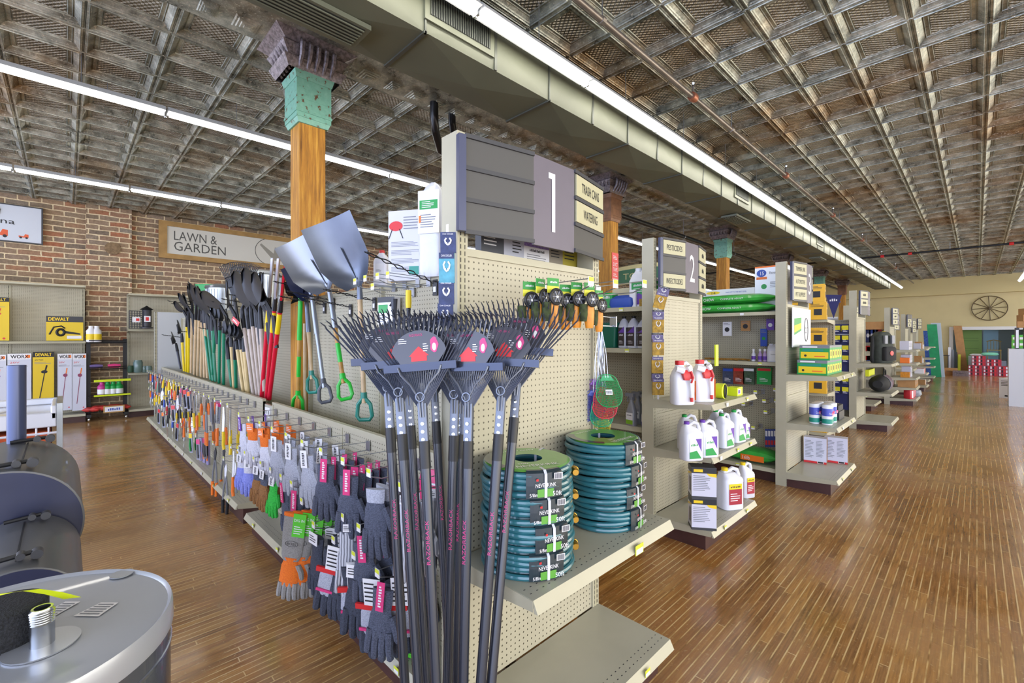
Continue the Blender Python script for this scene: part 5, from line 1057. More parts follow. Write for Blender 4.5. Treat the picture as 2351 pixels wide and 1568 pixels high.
mb = MB(); mb.loft([[(x*k, y*k*1.0, z) for x, y in rrect(.36, .24, .06, 3)] for z, k in ((0, .85), (.03, 1), (.1, .98), (.15, .7), (.17, .3))], sack); tag(mb.build('fertiliser_bag', loc=ony_s(1478, 3.55, .421), rotz=.1), 'green and yellow bag on the lowest shelf behind the far hose stack', 'bag')
bark = mat('bark_bag', '7a5a44', .6, var=.6, scale=22)
mb = MB(); mb.loft([[(x*k, y*k, z) for x, y in rrect(.4, .3, .08, 3)] for z, k in ((0, .85), (.04, 1), (.14, .98), (.2, .7), (.22, .4))], bark); tag(mb.build('wood_chip_bag', loc=ony_s(1470, 3.55, .151)), 'brown bag of wood chips on the base shelf behind the hose shelf', 'bag')
# pesticides end display
Xe = -1.53
def onend(px, y0, z, xe=Xe): p = onx(px, 900, xe); return (xe, p.y, z)
def trigger_jug(label, loc, rz):
    t = thing('sprayer_jug', label, 'sprayer jug', loc, rz); mb = MB(); R2 = lambda w, d, z, cx=0: rrectz(w, d, min(w, d)*.3, z, 3, cx)
    mb.loft([R2(.15, .1, 0), R2(.16, .11, .01), R2(.16, .11, .2), R2(.13, .09, .24), R2(.06, .05, .27, -.02), R2(.05, .045, .29, -.02)], whp2); mb.tube([(-.01, 0, .28), (.03, 0, .3), (.065, 0, .27), (.07, 0, .2)], .014, whp2, 8); mb.build('body', t)
    mb = MB(); mb.loft([R2(.055, .055, .285, -.02), R2(.055, .055, .315, -.02)], red); mb.build('cap', t)
    mb = MB(); mb.loft([[(-.03, -.075, .25), (.03, -.075, .25), (.03, -.06, .25), (-.03, -.06, .25)], [(-.04, -.09, .22), (.035, -.09, .22), (.035, -.06, .22), (-.04, -.06, .22)], [(-.025, -.085, .18), (.03, -.085, .18), (.03, -.06, .18), (-.025, -.06, .18)]], red); mb.tube([(-.085, -.07, .26), (-.03, -.075, .245)], [.02, .024], whp2, 8); mb.tube([(.02, -.075, .25), (.0, -.078, .28)], [.02, .018], whp2, 8); mb.tube([(.02, -.075, .19), (.03, -.072, .1), (.034, -.07, .05)], [.014, .011, .01], whp2, 8); mb.tube([(.034, -.07, .055), (.036, -.07, .025)], [.012, .011], red, 8); mb.tube([(.02, -.09, .24), (.03, -.1, .2), (.02, -.09, .16)], .007, red, 6); mb.build('trigger_gun', t)
    mb = MB(); F = frame((.082, 0, 0), (0, 1, 0), (0, 0, 1)); mb.rect(-.045, .03, .045, .17, orange, F); mb.rect(-.045, .05, .045, .09, red, F, .0006); mb.text('HOME', 0, .13, .018, white, F, w=.06, z=.001); mb.build('label', t, smooth=False); return t
trigger_jug('white sprayer jug with red trigger gun, left one on the end shelf', onend(1566, 0, 1.061, -1.5), .95); trigger_jug('white sprayer jug with red trigger gun, right one on the end shelf', onend(1612, 0, 1.061, -1.46), .95)
jl = lambda mb, F, w, h: (mb.rect(-w*.5, h*.1, w*.5, h*.85, white, F, .0004), mb.poly([(0, h*.85), (w*.5, h*.85), (w*.5, h*.35)], purple, F, .0008), mb.poly([(-w*.5, h*.1), (w*.5, h*.1), (w*.1, h*.4), (-w*.5, h*.35)], green, F, .0009), mb.text('SPRAY', -w*.1, h*.62, h*.1, green, F, w=w*.6, z=.001))
jg = [(1586, -1.42, purple, .27, 0), (1622, -1.38, purple, .265, 0), (1580, -1.56, green, .27, 0), (1648, -1.5, green, .27, 1), (1662, -1.40, green, .265, 1), (1690, -1.40, green, .265, 1), (1708, -1.39, purple, .18, 1), (1672, -1.56, purple, .18, 1)]
for k, (px, xx, c, h_, s_) in enumerate(jg):
    jug('herbicide_jug', 'white %s with %s cap on the middle end shelf, %s of the group' % (('gallon jug' if h_ > .2 else 'small jug'), ('purple' if c is purple else 'green'), ('front left', 'front second', 'rear left', 'rear middle', 'front third', 'front fourth', 'front right', 'rear right')[k]), .15 if h_ > .2 else .09, .11 if h_ > .2 else .07, h_, whp, c, .018, -.22, jl, onend(px, 0, .681, xx), PI/2-.55 if not s_ else PI/2-.2)
# yellow tape rolls
t = thing('tape_pack', 'lime yellow tape roll pack on the pesticides end shelf', 'tape', onend(1655, 0, 1.061, -1.42), PI/2); lm = mat('lime_yellow', 'cfe019', .4); mb = MB(); mb.lathe([(.03, -.03), (.06, -.03), (.06, .03), (.03, .03), (.03, -.03)], lm, T(0, 0, .06) @ RX(PI/2), 20); mb.build('roll', t); mb = MB(); mb.tube([(.02*math.cos(a), -.035, .06+.05*math.sin(a)) for a in [2*PI*k/12 for k in range(12)]], .006, black, 6, closed=True); mb.build('cutter', t)
carton('tape_box', 'lime yellow box beside the tape roll on the pesticides end shelf', 'box', .12, .09, .07, lm, onend(1686, 0, 1.061, -1.42), PI/2, front=lambda mb, F, w, h: (mb.rect(-w*.4, h*.2, w*.1, h*.8, white, F), mb.rect(-w*.35, h*.3, 0, h*.7, purple, F, .001)))
carton('hanging_tie_card', 'lime green strapping card hanging at the corner of the pesticides end display', 'card', .05, .01, .16, lm, onend(1645, 0, 1.33, -1.37), PI/2)
def lampf(mb, F, w, h):
    mb.rect(-w/2, h*.82, w/2, h, black, F, .0004); mb.rect(-w*.42, h*.86, -w*.05, h*.95, yellow, F, .0008); mb.poly([(w*.1, h*.82), (w*.5, h*.82), (w*.5, h*.7), (w*.2, h*.74)], yellow, F, .0008); mb.lines(-w*.44, w*.3, h*.25, h*.76, 9, grey, F); mb.rect(-w/2, 0, w/2, h*.08, dgrey, F, .0006)
def lamps(mb, F, w, h):
    mb.rect(-w/2, h*.82, w/2, h, black, F, .0004); mb.poly([(-w*.5, h*.74), (w*.5, h*.86), (w*.5, h*.8), (-w*.5, h*.68)], yellow, F, .0008); mb.rect(-w*.12, h*.2, w*.22, h*.66, dgrey, F, .0008); mb.rect(-w*.05, h*.26, w*.15, h*.58, mat('lamp_rust', '7a4a3c', .4), F, .0012); mb.rect(-w/2, 0, w/2, h*.08, dgrey, F, .0006)
lilac = mat('box_lilac_white', 'd3d3e2', .45)
for k in range(2): carton('lantern_box', 'white and black lantern box on the pesticides base shelf, %s of the stack' % ('bottom', 'top')[k], 'box', .17, .12, .225, lilac, (onend(1605, 0, 0, -1.415)[0], onend(1612, 0, 0, -1.415)[1], .151+.226*k), .62, front=lampf, side=lamps, top=lambda mb, F, w, d: mb.rect(-w/2, -d/2, w/2, d/2, dgrey, F, .0003))
kl = lambda mb, F, w, h: (mb.rect(-w*.5, h*.2, w*.5, h*.9, mat('crimson_label', 'a52a3a', .4), F, .0004), mb.rect(-w*.5, h*.72, w*.5, h*.9, yellow, F, .0008), mb.text('KILLER', 0, h*.8, h*.07, ink, F, w=w*.8, z=.001), mb.lines(-w*.4, w*.4, h*.3, h*.6, 4, white, F, .001))
jug('weed_jug', 'big white jug with yellow cap and crimson label on the pesticides base shelf', .19, .14, .33, whp, yellow, .024, -.25, kl, onend(1675, 0, .151, -1.42), PI/2-.55, None, True, .72)
jug('weed_jug', 'narrower white jug with yellow cap, right edge of the pesticides base shelf', .13, .11, .30, whp, yellow, .02, -.25, kl, onend(1712, 0, .151, -1.42), PI/2-.45, None, True, .66)
jug('weed_jug', 'white jug half hidden behind the lantern boxes', .15, .12, .33, whp, yellow, .02, -.25, None, onend(1602, 0, .151, -1.65), PI/2, None, True, .7)
# packs showing below the number 2 sign
for k, (px, c, w_, hh) in enumerate(((1580, cgold, .16, .06), (1620, white, .1, .15), (1650, mat('rust_pack', 'a8552e', .4), .08, .09), (1675, amber, .08, .1))):
    if k < 4: p = onx(px*.5+790, 690, -1.95); carton('small_pack', '%s pack lying on the pesticides shelf top, under the number 2 sign' % ('gold', 'white', 'rust-coloured', 'amber')[k], 'pack', w_, .06, hh, c, (-1.92-.14*k, 3.46+.05*k, 1.801), PI/2, front=lambda mb, F, w, h: mb.lines(-w*.4, w*.4, h*.2, h*.8, 4, white, F))
# ================================================================ gondola 3 goods
dog = mat('dog_food_green', '3fb544', .35, coat=.3, var=.35, scale=9)
def pillow(name, label, cat, w, d, h, m_, loc, rz=0, group=None, deco=None, endm=None):
    t = thing(name, label, cat, loc, rz, group); mb = MB(); n = 11; rings = []
    for i in range(n):
        u = i/(n-1); x = (u-.5)*w; e = (1-abs(2*u-1)**5); hh = max(.08, e); rings.append([(x, d/2*(.82+.18*e)*math.cos(a), h/2+h/2*hh*math.copysign(abs(math.sin(a))**.7, math.sin(a))) for a in [2*PI*k/14 for k in range(14)]])
    mb.loft(rings, m_)
    mb.build('bag', t)
    mb = MB(); F = FRONT(-d/2*.985-.004)
    if deco: deco(mb, F, w, h); mb.build('print', t, smooth=False)
    return t
for k in range(2): pillow('dog_food_bag', 'green dog food bag on the top shelf, %s of the two' % ('lower', 'upper')[k], 'bag', 1.08-.06*k, .3, .11, dog, (-2.03+.03*k, 5.55, 1.822+.105*k), 0, None, lambda mb, F, w, h: (mb.text('DOG CHOW', -w*.25, h*.5, h*.3, white, F, w=w*.22, z=.002), mb.text('COMPLETE ADULT', w*.05, h*.5, h*.18, white, F, w=w*.24, z=.002)))
def packf(mb, F, w, h): mb.poly([(-w*.3+w*.14*math.cos(a), h*.62+h*.2*math.sin(a)) for a in [2*PI*k/18 for k in range(18)]], yellow, F, .001); mb.text('24', -w*.3, h*.62, h*.25, ink, F, w=w*.1, z=.002); mb.text('TAKE SOFT TO THE NEXT LEVEL', w*.15, h*.6, h*.16, blue, F, w=w*.4, z=.002)
p = ony(1692, 660, 5.72); carton('tissue_pack', 'long white tissue pack lying behind the dog food bags', 'pack', .6, .2, .1, white, (-2.12, 5.86, 2.03), 0, front=packf)
carton('tissue_pack', 'second long white tissue pack under the first, behind the dog food bags', 'pack', .6, .2, .195, white, (-2.12, 5.86, 1.832), 0)
def towf(mb, F, w, h): mb.poly([(-w*.28+w*.16*math.cos(a), h*.78+h*.12*math.sin(a)) for a in [2*PI*k/18 for k in range(18)]], blue, F, .001); mb.text('15', -w*.26, h*.78, h*.12, white, F, w=w*.12, z=.002); mb.rect(-w*.45, h*.58, -w*.1, h*.66, orange, F, .001); mb.text('Essentials', w*.18, h*.78, h*.08, ink, F, w=w*.4, z=.002); mb.rect(-w/2, h*.95, w/2, h, orange, F, .001); mb.poly([(-w*.2+.03*math.cos(a), h*.35+.03*math.sin(a)) for a in [2*PI*k/12 for k in range(12)]], green, F, .001); mb.lines(0, w*.4, h*.3, h*.5, 4, grey, F)
carton('paper_towel_pack', 'large white paper towel pack with blue and orange print, left of the number 3 post', 'pack', .32, .25, .36, whp2, (-1.65, 5.86, 2.0), 0, front=towf)
carton('paper_towel_pack', 'lower white paper towel pack partly hidden behind the upper bag', 'pack', .32, .25, .165, whp2, (-1.65, 5.86, 1.832), 0)
for k, (px, py, c, c2, w_, h_) in enumerate(((1670, 755, white, ink, .1, .17), (1712, 748, cardm, black, .1, .12), (1754, 775, blue, green, .07, .2), (1769, 745, purple, white, .08, .13))):
    p = ony(px, py, 5.7); carton('carded_pet_toy', '%s carded item hanging on the pet pegboard, %s from the left' % (('white', 'brown', 'blue and green', 'purple')[k], od(k)), 'carded item', w_, .02, h_, c, (p.x, 5.7, p.z-h_/2), 0, front=lambda mb, F, w, h, c2=c2: (mb.poly([(w*.28*math.cos(a), h*.45+w*.28*math.sin(a)) for a in [2*PI*k/14 for k in range(14)]], c2, F, .001), mb.lines(-w*.4, w*.4, h*.75, h*.92, 2, grey, F)))
jug('pet_jug', 'white square jug on the pet shelf beside the number 3 post', .17, .12, .2, whp, whp, .02, -.3, lab_simple(white, None, None, ink), ony_s(1782, 5.6, 1.271), 0)
for k, px in enumerate((1730, 1745, 1756)):
    mb = MB(); pb = mat('lilac_bottle', 'b79ac4', .35); mb.lathe([(.02, 0), (.022, .01), (.022, .08), (.012, .1), (.012, .115)], pb if k else whp, None, 12); mb.lathe([(.014, .115), (.014, .14), (.01, .142)], white, None, 10); mb.lathe([(.0225, .02), (.0225, .06)], purple, None, 12); tag(mb.build('shampoo_bottle', loc=ony_s(px, 5.6, 1.271)), 'small %s pet bottle, %s from the left on the pet shelf' % (('white', 'lilac', 'lilac')[k], od(k)), 'bottle')
rope = mat('gold_rope', 'a0742a', .8, var=.5, scale=80)
for k in range(3): p = ony(1645+k*25, 818, 5.55); mb = MB(); mb.tube([(q*.06-.12, .02*math.sin(q*2.1+k), .015+.004*math.sin(q)) for q in range(5)], .012, rope, 6); tag(mb.build('rope_lead', loc=(p.x, 5.5+k*.03, 1.272)), 'golden rope lead lying on the pet shelf, %s from the left' % od(k), 'rope lead')
for k, (px, c, c2) in enumerate(((1672, mat('slate_pack', '46506a', .4, var=.4, scale=30), blue), (1697, mat('brick_pack', '9a4634', .4, var=.5, scale=30), red), (1720, mat('moss_pack', '48604a', .4, var=.5, scale=30), white), (1755, green, red))):
    p = ony(px, 862, 5.62); carton('treat_pack', '%s treat pouch hanging under the pet shelf, %s from the left' % (('slate', 'brick red', 'mossy', 'green and red')[k], od(k)), 'pouch', (.12, .12, .12, .15)[k], .03, .19, c, (p.x, 5.62, p.z-.1), 0, front=lambda mb, F, w, h, c2=c2: (mb.rect(-w*.45, h*.8, w*.45, h*.95, c2, F, .001), mb.lines(-w*.3, w*.3, h*.15, h*.4, 3, white, F)))
pillow('litter_bag', 'green and orange bag on the base shelf below the pet goods', 'bag', .6, .26, .16, dog, (-1.8, 5.55, .152), 0, None, lambda mb, F, w, h: (mb.rect(-w*.1, h*.15, w*.3, h*.55, orange, F, .001), mb.text('16lb', 0, h*.35, h*.25, white, F, w=w*.13, z=.003)))
brush = Proto(tag((lambda mb: (mb.box((0, 0, -.1), (.03, .01, .2), mat('navy_stripe', '3a4a8c', .4)), mb.box((0, -.006, -.05), (.02, .004, .06), white), mb.box((0, -.006, -.15), (.02, .004, .05), red), mb)[-1])(MB()).build('wiper_refill', smooth=False), '', 'refill'))
for k in range(6):
    p = ony(1760+k*6.5, 985, 5.6); brush.put((p.x, 5.6, p.z), 0, 'navy and white refill strip hanging low beside the number 3 post, %s from the left' % od(k), 'refill strips')
for k in range(7):
    p = ony((1765, 1768, 1745, 1790, 1792, 1718, 1740)[k], (925, 950, 905, 900, 925, 932, 985)[k], 5.62); HK.put((p.x, 5.72, p.z), 0, 'wire hook on the pet pegboard, %s from the top' % od(k), 'pet pegboard hooks')
# number 3 end display
def zipf(mb, F, w, h): mb.rect(-w/2, 0, w/2, h, green, F, .0003); mb.rect(-w*.46, h*.12, w*.46, h*.55, yellow, F, .0007); mb.rect(-w/2, h*.8, w/2, h, grey, F, .0007); mb.rect(-w*.4, h*.84, w*.1, h*.94, white, F, .001); mb.rect(-w*.4, h*.6, w*.3, h*.74, teal, F, .001); mb.poly([(-w*.3+.012*math.cos(a), h*.3+.012*math.sin(a)) for a in [2*PI*k/10 for k in range(10)]], ink, F, .001); mb.rect(0, h*.22, w*.35, h*.3, orange, F, .001)
def zips(mb, F, w, h): mb.rect(-w/2, 0, w/2, h, green, F, .0003); mb.rect(-w*.4, h*.15, w*.4, h*.7, yellow, F, .0007); mb.rect(-w/2, h*.85, w/2, h, grey, F, .0007); mb.rect(-w*.15, h*.3, w*.15, h*.6, ink, F, .001)
zp = carton('trash_bag_box', '', 'box', .11, .26, .15, green, front=zips, side=zipf, top=lambda mb, F, w, d: mb.rect(-w/2, -d/2, w/2, d/2, grey, F, .0003)); ZP = Proto(zp)
for lv in range(2):
    for q in range((6, 5)[lv]):
        ZP.put((-1.175+.02*lv, 5.42+.06+q*.115, 1.161+.151*lv), PI/2, 'green and yellow boxed bags, %s from the left in the %s layer' % (od(q), ('bottom', 'top')[lv]), 'green and yellow boxes under the number 3 sign')
def postf(mb, F, w, h):
    mb.add([(-w*.42, h*.3, .001), (-w*.05, h*.42, .001), (-w*.05, h*.76, .001), (-w*.42, h*.72, .001)], [(0, 1, 2, 3)], green, F); mb.add([(-w*.42, h*.36, .0015), (-w*.05, h*.48, .0015), (-w*.05, h*.62, .0015), (-w*.42, h*.54, .0015)], [(0, 1, 2, 3)], yellow, F)
    mb.tube([F @ Vector((w*.22+.075*math.cos(a), h*.45+.13*math.sin(a), .002)) for a in [2*PI*k/24 for k in range(24)]], .003, ink, 4, closed=True); mb.text('12', w*.18, h*.44, .07, ink, F, w=.07, z=.002); mb.text('99', w*.29, h*.5, .025, ink, F, w=.03, z=.002)
carton('price_poster', 'white price poster with a circled 12 under the number 3 sign', 'poster', .74, .006, .42, white, (-1.35, 5.79, 1.44), PI/2, front=postf)
wm = mat('wipes_blue', '4a55b8', .35); 
t = thing('wipes_canister', '', 'canister'); mb = MB(); mb.lathe([(.043, 0), (.046, .004), (.046, .17), (.044, .175)], whp2, None, 20); mb.lathe([(.046, .175), (.047, .18), (.046, .2), (.03, .205)], whp2, None, 20); mb.build('body', t); mb = MB(); mb.lathe([(.0465, .015), (.0465, .06)], teal, None, 20); mb.lathe([(.0465, .09), (.0465, .165)], wm, None, 20); mb.lathe([(.0466, .06), (.0466, .09)], white, None, 20); mb.text('Clorox', 0, .115, .022, white, FRONT(-.0475), w=.055); mb.rect(.01, .1, .03, .13, pink, FRONT(-.047)); mb.build('wrap_label', t); WC = Proto(t)
for k, (y, x) in enumerate(((5.5, -1.06), (5.6, -1.07), (5.7, -1.06), (5.79, -1.1), (5.5, -1.17), (5.6, -1.17), (5.7, -1.17))): WC.put((x, y, .662), PI/2-.6, 'white disinfecting wipes canister with blue and teal wrap, %s in its group' % od(k), 'wipes canisters')
t = thing('battery_tray', 'black tray of dark battery packs beside the wipes canisters', 'tray', (-1.1, 5.98, .662), PI/2); mb = MB(); mb.bx((-.13, -.08, 0), (.13, .1, .09), mat('navy_black', '1f2430', .4)); mb.build('tray', t); 
for q in range(8): mb = MB(); mb.box((-.11+q*.031, 0, .12), (.022, .14, .06), dgrey if q % 2 else black); mb.box((-.11+q*.031, -.02, .152), (.02, .03, .006), chrome); mb.build('pack', t, smooth=False)
def bbf(mb, F, w, h): mb.lines(-w*.44, -w*.04, h*.2, h*.9, 12, grey, F); mb.lines(w*.04, w*.42, h*.25, h*.9, 12, grey, F, seed=4); mb.rect(-w/2, 0, w/2, h*.08, red, F, .0008); mb.rect(w*.1, h*.01, w*.38, h*.09, white, F, .001); mb.rect(w*.12, h*.02, w*.36, h*.08, ink, F, .0013)
for k in range(2): carton('appliance_box', 'white text-covered box with red foot stripe on the number 3 base shelf, %s one' % ('left', 'right')[k], 'box', .21, .13, .28, lilac, (onz((1868, 1916)[k], 1064, .152).x, onz((1868, 1916)[k], 1064, .152).y+.09, .152), .12, front=bbf, side=lambda mb, F, w, h: (mb.rect(-w/2, 0, w/2, h, mat('photo_side', 'a8845c', .5, var=.5, scale=20), F, .0005)))
# yellow tool boxes stacked behind the number 3 display
dwy = mat('tool_box_yellow', 'eab31a', .4)
dwf = lambda mb, F, w, h: (mb.rect(-w/2, h*.8, w/2, h, ink, F, .0005), mb.text('DEWALT', 0, h*.9, h*.12, yellow, F, w=w*.7, z=.001), mb.rect(-w*.35, h*.3, w*.1, h*.45, dgrey, F, .001), mb.rect(w*.0, h*.15, w*.15, h*.6, dgrey, F, .001), mb.lines(-w*.4, w*.1, h*.6, h*.72, 2, ink, F))
dwf2 = lambda mb, F, w, h: (mb.rect(-w*.2, h*.25, w*.25, h*.6, ink, F, .001), mb.lines(-w*.4, w*.4, h*.7, h*.9, 3, ink, F))
db = carton('drill_box', '', 'box', .22, .28, .26, dwy, front=dwf2, side=dwf2); DB = Proto(db)
for k, (xx, zz, yy) in enumerate(((-1.66, 1.801, 8.02), (-1.93, 1.801, 8.02), (-1.68, 2.062, 8.02), (-1.66, 1.421, 8.02), (-1.93, 1.421, 8.02), (-1.66, .721, 8.02), (-1.93, .721, 8.02), (-1.68, .982, 8.02), (-1.66, .152, 8.02), (-1.93, .152, 8.02))):
    DB.put((xx, yy, zz), .15, 'yellow boxed power tool behind the number 3 display, %s counted down from the top' % od(k), 'yellow tool boxes')
side_unit('low shelving that carries the yellow power tool boxes behind the number 3 display', -2.7, -1.52, 7.85, 8.35, [(.72, .45, 0), (1.42, .45, 0), (1.8, .45, 0)], nb=1, ztop=1.78)
carton('pennant_display', 'small navy pennant standing on the shelf top beyond the yellow boxes', 'pennant', .2, .01, .02, blue, ony(1914, 695, 9.6), 0)
mb = MB(); mb.prism([(-.12, .3), (.12, .28), (.0, -.12)], 0, .006, mat('navy_cloth', '2a2c66', .6), FRONT(0)); mb.text('OPEN', 0, .2, .05, white, FRONT(-.007), w=.12); tag(mb.build('pennant', loc=ony(1914, 715, 9.6)), 'navy triangular pennant beyond the yellow tool boxes', 'pennant')
# navy accessory board
navy = mat('navy_board', '252a5c', .4); lime = mat('acc_yellow', 'd8cf25', .4)
t = thing('header_board', 'navy header board with yellow lettering over the accessory bay', 'sign', ony(1940, 760, 9.53)); mb = MB(); a = ony(1898, 745, 9.53); b_ = ony(1974, 745, 9.53); a.x = -2.3; W_ = -1.5-a.x; t.location.x = (a.x-1.5)/2
mb.bx((-W_/2, 0, -.08), (W_/2, .02, .12), navy); mb.bx((-W_/2, -.002, -.06), (W_/2, 0, -.05), white)
for s_ in (-.27, .23): mb.text('IRWIN', W_*s_, .04, .09, lime, FRONT(-.001), w=.28, bold=True)
mb.build('board', t, smooth=False)
mb = MB(); mb.bx((-W_/2, 0, -1.35), (W_/2, .015, -.08), navy); mb.build('backing', t)
acc = carton('bit_pack', '', 'carded item', .09, .02, .12, navy, front=lambda mb, F, w, h: (mb.rect(-w/2, h*.4, w/2, h, lime, F, .0005), mb.lines(-w*.35, w*.35, h*.1, h*.45, 2, white, F))); AC = Proto(acc)
for r in range(6):
    for q in range(6):
        p = (a.x+.14+q*.118, 9.49, 1.62-r*.17-(0.2 if r > 3 else 0)); AC.put(p, 0, 'navy and yellow carded bit, %s in the %s row of the accessory board' % (od(q), od(r)), 'carded bits on the navy board')
# backpack
t = thing('backpack', 'dark green backpack with a red emblem on the end display', 'backpack', (-1.15, 10.05, 1.101), PI/2-.5); bkm = mat('olive_pack', '3c4138', .8, var=.3, scale=20); bk2 = mat('pack_black', '222222', .8)
mb = MB(); mb.loft([[(x*k, y*k, z) for x, y in rrect(.36, .2, .07, 3)] for z, k in ((0, .9), (.03, 1), (.3, 1), (.46, .9), (.52, .65), (.54, .3))], bkm); mb.build('body', t); mb = MB(); mb.loft([[(x*k, y*k-.11, z) for x, y in rrect(.26, .1, .03, 3)] for z, k in ((.04, .9), (.06, 1), (.25, 1), (.28, .8))], bk2); mb.build('front_pocket', t)
mb = MB(); mb.lathe([(.04, 0), (.04, .004), (0, .006)], red, frame((0, -.163, .17), (1, 0, 0), (0, 0, 1)), 16); mb.build('emblem', t); mb = MB()
for s_ in (-.08, .08): mb.box((s_, -.12, .4), (.06, .03, .14), grey)
mb.build('upper_pouch', t); mb = MB(); mb.tube([(-.19, .02, .45), (-.24, -.02, .3), (-.23, 0, .1), (-.18, .02, .02)], .025, bk2, 8); mb.build('shoulder_strap', t)
# duffel
t = thing('duffel_bag', 'black duffel bag with brown stripes on the lower shelf of the backpack display', 'duffel bag', (-1.15, 9.95, .621), PI/2); mb = MB(); rings = []
for i in range(11):
    u = i/10; x = (u-.5)*.72; e = (1-abs(2*u-1)**4)**.5; e = max(e, .45); rings.append([(x, .15*e*math.cos(a), .14+.14*e*math.sin(a)) for a in [2*PI*k/16 for k in range(16)]])
mb.loft(rings, bk2); mb.build('body', t); mb = MB()
for k, x in enumerate((-.16, -.13, -.04, .0, .1, .14)): mb.tube([(x, .155*math.cos(a), .14+.147*math.sin(a)) for a in [-.6-2.4*q/10 for q in range(11)]] if 0 else [(x, -.152*math.cos(a), .14+.146*math.sin(a)) for a in [-.7+1.9*q/10 for q in range(11)]], .006, (grey, mat('leather_stripe', '8a4a2c', .6))[k % 2], 4)
mb.build('stripe', t); mb = MB(); mb.tube([(-.12, -.05, .27), (-.1, -.05, .35), (0, -.04, .38), (.1, -.05, .35), (.12, -.05, .27)], .012, bk2, 8); mb.build('handle', t)
# snack pouches and goods on gondola 4/5
for k, (px, py, c) in enumerate(((1993, 770, navy), (2002, 770, blue), (2010, 768, navy), (2018, 768, red), (1992, 810, red), (1996, 812, blue))):
    p = ony(px, py, 9.35); p = ony(px, py, 13.885); carton('snack_pouch', 'small blue or red pouch hanging above the backpack, %s from the left' % od(k), 'pouch', .1, .03, .34, c, (p.x, p.y, p.z-.17), 0, front=lambda mb, F, w, h: (mb.poly([(w*.3*math.cos(a), h*.5+w*.5*math.sin(a)) for a in [2*PI*k/12 for k in range(12)]], white, F, .001)))
def shelfstuff(prefix, xs, z, y, items, xr=PI/2):
    for k, (yy, w, d, h, c, lb) in enumerate(items): carton('parts_box' if c is not cardm else 'cardboard_carton', lb, 'box', w, d, h, c, (xs, yy, z), xr, front=lambda mb, F, w, h: mb.lines(-w*.4, w*.4, h*.3, h*.8, 3, grey, F))
pb_ = mat('parts_lilac', 'c9c8d2', .5)
shelfstuff('', -1.15, 1.252, 0, [(13.6+q*.13, .12, .16, .2, pb_, 'pale parts box on the top shelf of the cartons display, %s from the left' % od(q)) for q in range(6)])
shelfstuff('', -1.15, .952, 0, [(13.65, .14, .16, .12, orange, 'orange box on the second shelf of the cartons display')]+[(13.85+q*.16, .15, .16, .18, pb_, 'pale box on the second shelf of the cartons display, %s from the left' % od(q)) for q in range(3)])
shelfstuff('', -1.12, .402, 0, [(13.8, .42, .3, .2, cardm, 'left cardboard carton on the lower shelf of the cartons display'), (14.2, .3, .3, .2, cardm, 'right cardboard carton on the lower shelf of the cartons display')])
shelfstuff('', -1.15, .622, 0, [(13.75, .14, .16, .12, amber, 'amber parts box on the third shelf of the cartons display'), (14.0, .16, .16, .24, pb_, 'tall pale box on the third shelf of the cartons display'), (14.2, .16, .16, .2, pb_, 'shorter pale box on the third shelf of the cartons display')])
t = None
for k in range(4):
    mb = MB(); rd = mat('red_stripe', 'c22a34', .45); mb.loft([[(x*q, y*q, z) for x, y in rrect(.16, .14, .03, 2)] for z, q in ((0, .9), (.02, 1), (.18, 1), (.24, .6))], rd if k % 2 == 0 else rd); mb.box((0, -.072, .1), (.05, .004, .16), white); tag(mb.build('charcoal_bag', loc=(-1.08, 13.62+k*.17, .152), rotz=PI/2-.4), 'red and white striped bag on the base of the cartons display, %s from the left' % od(k), 'bag', 'red striped bags')
mb = MB(); mb.loft([[(x*q, y*q, z) for x, y in rrect(.3, .26, .1, 3)] for z, q in ((0, .8), (.05, 1), (.14, .9), (.18, .4))], mat('clear_bundle', 'a8aeb0', .3, var=.4, scale=20)); tag(mb.build('clear_sack', loc=(-1.05, 14.28, .152)), 'crumpled clear sack beside the red striped bags', 'sack')
for k in range(7):
    x = -1.2+.02*(k % 3); carton('hardware_box', 'small hardware box on the second-last end display, %s from the bottom left' % od(k), 'box', .14, .16, (.16, .2, .12)[k % 3], (pb_, cardm, white)[k % 3], (x, 17.45+(k % 4)*.18, (1.202, .802)[k // 4]), PI/2, front=lambda mb, F, w, h: mb.lines(-w*.4, w*.4, h*.3, h*.8, 3, grey, F))
for k in range(5): carton('hardware_box', 'small hardware box low on the second-last end display, %s from the left' % od(k), 'box', .14, .2, .14, (white, red, pb_, cardm, white)[k], (-1.15, 17.4+k*.16, .502 if k < 3 else .152), PI/2)
# green and white panels leaning at the far end
for k, (px0, py0, px1, c, nm) in enumerate(((2139, 745, 2150, mat('panel_green', '149a5c', .4, var=.2, scale=6), 'green'), (2148, 742, 2158, mat('panel_white', 'b9c2cc', .4), 'white'), (2130, 760, 2138, mat('panel_blue', '3f67b8', .5, var=.5, scale=20), 'blue patterned'))):
    p = onz(px1, 866-4*(k == 2), 0.01); tp = ony(px0, py0, p.y+.05); mb = MB(); w_ = .28
    mb.loft([[(-w_/2, -.03, 0), (w_/2, -.03, 0), (w_/2, .03, 0), (-w_/2, .03, 0)], [(tp.x-p.x-w_/2, .1, tp.z), (tp.x-p.x+w_/2, .1, tp.z), (tp.x-p.x+w_/2, .16, tp.z), (tp.x-p.x-w_/2, .16, tp.z)]], c); tag(mb.build('plastic_sheet', loc=p, smooth=False), 'tall %s panel leaning at the far end of the aisle displays' % nm, 'panel')
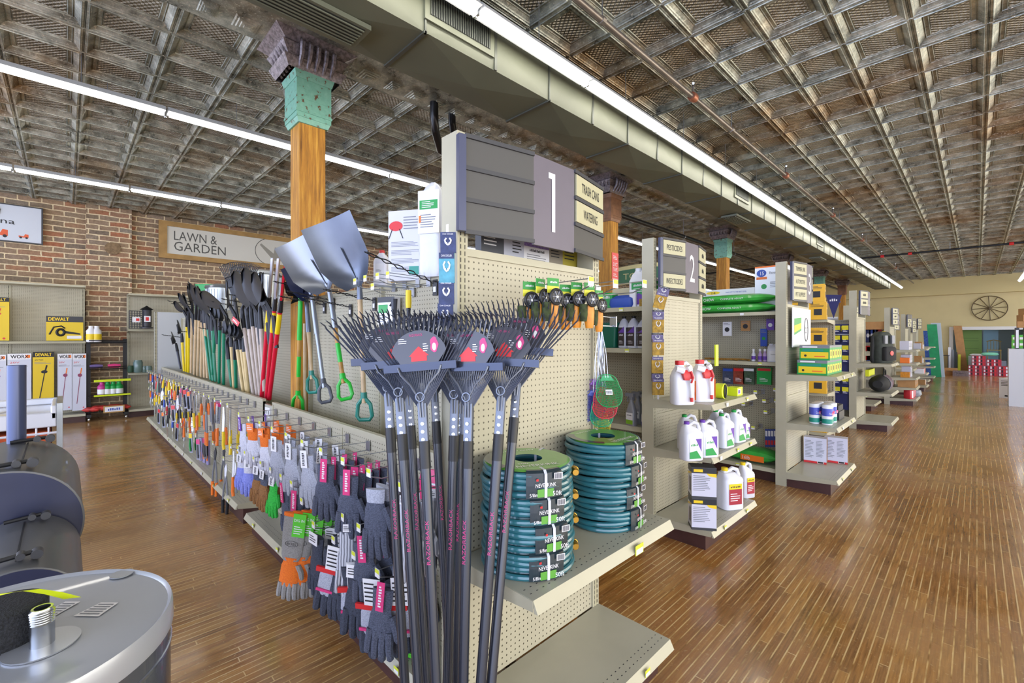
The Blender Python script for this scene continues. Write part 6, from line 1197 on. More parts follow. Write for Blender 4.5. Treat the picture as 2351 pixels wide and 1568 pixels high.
# goods further back along the electrical bay and rods on top
mb = MB(); mb.cyl((-3.6, 9.92, 1.881), (-1.75, 9.92, 1.881), .03, white, seg=10); tag(mb.build('white_tube', loc=(0, 0, 0)), 'long white tube lying on top of the navy accessory bay', 'tube')
carton('long_carton', 'long brown carton on the top shelf left of the cartons display', 'carton', 1.6, .3, .18, cardm, (-2.3, 13.7, 1.722), 0)
t = thing('safety_vest', 'yellow folded safety vest behind the duffel bag', 'vest', (-1.3, 9.95, .63)); mb = MB(); mb.bx((-.02, -.3, .25), (.03, .3, .36), mat('hi_vis', 'dbe018', .6)); mb.build('cloth', t)
carton('tool_bag', 'red and yellow carded tool right of the backpack', 'carded tool', .1, .03, .4, yellow, (-1.15, 10.33, 1.25), PI/2, front=lambda mb, F, w, h: mb.poly([(-w*.5, h*.4), (w*.5, h*.4), (0, 0)], red, F, .001))
# ================================================================ brick wall side
def wframe(px, py): return onx(px, py, -11.98)
# lawn & garden sign
a = onx(383, 515, -11.93); b_ = onx(383, 585, -11.93); y0, y1 = a.y, 4.15; z0, z1 = 3.3, 3.88
t = thing('wall_sign', 'wood-framed lawn and garden sign with a watering can on the brick wall', 'sign', (-11.93, y0, z0), PI/2); W_ = y1-y0; H_ = z1-z0
board = mat('sign_board', 'c9c7bd', .6); oak = mat('oak_frame', 'a8834a', .6, var=.25, scale=6); gink = mat('sign_grey', '4a4a46', .6)
mb = MB(); mb.bx((0, -.02, 0), (W_, .0, H_), board); F = FRONT(-.021); mb.text('LAWN &', .12, H_*.70, .2, gink, F, w=.78, align='L'); mb.text('GARDEN', .12, H_*.32, .2, gink, F, w=.95, align='L')
cx, cy, R_ = 2.05, H_*.5, .33
mb.tube([F @ Vector((cx+R_*1.15*math.cos(q), cy+R_*math.sin(q), .002)) for q in [PI*.6+PI*.8*k/16 for k in range(17)]], .006, gink, 4)
cg = mat('can_grey', '8d8a80', .6); mb.poly([(cx, cy-.2), (cx+.25, cy-.2), (cx+.23, cy+.12), (cx+.05, cy+.12)], cg, F, .002); mb.poly([(cx+.02, cy-.2), (cx-.28, cy+.14), (cx-.25, cy+.18), (cx+.05, cy-.05)], cg, F, .003); mb.build('board', t, smooth=False)
mb = MB(); 
for (p_, q_) in (((-.14, -.05, -.1), (0, .0, H_+.1)), ((0, -.05, -.1), (W_, 0, 0)), ((0, -.05, H_), (W_, 0, H_+.1)), ((W_, -.05, -.1), (W_+.14, 0, H_+.1))): mb.bx(p_, q_, oak)
mb.build('frame', t, smooth=False)
# mower sign
a = onx(95, 481, -11.95); c_ = onx(95, 560, -11.95); yR = a.y; t = thing('wall_sign', 'white mower brand sign with orange tractors on the brick wall', 'sign', (-11.95, yR-2.0, c_.z), PI/2); H_ = a.z-c_.z
mb = MB(); mb.bx((0, -.02, 0), (2.0, .02, H_), mat('sign_white', 'c6ccd6', .4)); F = FRONT(-.021); mb.text('Husqvarna', 1.25, H_*.55, .1, ink, F, w=.85)
mb.tube([F @ Vector((1.4+x*.09, H_*.82+y*.07, .002)) for x, y in ((-.8, .8), (-1, .2), (-1, -.8), (1, -.8), (1, .2), (.8, .8))], .016, ink, 5); mb.rect(1.36, H_*.8-.03, 1.375, H_*.8+.05, ink, F); mb.rect(1.425, H_*.8-.03, 1.44, H_*.8+.05, ink, F); mb.rect(1.36, H_*.8, 1.44, H_*.8+.015, ink, F)
for k, (x, s_) in enumerate(((1.25, 1), (1.5, .9), (1.78, .6), (.9, 1))):
    mb.poly([(x-.1*s_, .08), (x+.1*s_, .08), (x+.1*s_, .16*s_+.04), (x+.03*s_, .17*s_+.04), (x, .1*s_+.04), (x-.1*s_, .12*s_+.04)], mat('tractor_orange', 'd8582a', .4), F, .001)
    for q in (-.06, .06): mb.poly([(x+q*s_+.03*s_*math.cos(w_), .075+.03*s_*math.sin(w_)) for w_ in [2*PI*n/10 for n in range(10)]], ink, F, .002)
mb.build('panel', t, smooth=False); mb = MB()
for (p_, q_) in (((-.02, -.03, -.02), (0, .02, H_+.02)), ((2, -.03, -.02), (2.02, .02, H_+.02)), ((0, -.03, -.02), (2, .02, 0)), ((0, -.03, H_), (2, .02, H_+.02))): mb.bx(p_, q_, dgrey)
mb.build('frame', t, smooth=False)
# wall shelving facing +X : use end_unit style with wide bays
def wall_bay(label, Y0, Y1, shelves, top, xb=-11.75, xf=-11.35, nb=1):
    W = Y1-Y0; t = thing('wall_shelving', label, 'shelving unit', (xb, Y0, 0), PI/2); D = xf-xb
    for i in range(nb+1): upright(t, .03+(W-.06)*i/nb, 0, top, .05, .05)
    mb = MB(); mb.bx((0, .01, .15), (W, .03, top), peg); mb.build('back_panel', t, smooth=False)
    mb = MB(); mb.bx((0, -D, top), (W, .03, top+.03), putty); mb.build('canopy', t, smooth=False)
    mb = MB(); mb.prism([(-D, .15), (0, .15), (0, top), (-D*.3, top)], 0, .01, putty, frame((0, 0, 0), (0, 1, 0), (0, 0, 1))) if 0 else None
    shelf_part(t, 0, W, -D, 0, .15, 0, 0, 'base_deck'); mb = MB(); mb.bx((0, -D+.04, 0), (W, 0, .12), kick); mb.build('kick_plate', t, smooth=False)
    for z, d in shelves: shelf_part(t, 0, W, -d, 0, z, 0)
    return t
XB = -11.75; XS = -11.5
zt = onx(190, 662, -11.6).z; zs = onx(190, 783, XS).z
wall_bay('wide wall shelving with boxed yard tools against the brick', -2.6, onx(195, 800, XB).y, [(zs, .35)], zt, nb=3)
y2 = onx(291, 800, XB).y
wall_bay('narrow wall shelving with bird feeders and jars, right of the wire rack', y2, y2+3.0, [(onx(300, 756, XS).z, .3), (onx(300, 856, XS).z, .3)], onx(291, 680, XB).z, nb=2)
def toolart(c1, c2):
    def f(mb, F, w, h):
        mb.rect(-w/2, h*.9, w/2, h, ink if c1 is yellow else white, F, .0005); mb.text('DEWALT' if c1 is yellow else 'WORX', 0, h*.95, h*.06, yellow if c1 is yellow else ink, F, w=w*.75, z=.001, bold=True)
        if c1 is not yellow: mb.rect(w*.25, h*.925, w*.45, h*.975, orange, F, .001)
        mb.add([(-w*.2, h*.12, .001), (-w*.15, h*.12, .001), (w*.08, h*.6, .001), (w*.03, h*.6, .001)], [(0, 1, 2, 3)], c2, F); mb.poly([(w*.04+w*.16*math.cos(a), h*.62+h*.03*math.sin(a)) for a in [2*PI*k/12 for k in range(12)]], c2, F, .0012); mb.add([(w*.02, h*.6, .001), (w*.1, h*.6, .001), (w*.2, h*.74, .001), (w*.12, h*.75, .001)], [(0, 1, 2, 3)], orange if c1 is not yellow else c2, F)
        mb.text('20V' if c1 is not yellow else '60V MAX', -w*.2, h*.85, h*.03, red if c1 is not yellow else ink, F, w=w*.4, z=.001); mb.lines(-w*.42, w*.4, h*.77, h*.81, 2, grey, F); mb.poly([(w*.3+w*.06*math.cos(a), h*.05+w*.06*math.sin(a)) for a in [2*PI*k/10 for k in range(10)]], red, F, .001)
    return f
byel = mat('carton_yellow', 'e0c01e', .45); bwht = mat('carton_white', 'ccd0dc', .45)
def wallbox(label, px0, px1, pyt, pyb, body, art, X0=-11.45, name='tool_carton'):
    a = onx(px0, pyb, X0); b_ = onx(px1, pyb, X0); tz = onx((px0+px1)/2, pyt, X0).z; bz = onx((px0+px1)/2, pyb, X0).z
    return carton(name, label, 'box', b_.y-a.y, .14, tz-bz, body, (X0-.07, (a.y+b_.y)/2, bz), PI/2, front=art)
wallbox('tall yellow trimmer carton on the wall shelving', 75, 124, 808, 928, byel, toolart(yellow, ink))
wallbox('white hedge trimmer carton, left of the pair by the wire rack', 132, 165, 812, 942, bwht, toolart(white, mat('plum_tool', '8a3a5a', .4)))
wallbox('white string trimmer carton, right of the pair by the wire rack', 166, 198, 812, 942, bwht, toolart(white, mat('plum_tool', '8a3a5a', .4)))
wallbox('wide white carton standing behind the smoker chimney', 17, 72, 812, 945, bwht, toolart(white, grey)); wallbox('white carton at the left edge of the picture', -30, 14, 815, 945, bwht, toolart(white, purple))
blow = lambda mb, F, w, h: (mb.rect(-w/2, h*.76, w/2, h, dgrey, F, .0005), mb.text('DEWALT', -w*.17, h*.88, h*.14, yellow, F, w=w*.55, z=.001, bold=True), mb.tube([F @ Vector((w*(-.12+.1*math.cos(a)), h*(.34+.13*math.sin(a)), .002)) for a in [2*PI*k/14 for k in range(14)]], .02, ink, 4, closed=True), mb.add([(0, h*.4, .002), (w*.42, h*.3, .002), (w*.42, h*.24, .002), (0, h*.3, .002)], [(0, 1, 2, 3)], ink, F), mb.tube([F @ Vector((x*w, y*h, .002)) for x, y in ((-.42, .25), (-.3, .55), (-.1, .6), (0, .5))], .012, ink, 4), mb.rect(w*.05, h*.08, w*.45, h*.2, white, F, .001))
wallbox('yellow leaf blower box alone on the upper wall shelf', 106, 191, 726, 782, byel, blow); wallbox('yellow box on the upper wall shelf at the picture edge', -40, 21, 682, 782, byel, toolart(yellow, red))
# bird feeders, jars
def feeder(label, px, pyt, pyb, c):
    X0 = -11.42; a = onx(px, pyb, X0); tz = onx(px, pyt, X0).z; h = tz-a.z; t = thing('bird_feeder', label, 'bird feeder', a, PI/2)
    mb = MB(); mb.lathe([(.03, 0), (.1, .01), (.1, .03), (.05, .04)], dgrey, None, 12); mb.build('tray', t); mb = MB(); mb.lathe([(.07, .04), (.075, .06), (.075, h*.8), (.07, h*.82)], c, None, 14); mb.rect(-.05, h*.3, .05, h*.55, white, FRONT(-.078)); mb.rect(-.025, h*.35, .025, h*.5, red, FRONT(-.079)); mb.build('tube', t); mb = MB(); mb.lathe([(.11, h*.82), (.1, h*.85), (.02, h*.97), (.01, h)], black, None, 14); mb.build('roof', t)
feeder('bird feeder with a black roof on the upper shelf of the narrow wall bay', 337, 702, 755, dgrey)
X0 = -11.42; a = onx(312, 754, X0); tz = onx(312, 714, X0).z; t = thing('suet_cage', 'wire suet cage standing beside the bird feeder', 'suet cage', a, PI/2); mb = MB(); h = tz-a.z
for i in range(6):
    for s_ in (-1, 1): mb.cyl((-.1+i*.04, s_*.06, 0), (-.1+i*.04, s_*.06, h), .004, dgrey, seg=4)
for i in range(9): mb.tube([(-.1, -.06, h*i/8), (.1, -.06, h*i/8), (.1, .06, h*i/8), (-.1, .06, h*i/8)], .004, dgrey, 4, closed=True)
mb.build('cage', t); mb = MB(); mb.box((.0, -.07, h*.5), (.12, .02, .1), white); mb.box((.02, -.082, h*.5), (.05, .004, .05), red); mb.build('label', t)
glassm = mat('jar_glass', '8aa8a4', .08, trans=.6)
for k, (px, r) in enumerate(((300, .05), (317, .075), (332, .05), (341, .06))):
    a = onx(px, 855, X0); mb = MB(); mb.lathe([(r*.8, 0), (r, .02), (r, .2 if k == 1 else .1), (r*.85, .22 if k == 1 else .12), (r*.85, .24 if k == 1 else .13)], glassm if k else mat('dark_leaf', '2b4a34', .6), None, 14); tag(mb.build('glass_jar' if k else 'green_ornament', loc=a), ('dark green ornament at the left of the jar shelf', 'tallest glass jar on the narrow wall bay', 'small glass jar right of the tallest one', 'glass jar at the right of the jar shelf')[k], 'jar' if k else 'ornament')
# wire rack on casters
Xr = -11.55; a = onx(203, 945, Xr); b_ = onx(287, 945, Xr); ztop = onx(203, 778, Xr).z; W_ = b_.y-a.y
t = thing('wire_rack', 'black wheeled display rack standing in front of the brick pilaster', 'rack', (Xr, a.y, 0), PI/2)
for x in (0, W_): mb = MB(); mb.bx((x-.03, -.02, .08), (x+.03, .03, ztop), black); mb.bx((x-.03, -.3, .08), (x+.03, .2, .13), black); mb.build('post', t, smooth=False)
for x in (0, W_):
    mb = MB(); mb.lathe([(.035, -.015), (.04, 0), (.035, .015)], chrome, T(x, -.26, .04) @ RY(PI/2), 12); mb.build('caster', t)
shz = [onx(245, py, Xr).z for py in (786, 846, 908, 942)]
for k, z in enumerate(shz):
    mb = MB()
    for i in range(15): mb.cyl((W_*i/14, -.22, z), (W_*i/14, .0, z), .005, black, seg=4)
    mb.tube([(0, -.22, z), (W_, -.22, z), (W_, -.22, z+.04), (0, -.22, z+.04)], .006, black, 4, closed=True); mb.bx((0, -.01, z-.02), (W_, .01, z+.03), black) if k == 0 else None; mb.build('shelf', t)
def small_on(label, name, px, z, h, r, c, c2, X0=-11.42, cat='bottle'):
    p = onx(px, 850, X0); mb = MB(); mb.lathe([(r*.9, 0), (r, .01), (r, h*.7), (r*.5, h*.85), (r*.5, h)], c, None, 14); mb.lathe([(r*1.02, h*.15), (r*1.02, h*.5)], c2, None, 14); return tag(mb.build(name, loc=(X0, p.y, z+.007)), label, cat)
for k in range(2): small_on('white bottle with yellow label on top of the wire rack, %s one' % ('left', 'right')[k], 'fertiliser_bottle', 209+k*13, shz[0], .3, .07, white, yellow)
for k in range(4): small_on('green and pink tub in the rack tray, %s from the left' % od(k), 'plant_food_tub', 234+k*13, shz[2], .26, .065, (mat('tub_pink', 'c03a8a', .4), green, green, green)[k], white, cat='tub')
mb = MB(); p = onx(257, 880, -11.33); mb.bx((-.25, -.01, .27), (.27, .01, .31), lm); mb.bx((-.25, -.01, 0), (.27, .01, .03), lm); tag(mb.build('tray_sign', loc=(-11.31, p.y, shz[2]+.01), rotz=PI/2), 'lime yellow strip on the rack tray holding the green tubs', 'sign strip')
for k, (px, c) in enumerate(((221, mat('violet_roll', '6a5a8c', .5)), (262, pink))): p = onx(px, 840, -11.45); mb = MB(); mb.tube([(0, -.09, .04), (0, 0, .045), (0, .09, .04)], [.03, .04, .03], c, 8); tag(mb.build('wrapped_roll', loc=(-11.45, p.y, shz[1]+.01)), '%s wrapped roll on the middle shelf of the wire rack' % ('violet', 'pink')[k], 'roll')
for k in range(5): p = onx(212+k*17, 930, -11.42); pillow('mulch_pouch', 'red pouch on the bottom tray of the wire rack, %s from the left' % od(k), 'pouch', .26, .2, .09, mat('red_pouch', 'c93a34', .4, var=.5, scale=14), (-11.42, p.y, shz[3]+.01+.02*(k % 2)), PI/2+.3*(k % 3-1))
p = onx(262, 938, -11.28); mb = MB(); mb.bx((-.15, -.01, -.02), (.15, .01, .11), mat('tan_frame', 'b08a50', .5)); mb.rect(-.13, 0, .13, .09, white, FRONT(-.011)); mb.text('2/5.00', 0, .045, .05, blue, FRONT(-.0115), w=.18); tag(mb.build('price_sign', loc=(-11.29, p.y, shz[3]), rotz=PI/2), 'small tan-framed price sign at the foot of the wire rack', 'sign')
# things above the far rack: carton and galvanised cans on the spine
p = ony(461, 672, 1.75); t = carton('feeder_box', 'green and white boxed bird bath standing above the far rack', 'box', .34, .2, .6, mat('feeder_green', '5c8f4a', .5, var=.3, scale=12), (p.x, 1.85, 1.9), .75, front=lambda mb, F, w, h: (mb.rect(-w/2, h*.8, w/2, h, green, F, .001), mb.poly([(w*.2*math.cos(a), h*.45+h*.12*math.sin(a)) for a in [2*PI*k/14 for k in range(14)]], white, F, .001), mb.poly([(w*.3, 0), (w*.5, 0), (w*.5, h*.3)], amber, F, .001)), side=lambda mb, F, w, h: mb.rect(-w/2, 0, w/2, h, cardm, F, .0005))
galv = mat('galvanised', 'a9b0b8', .28, .85, var=.2, scale=8)
for k, (px, Y_) in enumerate(((508, 1.95), (603, 1.95))):
    p = ony(px, 700, Y_); t = thing('garbage_can', 'ribbed galvanised trash can behind the shovels, %s one' % ('left', 'right')[k], 'trash can', (p.x, Y_, 1.89)); mb = MB(); mb.lathe([((.2+.03*z/.5)*(1+.0), z) for z in (0, .05, .5)], galv, None, 28)
    for q in range(28): a = 2*PI*q/28; mb.cyl((.205*math.cos(a), .205*math.sin(a), .06), (.232*math.cos(a), .232*math.sin(a), .48), .006, galv, seg=5)
    mb.build('body', t); mb = MB(); mb.lathe([(.24, .5), (.25, .51), (.24, .54), (.1, .58), (0, .58)], galv, None, 28); mb.build('lid', t)
t = side_unit('back side shelf of the far rack that carries the trash cans', -9.9, -4.3, 1.56, 2.0, [(.9, .4, 0), (1.86, .42, 0)], ztop=1.88, nb=4, fdir=0) if 0 else None
mb = MB(); mb.bx((-9.9, 1.56, 1.86), (-4.3, 2.25, 1.885), deckm)
t = thing('rack_back_shelf', 'plain top shelf behind the far tool rack carrying the trash cans', 'shelf'); mb.build('shelf', t, smooth=False); mb = MB(); mb.bx((-9.9, 1.56, 0), (-9.85, 2.2, 1.86), putty); mb.bx((-4.35, 1.56, 0), (-4.3, 2.2, 1.86), putty); mb.bx((-9.9, 1.54, .02), (-4.3, 1.57, 1.86), peg); mb.build('side_panel', t)
# hanging green tools sign in the distance
a = ony(1425, 612, 10.5); b_ = ony(1520, 612, 10.5); zb = ony(1470, 650, 10.5).z; t = thing('department_sign', 'green arched tools sign hanging beyond the pesticides bay', 'sign', (a.x-.8, 10.5, zb)); W_ = b_.x-a.x+1.6; H_ = a.z-zb
gs = mat('sign_green', '3f6e50', .5); ys = mat('sign_sand', 'c9c08a', .5); arc = [(W_*q/16, H_*(.75+.25*math.sin(PI*q/16))) for q in range(17)]
mb = MB(); mb.prism([(0, 0)]+arc+[(W_, 0)], 0, .03, ys, FRONT(0)); mb.prism([(.05, .04)]+[(.05+(W_-.1)*q/16, (H_-.1)*(.75+.25*math.sin(PI*q/16))) for q in range(17)]+[(W_-.05, .04)], .03, .035, gs, FRONT(0)); mb.text('TOOLS', 1.35, H_*.42, H_*.34, ys, FRONT(-.037), w=.9, z=0); mb.build('panel', t, smooth=False)
mb = MB(); mb.cyl((.5, 0, H_*.8), (.5, 0, CEIL-zb), .005, wire, seg=5); mb.cyl((W_-.5, 0, H_*.8), (W_-.5, 0, CEIL-zb), .005, wire, seg=5); mb.build('hanger', t)
# ================================================================ foreground: offset smoker, water heater, vanity
smm = mat('smoker_black', '5a5c60', .42, .2, var=.12, scale=3, coat=.15); smf = mat('smoker_face', '282e4c', .45, .1, var=.2, scale=6, coat=.2)
t = thing('offset_smoker', 'black barrel smoker with chimney and lower firebox at the left edge', 'smoker', (0, 0, 0))
def barrel(x0, x1, y, z, r, name):
    mb = MB(); F = frame((x0, y, z), (0, 1, 0), (0, 0, 1)); mb.lathe([(r, 0), (r, x1-x0)], smm, F, 48); b = mb.build(name, t)
    mb = MB(); mb.lathe([(r*1.012, 0), (r*1.012, .012), (r*.985, .014)], smm, frame((x1-.01, y, z), (0, 1, 0), (0, 0, 1)), 48); mb.poly([(r*.985*math.cos(2*PI*k/48), r*.985*math.sin(2*PI*k/48)) for k in range(48)], smf, frame((x1+.0055, y, z), (0, 1, 0), (0, 0, 1))); mb.build('end_cap', b)
    return b
b1 = barrel(-3.38, -2.6, -.177, .80, .232, 'cook_chamber'); b2 = barrel(-2.58, -2.0, -.11, .70, .155, 'firebox')
def latch(par, x, y, z, s=1.0):
    mb = MB(); mb.tube([(x, y-.09*s, z+.01), (x, y+.03*s, z+.018)], .009*s, black, 7); mb.cyl((x-.02*s, y+.045*s, z+.012), (x+.02*s, y+.045*s, z+.012), .018*s, dgrey, seg=12); mb.cyl((x-.02*s, y+.0*s, z+.015), (x+.02*s, y+.0*s, z+.015), .014*s, dgrey, seg=10); mb.build('hinge', par)
latch(b1, -2.68, -.14, 1.03); latch(b1, -3.25, -.10, 1.03); latch(b2, -2.08, -.1, .855, .8); latch(b2, -2.5, -.09, .855, .8)
mb = MB(); mb.bx((-3.25, -.133, 1.0275), (-2.68, -.128, 1.0325), black); mb.build('lid_seam', b1, smooth=False); mb = MB(); mb.bx((-2.5, -.112, .851), (-2.08, -.107, .8565), black); mb.build('lid_seam', b2, smooth=False)
chm = mat('chimney_steel', '4e5674', .32, .5); mb = MB(); mb.lathe([(.034, 1.0), (.034, 1.41), (.031, 1.41), (.031, 1.1)], chm, T(-3.3, -.172, 0), 24); mb.build('chimney', t)
for (x, y) in ((-3.3, -.35), (-3.3, 0), (-2.1, -.22), (-2.1, 0)): mb = MB(); mb.cyl((x, y, 0), (x, y*.6-.07, .62), .018, smm, seg=8); mb.build('leg', t)
# water heater
gsteel = mat('heater_grey', 'a6abb4', .3, .25, var=.06, scale=3, coat=.3)
t = thing('water_heater', 'grey water heater with a steel top in the bottom left corner', 'water heater', (-1.236, -.087, 0)); HR = .2535; HZ = 1.0
mb = MB(); jk = mat('heater_jacket', '5c6068', .25, .5, coat=.4); mb.lathe([(HR*.985, 0), (HR*.985, HZ-.05), (HR*.985, HZ-.048)], jk, None, 64); mb.lathe([(HR*.988, HZ-.085), (HR*.995, HZ-.083), (HR*.995, HZ-.078), (HR*.988, HZ-.076)], chrome, None, 64); mb.build('jacket', t)
mb = MB(); mb.lathe([(HR, HZ-.045), (HR*1.004, HZ-.04), (HR*1.0, HZ-.004), (HR*.99, HZ+.003), (HR*.975, HZ), (HR*.965, HZ-.003), (HR*.6, HZ-.001), (.001, HZ)], gsteel, None, 72); mb.build('top_pan', t)
n_ = onz(97, 1482, HZ)-Vector((-1.236, -.087, 0)); mb = MB(); mb.lathe([(.05, HZ), (.051, HZ+.003), (.024, HZ+.0035)], mat('zinc_ring', 'b9bdc4', .3, .6), T(n_.x, n_.y, 0), 32); mb.build('flange', t)
mb = MB(); pr = [(.0165, HZ), (.0165, HZ+.04)]
for q in range(6): pr += [(.0172, HZ+.042+q*.004), (.0154, HZ+.044+q*.004)]
pr += [(.0145, HZ+.068), (.011, HZ+.068), (.011, HZ+.03)]
mb.lathe(pr, chrome, T(n_.x, n_.y, 0), 24); mb.build('nipple', t)
foam = mat('black_foam', '2b2d33', .9, var=.7, scale=260, bump=1.0); f_ = onz(4, 1470, HZ)-Vector((-1.236, -.087, 0))
mb = MB(); mb.lathe([(.06, HZ), (.061, HZ+.06), (.058, HZ+.062), (.0, HZ+.062)], foam, T(f_.x, f_.y, 0), 28); mb.build('foam_collar', t)
mb = MB(); tp_ = mat('lime_film', 'c3cf18', .35, trans=.1); mb.loft([[(f_.x+x-.012, f_.y+y-.01, HZ+z), (f_.x+x+.012, f_.y+y+.014, HZ+z+.004)] for x, y, z in ((-.04, -.04, .068), (0, -.0, .082), (.025, .035, .085), (.045, .065, .075), (.055, .09, .06))], tp_, caps=False, closed=False); mb.build('film_strip', t)
for k, (cx_, cy_, w_, h_, pts) in enumerate(((0, 0, 0, 0, ((88, 1414), (150, 1381), (184, 1381), (126, 1414))), (0, 0, 0, 0, ((168, 1414), (232, 1383), (272, 1383), (226, 1415))))):
    q = [onz(x, y, HZ+.001)-Vector((-1.236, -.087, 0)) for x, y in pts]; mb = MB(); mb.add([tuple(v) for v in q], [(0, 3, 2, 1)], white)
    for i in range(5): f0, f1 = (.12+i*.17), (.2+i*.17); L1 = lambda f: q[0].lerp(q[1], f); R1 = lambda f: q[3].lerp(q[2], f); mb.add([tuple(L1(f0).lerp(R1(f0), .08)+Vector((0, 0, .0006))), tuple(L1(f0).lerp(R1(f0), .9)+Vector((0, 0, .0006))), tuple(L1(f1).lerp(R1(f1), .9)+Vector((0, 0, .0006))), tuple(L1(f1).lerp(R1(f1), .08)+Vector((0, 0, .0006)))], [(0, 1, 2, 3)], grey)
    mb.build('sticker', t, smooth=False)
q = onz(280, 1318, HZ)-Vector((-1.236, -.087, 0)); mb = MB(); mb.lathe([(.022, HZ), (.022, HZ+.0015), (0, HZ+.001)], mat('knockout', 'a2a7af', .3, .5), T(q.x, q.y, 0), 24); mb.build('knockout_plug', t)
# vanity sink on wire basket
va, vb = onz(0, 924, .93), onz(143, 922, .93); vd = onz(125, 1000, .8)
x1 = -4.55; x0 = -5.6; yR = onx(130, 960, x1).y; t = thing('vanity_top', 'white vanity basin top resting on an orange-lined white wire bin', 'vanity', (x1, yR, 0)); VW = 1.1
zt_ = onx(100, 948, x1).z; zb_ = onx(100, 982, x1).z
mar = mat('cultured_marble', 'd9dce4', .22, coat=.4, var=.06, scale=4)
mb = MB(); mb.bx((-.55, -VW, zb_), (0, 0, zt_), mar); mb.bx((-.58, -VW, zt_), (-.54, 0, zt_+.05), mar); mb.bx((-.58, -.03, zt_-.05), (.0, 0, zt_+.045), mar); mb.build('basin_top', t, bevel=.008)
mb = MB(); mb.loft([[(-.27+.17*s_*math.cos(a), -.5+.24*s_*math.sin(a), zt_+dz) for a in [2*PI*k/28 for k in range(28)]] for s_, dz in ((1.12, .001), (1.0, .006), (.9, .002), (.4, .001))], mar, caps=True); mb.build('bowl', t)
mb = MB(); ob = mat('orange_lining', 'c2521c', .6); mb.bx((-.52, -VW, .1), (-.02, -.03, zb_-.03), ob)
mb.build('lining', t); mb = MB()
for k in range(18): mb.cyl((0, -.04-k*.06, .05), (0, -.04-k*.06, zb_), .006, whp, seg=5)
for z in (.1, .3, zb_-.04): mb.cyl((0, -VW, z), (0, 0, z), .008, whp, seg=5)
mb.build('wire_front', t)
mb = MB(); mb.bx((-.55, 0.0, zb_-.35), (-.0, .03, zt_+.06), galv); mb.build('side_plate', t)
# ================================================================ back of the shop
iron = mat('wheel_iron', '5a4a2c', .6); wc = Vector((.36, 27.24, 2.73)); t = thing('wagon_wheel', 'large old spoked wagon wheel rim mounted on the cream back wall', 'wheel', wc)
Rw = .50; mb = MB(); mb.tube([(Rw*1.03*math.cos(2*PI*k/48), 0, Rw*math.sin(2*PI*k/48)) for k in range(48)], .018, iron, 6, closed=True); mb.build('rim', t)
mb = MB(); mb.lathe([(.05, -.02), (.05, .03), (.02, .05)], iron, frame((0, 0, 0), (1, 0, 0), (0, 0, 1)), 12); mb.build('hub', t)
for k in range(12): a = 2*PI*k/12+.05; mb = MB(); mb.cyl((.03*math.cos(a), 0, .03*math.sin(a)), (Rw*1.0*math.cos(a), 0, Rw*.98*math.sin(a)), .013, iron, r2=.016, seg=6); mb.build('spoke', t)
gd = mat('green_door', '86a84c', .5)
t = thing('stored_door', 'green panelled door leaning in the storeroom opening', 'door', (-.25, 28.6, 0)); mb = MB(); mb.bx((-.4, 0, 0), (.4, .04, 1.95), gd)
for i in range(4):
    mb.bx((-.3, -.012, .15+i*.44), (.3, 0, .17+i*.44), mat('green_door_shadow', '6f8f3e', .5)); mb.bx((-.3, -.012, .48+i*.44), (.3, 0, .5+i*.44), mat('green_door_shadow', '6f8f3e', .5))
mb.build('leaf', t, smooth=False)
carton('pale_blue_panel', 'pale blue panel standing right of the green door', 'panel', .45, .04, 1.95, mat('pale_blue', '8fb4c0', .6), (.42, 28.7, 0), 0)
p = onz(2212, 853, 0); a = ony(2200, 742, 27.0); mb = MB(); mb.loft([[(-.13, 0, 0), (.13, 0, 0), (.13, .04, 0), (-.13, .04, 0)], [(-.33, .1, 2.02), (-.07, .1, 2.02), (-.07, .14, 2.02), (-.33, .14, 2.02)]], cardm); tag(mb.build('leaning_board', loc=(-.38, 27.0, 0), smooth=False), 'tan cardboard board leaning on the white doorway', 'board')
t = thing('ladder_back_chair', 'wooden spindle chair seen in the storeroom opening', 'chair', (.5, 27.9, .55)); wd = mat('chair_wood', '8f7a3c', .5)
mb = MB(); mb.bx((-.22, -.2, .42), (.22, .2, .45), wd); mb.build('seat', t); mb = MB(); mb.tube([(-.22, .2, .8), (0, .22, .86), (.22, .2, .8)], .02, wd, 6); [mb.cyl((x, .2, .45), (x, .21, .82), .01, wd, seg=5) for x in (-.18, -.09, 0, .09, .18)]; mb.build('backrest', t)
for x in (-.19, .19):
    for y in (-.17, .17): mb = MB(); mb.cyl((x, y, 0), (x, y, .43), .018, wd, seg=6); mb.build('leg', t)
carton('storage_cabinet', 'pale blue low cabinet at the storeroom threshold', 'cabinet', .5, .5, .75, mat('cabinet_blue', 'b4c4c8', .5), (.0, 26.9, 0), 0)
carton('sandbag_pallet', 'low grey block supporting the chair inside the storeroom', 'block', .7, .6, .548, grey, (.5, 27.9, 0), 0)
canp = carton('soda_case', '', 'case', .4, .3, .13, mat('case_red', 'a82a3c', .4), front=lambda mb, F, w, h: [mb.rect(-w*.45+k*w*.15, h*.15, -w*.35+k*w*.15, h*.85, (white, ink, red)[k % 3], F, .001) for k in range(6)]); CP = Proto(canp)
n = 0
for r in range(6):
    for q in range(3 if r < 3 else 2):
        if r < 5 or q == 0:
            CP.put((-.05+.42*q+.1*(r > 2), 26.2+.02*r, .131*r), 0, 'red and white canned drink case before the storeroom, %s row up, %s from the left' % (od(r), od(q)), 'drink cases')
pillow('mint_bundle', 'mint green bundle lying on the drink cases', 'bundle', .5, .3, .14, mat('mint_wrap', '7fd0b0', .4), (.35, 26.2, .79)); pillow('white_bundle', 'white wrapped bundle on the pale blue cabinet', 'bundle', .45, .3, .1, white, (.0, 26.8, .752))
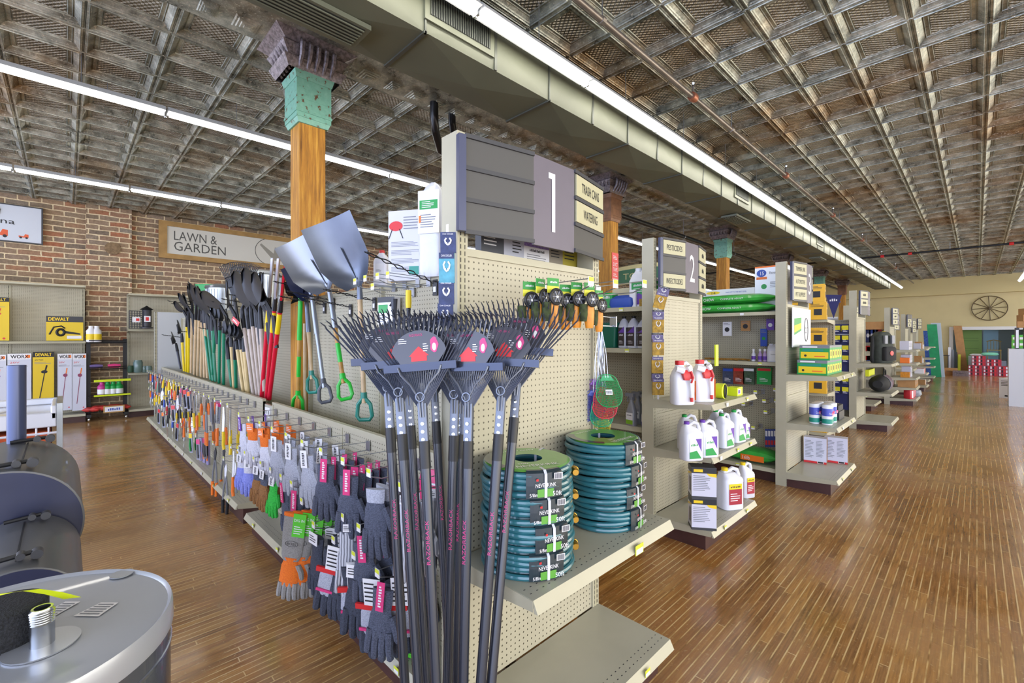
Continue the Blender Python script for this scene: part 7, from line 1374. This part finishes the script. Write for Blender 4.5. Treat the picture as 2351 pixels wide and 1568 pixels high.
grb = carton('seed_box', '', 'box', .14, .14, .19, mat('seed_green', '6cc22c', .4), front=lambda mb, F, w, h: (mb.rect(-w*.3, h*.2, w*.3, h*.6, white, F, .001), mb.rect(-w*.4, h*.75, w*.4, h*.9, green, F, .001))); GB = Proto(grb)
p0 = onz(2318, 873, .6)
for r in range(5):
    for q in range(3): GB.put((.88+.15*q, 22.6, .62+.2*r), 0, 'bright green can pack stacked on the white freezer, %s row up, %s from the left' % (od(r), od(q)), 'green can packs')
carton('chest_freezer', 'white chest carrying the green can packs near the right edge', 'chest', .6, .6, .615, whp2, (1.05, 22.6, 0), 0)
bp_ = onz(2322, 916, 0); carton('boxed_item', 'white printed box standing on the floor near the right edge', 'box', .36, .4, .5, white, (bp_.x+.05, bp_.y+.25, 0), -.5, front=lambda mb, F, w, h: (mb.lines(-w*.4, w*.3, h*.6, h*.9, 4, ink, F), mb.rect(-w*.2, h*.08, w*.1, h*.16, ink, F, .001)), side=lambda mb, F, w, h: mb.lines(-w*.3, w*.3, h*.3, h*.8, 4, grey, F))
rp_ = onz(2316, 932, 0)
t = thing('sample_display', 'tall white display cabinet with teal panels at the right edge', 'cabinet', (rp_.x, rp_.y, 0)); mb = MB(); mb.bx((0, 0, 0), (.9, .5, 1.28), mat('display_white', 'cfd0d2', .5)); mb.build('body', t); mb = MB(); tl = mat('slate_teal', '466a78', .5); mb.bx((.26, -.01, .35), (.45, 0, .95), tl); mb.bx((.26, -.01, .98), (.36, 0, 1.27), tl); mb.build('panel', t, smooth=False)
for k in range(3): mb = MB(); mb.bx((.1+k*.13, .05, 1.281), (.16+k*.13, .35, 1.75), dgrey); mb.bx((.11+k*.13, .045, 1.3), (.15+k*.13, .05, 1.7), white); tag(mb.build('sample_book', loc=(rp_.x, rp_.y, 0), smooth=False), 'dark-edged sample book standing on the display cabinet, %s from the left' % od(k), 'sample book', 'sample books')
for k in range(3): carton('kraft_carton', 'kraft carton tilted on top of the sample books, %s one' % ('lower', 'middle', 'upper')[k], 'box', .5, .3, .14, cardm, (rp_.x+.38+.03*k, rp_.y+.2, 1.752+.141*k), .3*k)
mb = MB(); mb.lathe([(.14, 0), (.17, .4), (.18, .42)], whp, None, 20); tag(mb.build('white_bucket', loc=(rp_.x+.42, rp_.y+.2, 2.176)), 'white bucket on top of the tilted kraft cartons', 'bucket')
fl = mat('foliage', '8fae6a', .6, var=.4, scale=20); t = thing('artificial_garland', 'pale green leafy garland hanging at the right picture edge', 'garland', (0, 0, 0)); mb = MB(); gp_ = onz(2338, 950, 0)
for k in range(150):
    z = random.uniform(.2, 1.5); x = gp_.x+.22+random.uniform(-.12, .1); y = gp_.y-.0+random.uniform(-.15, .1); a = random.uniform(0, 6.28); M = T(x, y, z) @ RZ(a) @ RX(random.uniform(-.8, .8)); mb.poly([(0, -.05), (.022, -.01), (0, .05), (-.022, -.01)], fl, M)
mb.build('leaves', t); t2 = MB(); t2.cyl((gp_.x+.22, gp_.y, 0), (gp_.x+.22, gp_.y, 1.55), .012, black, seg=6); t2.build('stand', t)
# cartons by the storeroom left of the doorway
for k, (x, y, w_, h_, c, lb) in enumerate(((-1.25, 25.2, .55, .5, cardm, 'brown carton standing on the floor left of the doorway'), (-.75, 25.6, .4, .28, cardm, 'lower brown carton right of the tall one by the doorway'), (-.45, 25.3, .45, .2, mat('mixed_print', '8c7a78', .5, var=.5, scale=25), 'low printed carton on the floor before the doorway'))): carton('floor_carton', lb, 'box', w_, .4, h_, c, (x, y, 0), 0, front=lambda mb, F, w, h: mb.lines(-w*.3, w*.3, h*.4, h*.7, 2, ink, F))
mb = MB()
for s_ in (-.3, .3): mb.tube([(s_, 0, 0), (s_, 0, .75), (s_*1.0, .3, .75), (s_, .3, 0)], .012, black, 6)
mb.bx((-.34, -.02, .75), (.34, .34, .77), black); tag(mb.build('folding_table', loc=(-1.15, 26.4, 0)), 'small black folding table by the doorway', 'table')
for k in range(4): mb = MB(); mb.loft([[(-.04, 0, 0), (.04, 0, 0), (.04, .02, 0), (-.04, .02, 0)], [(-.04, .25, 1.1-.1*k), (.04, .25, 1.1-.1*k), (.04, .27, 1.1-.1*k), (-.04, .27, 1.1-.1*k)]], (white, grey, dgrey, tagy)[k]); tag(mb.build('trim_length', loc=(-.82+.1*k, 26.75, 0), smooth=False), '%s trim length leaning by the doorway' % ('white', 'grey', 'dark', 'yellow')[k], 'trim')
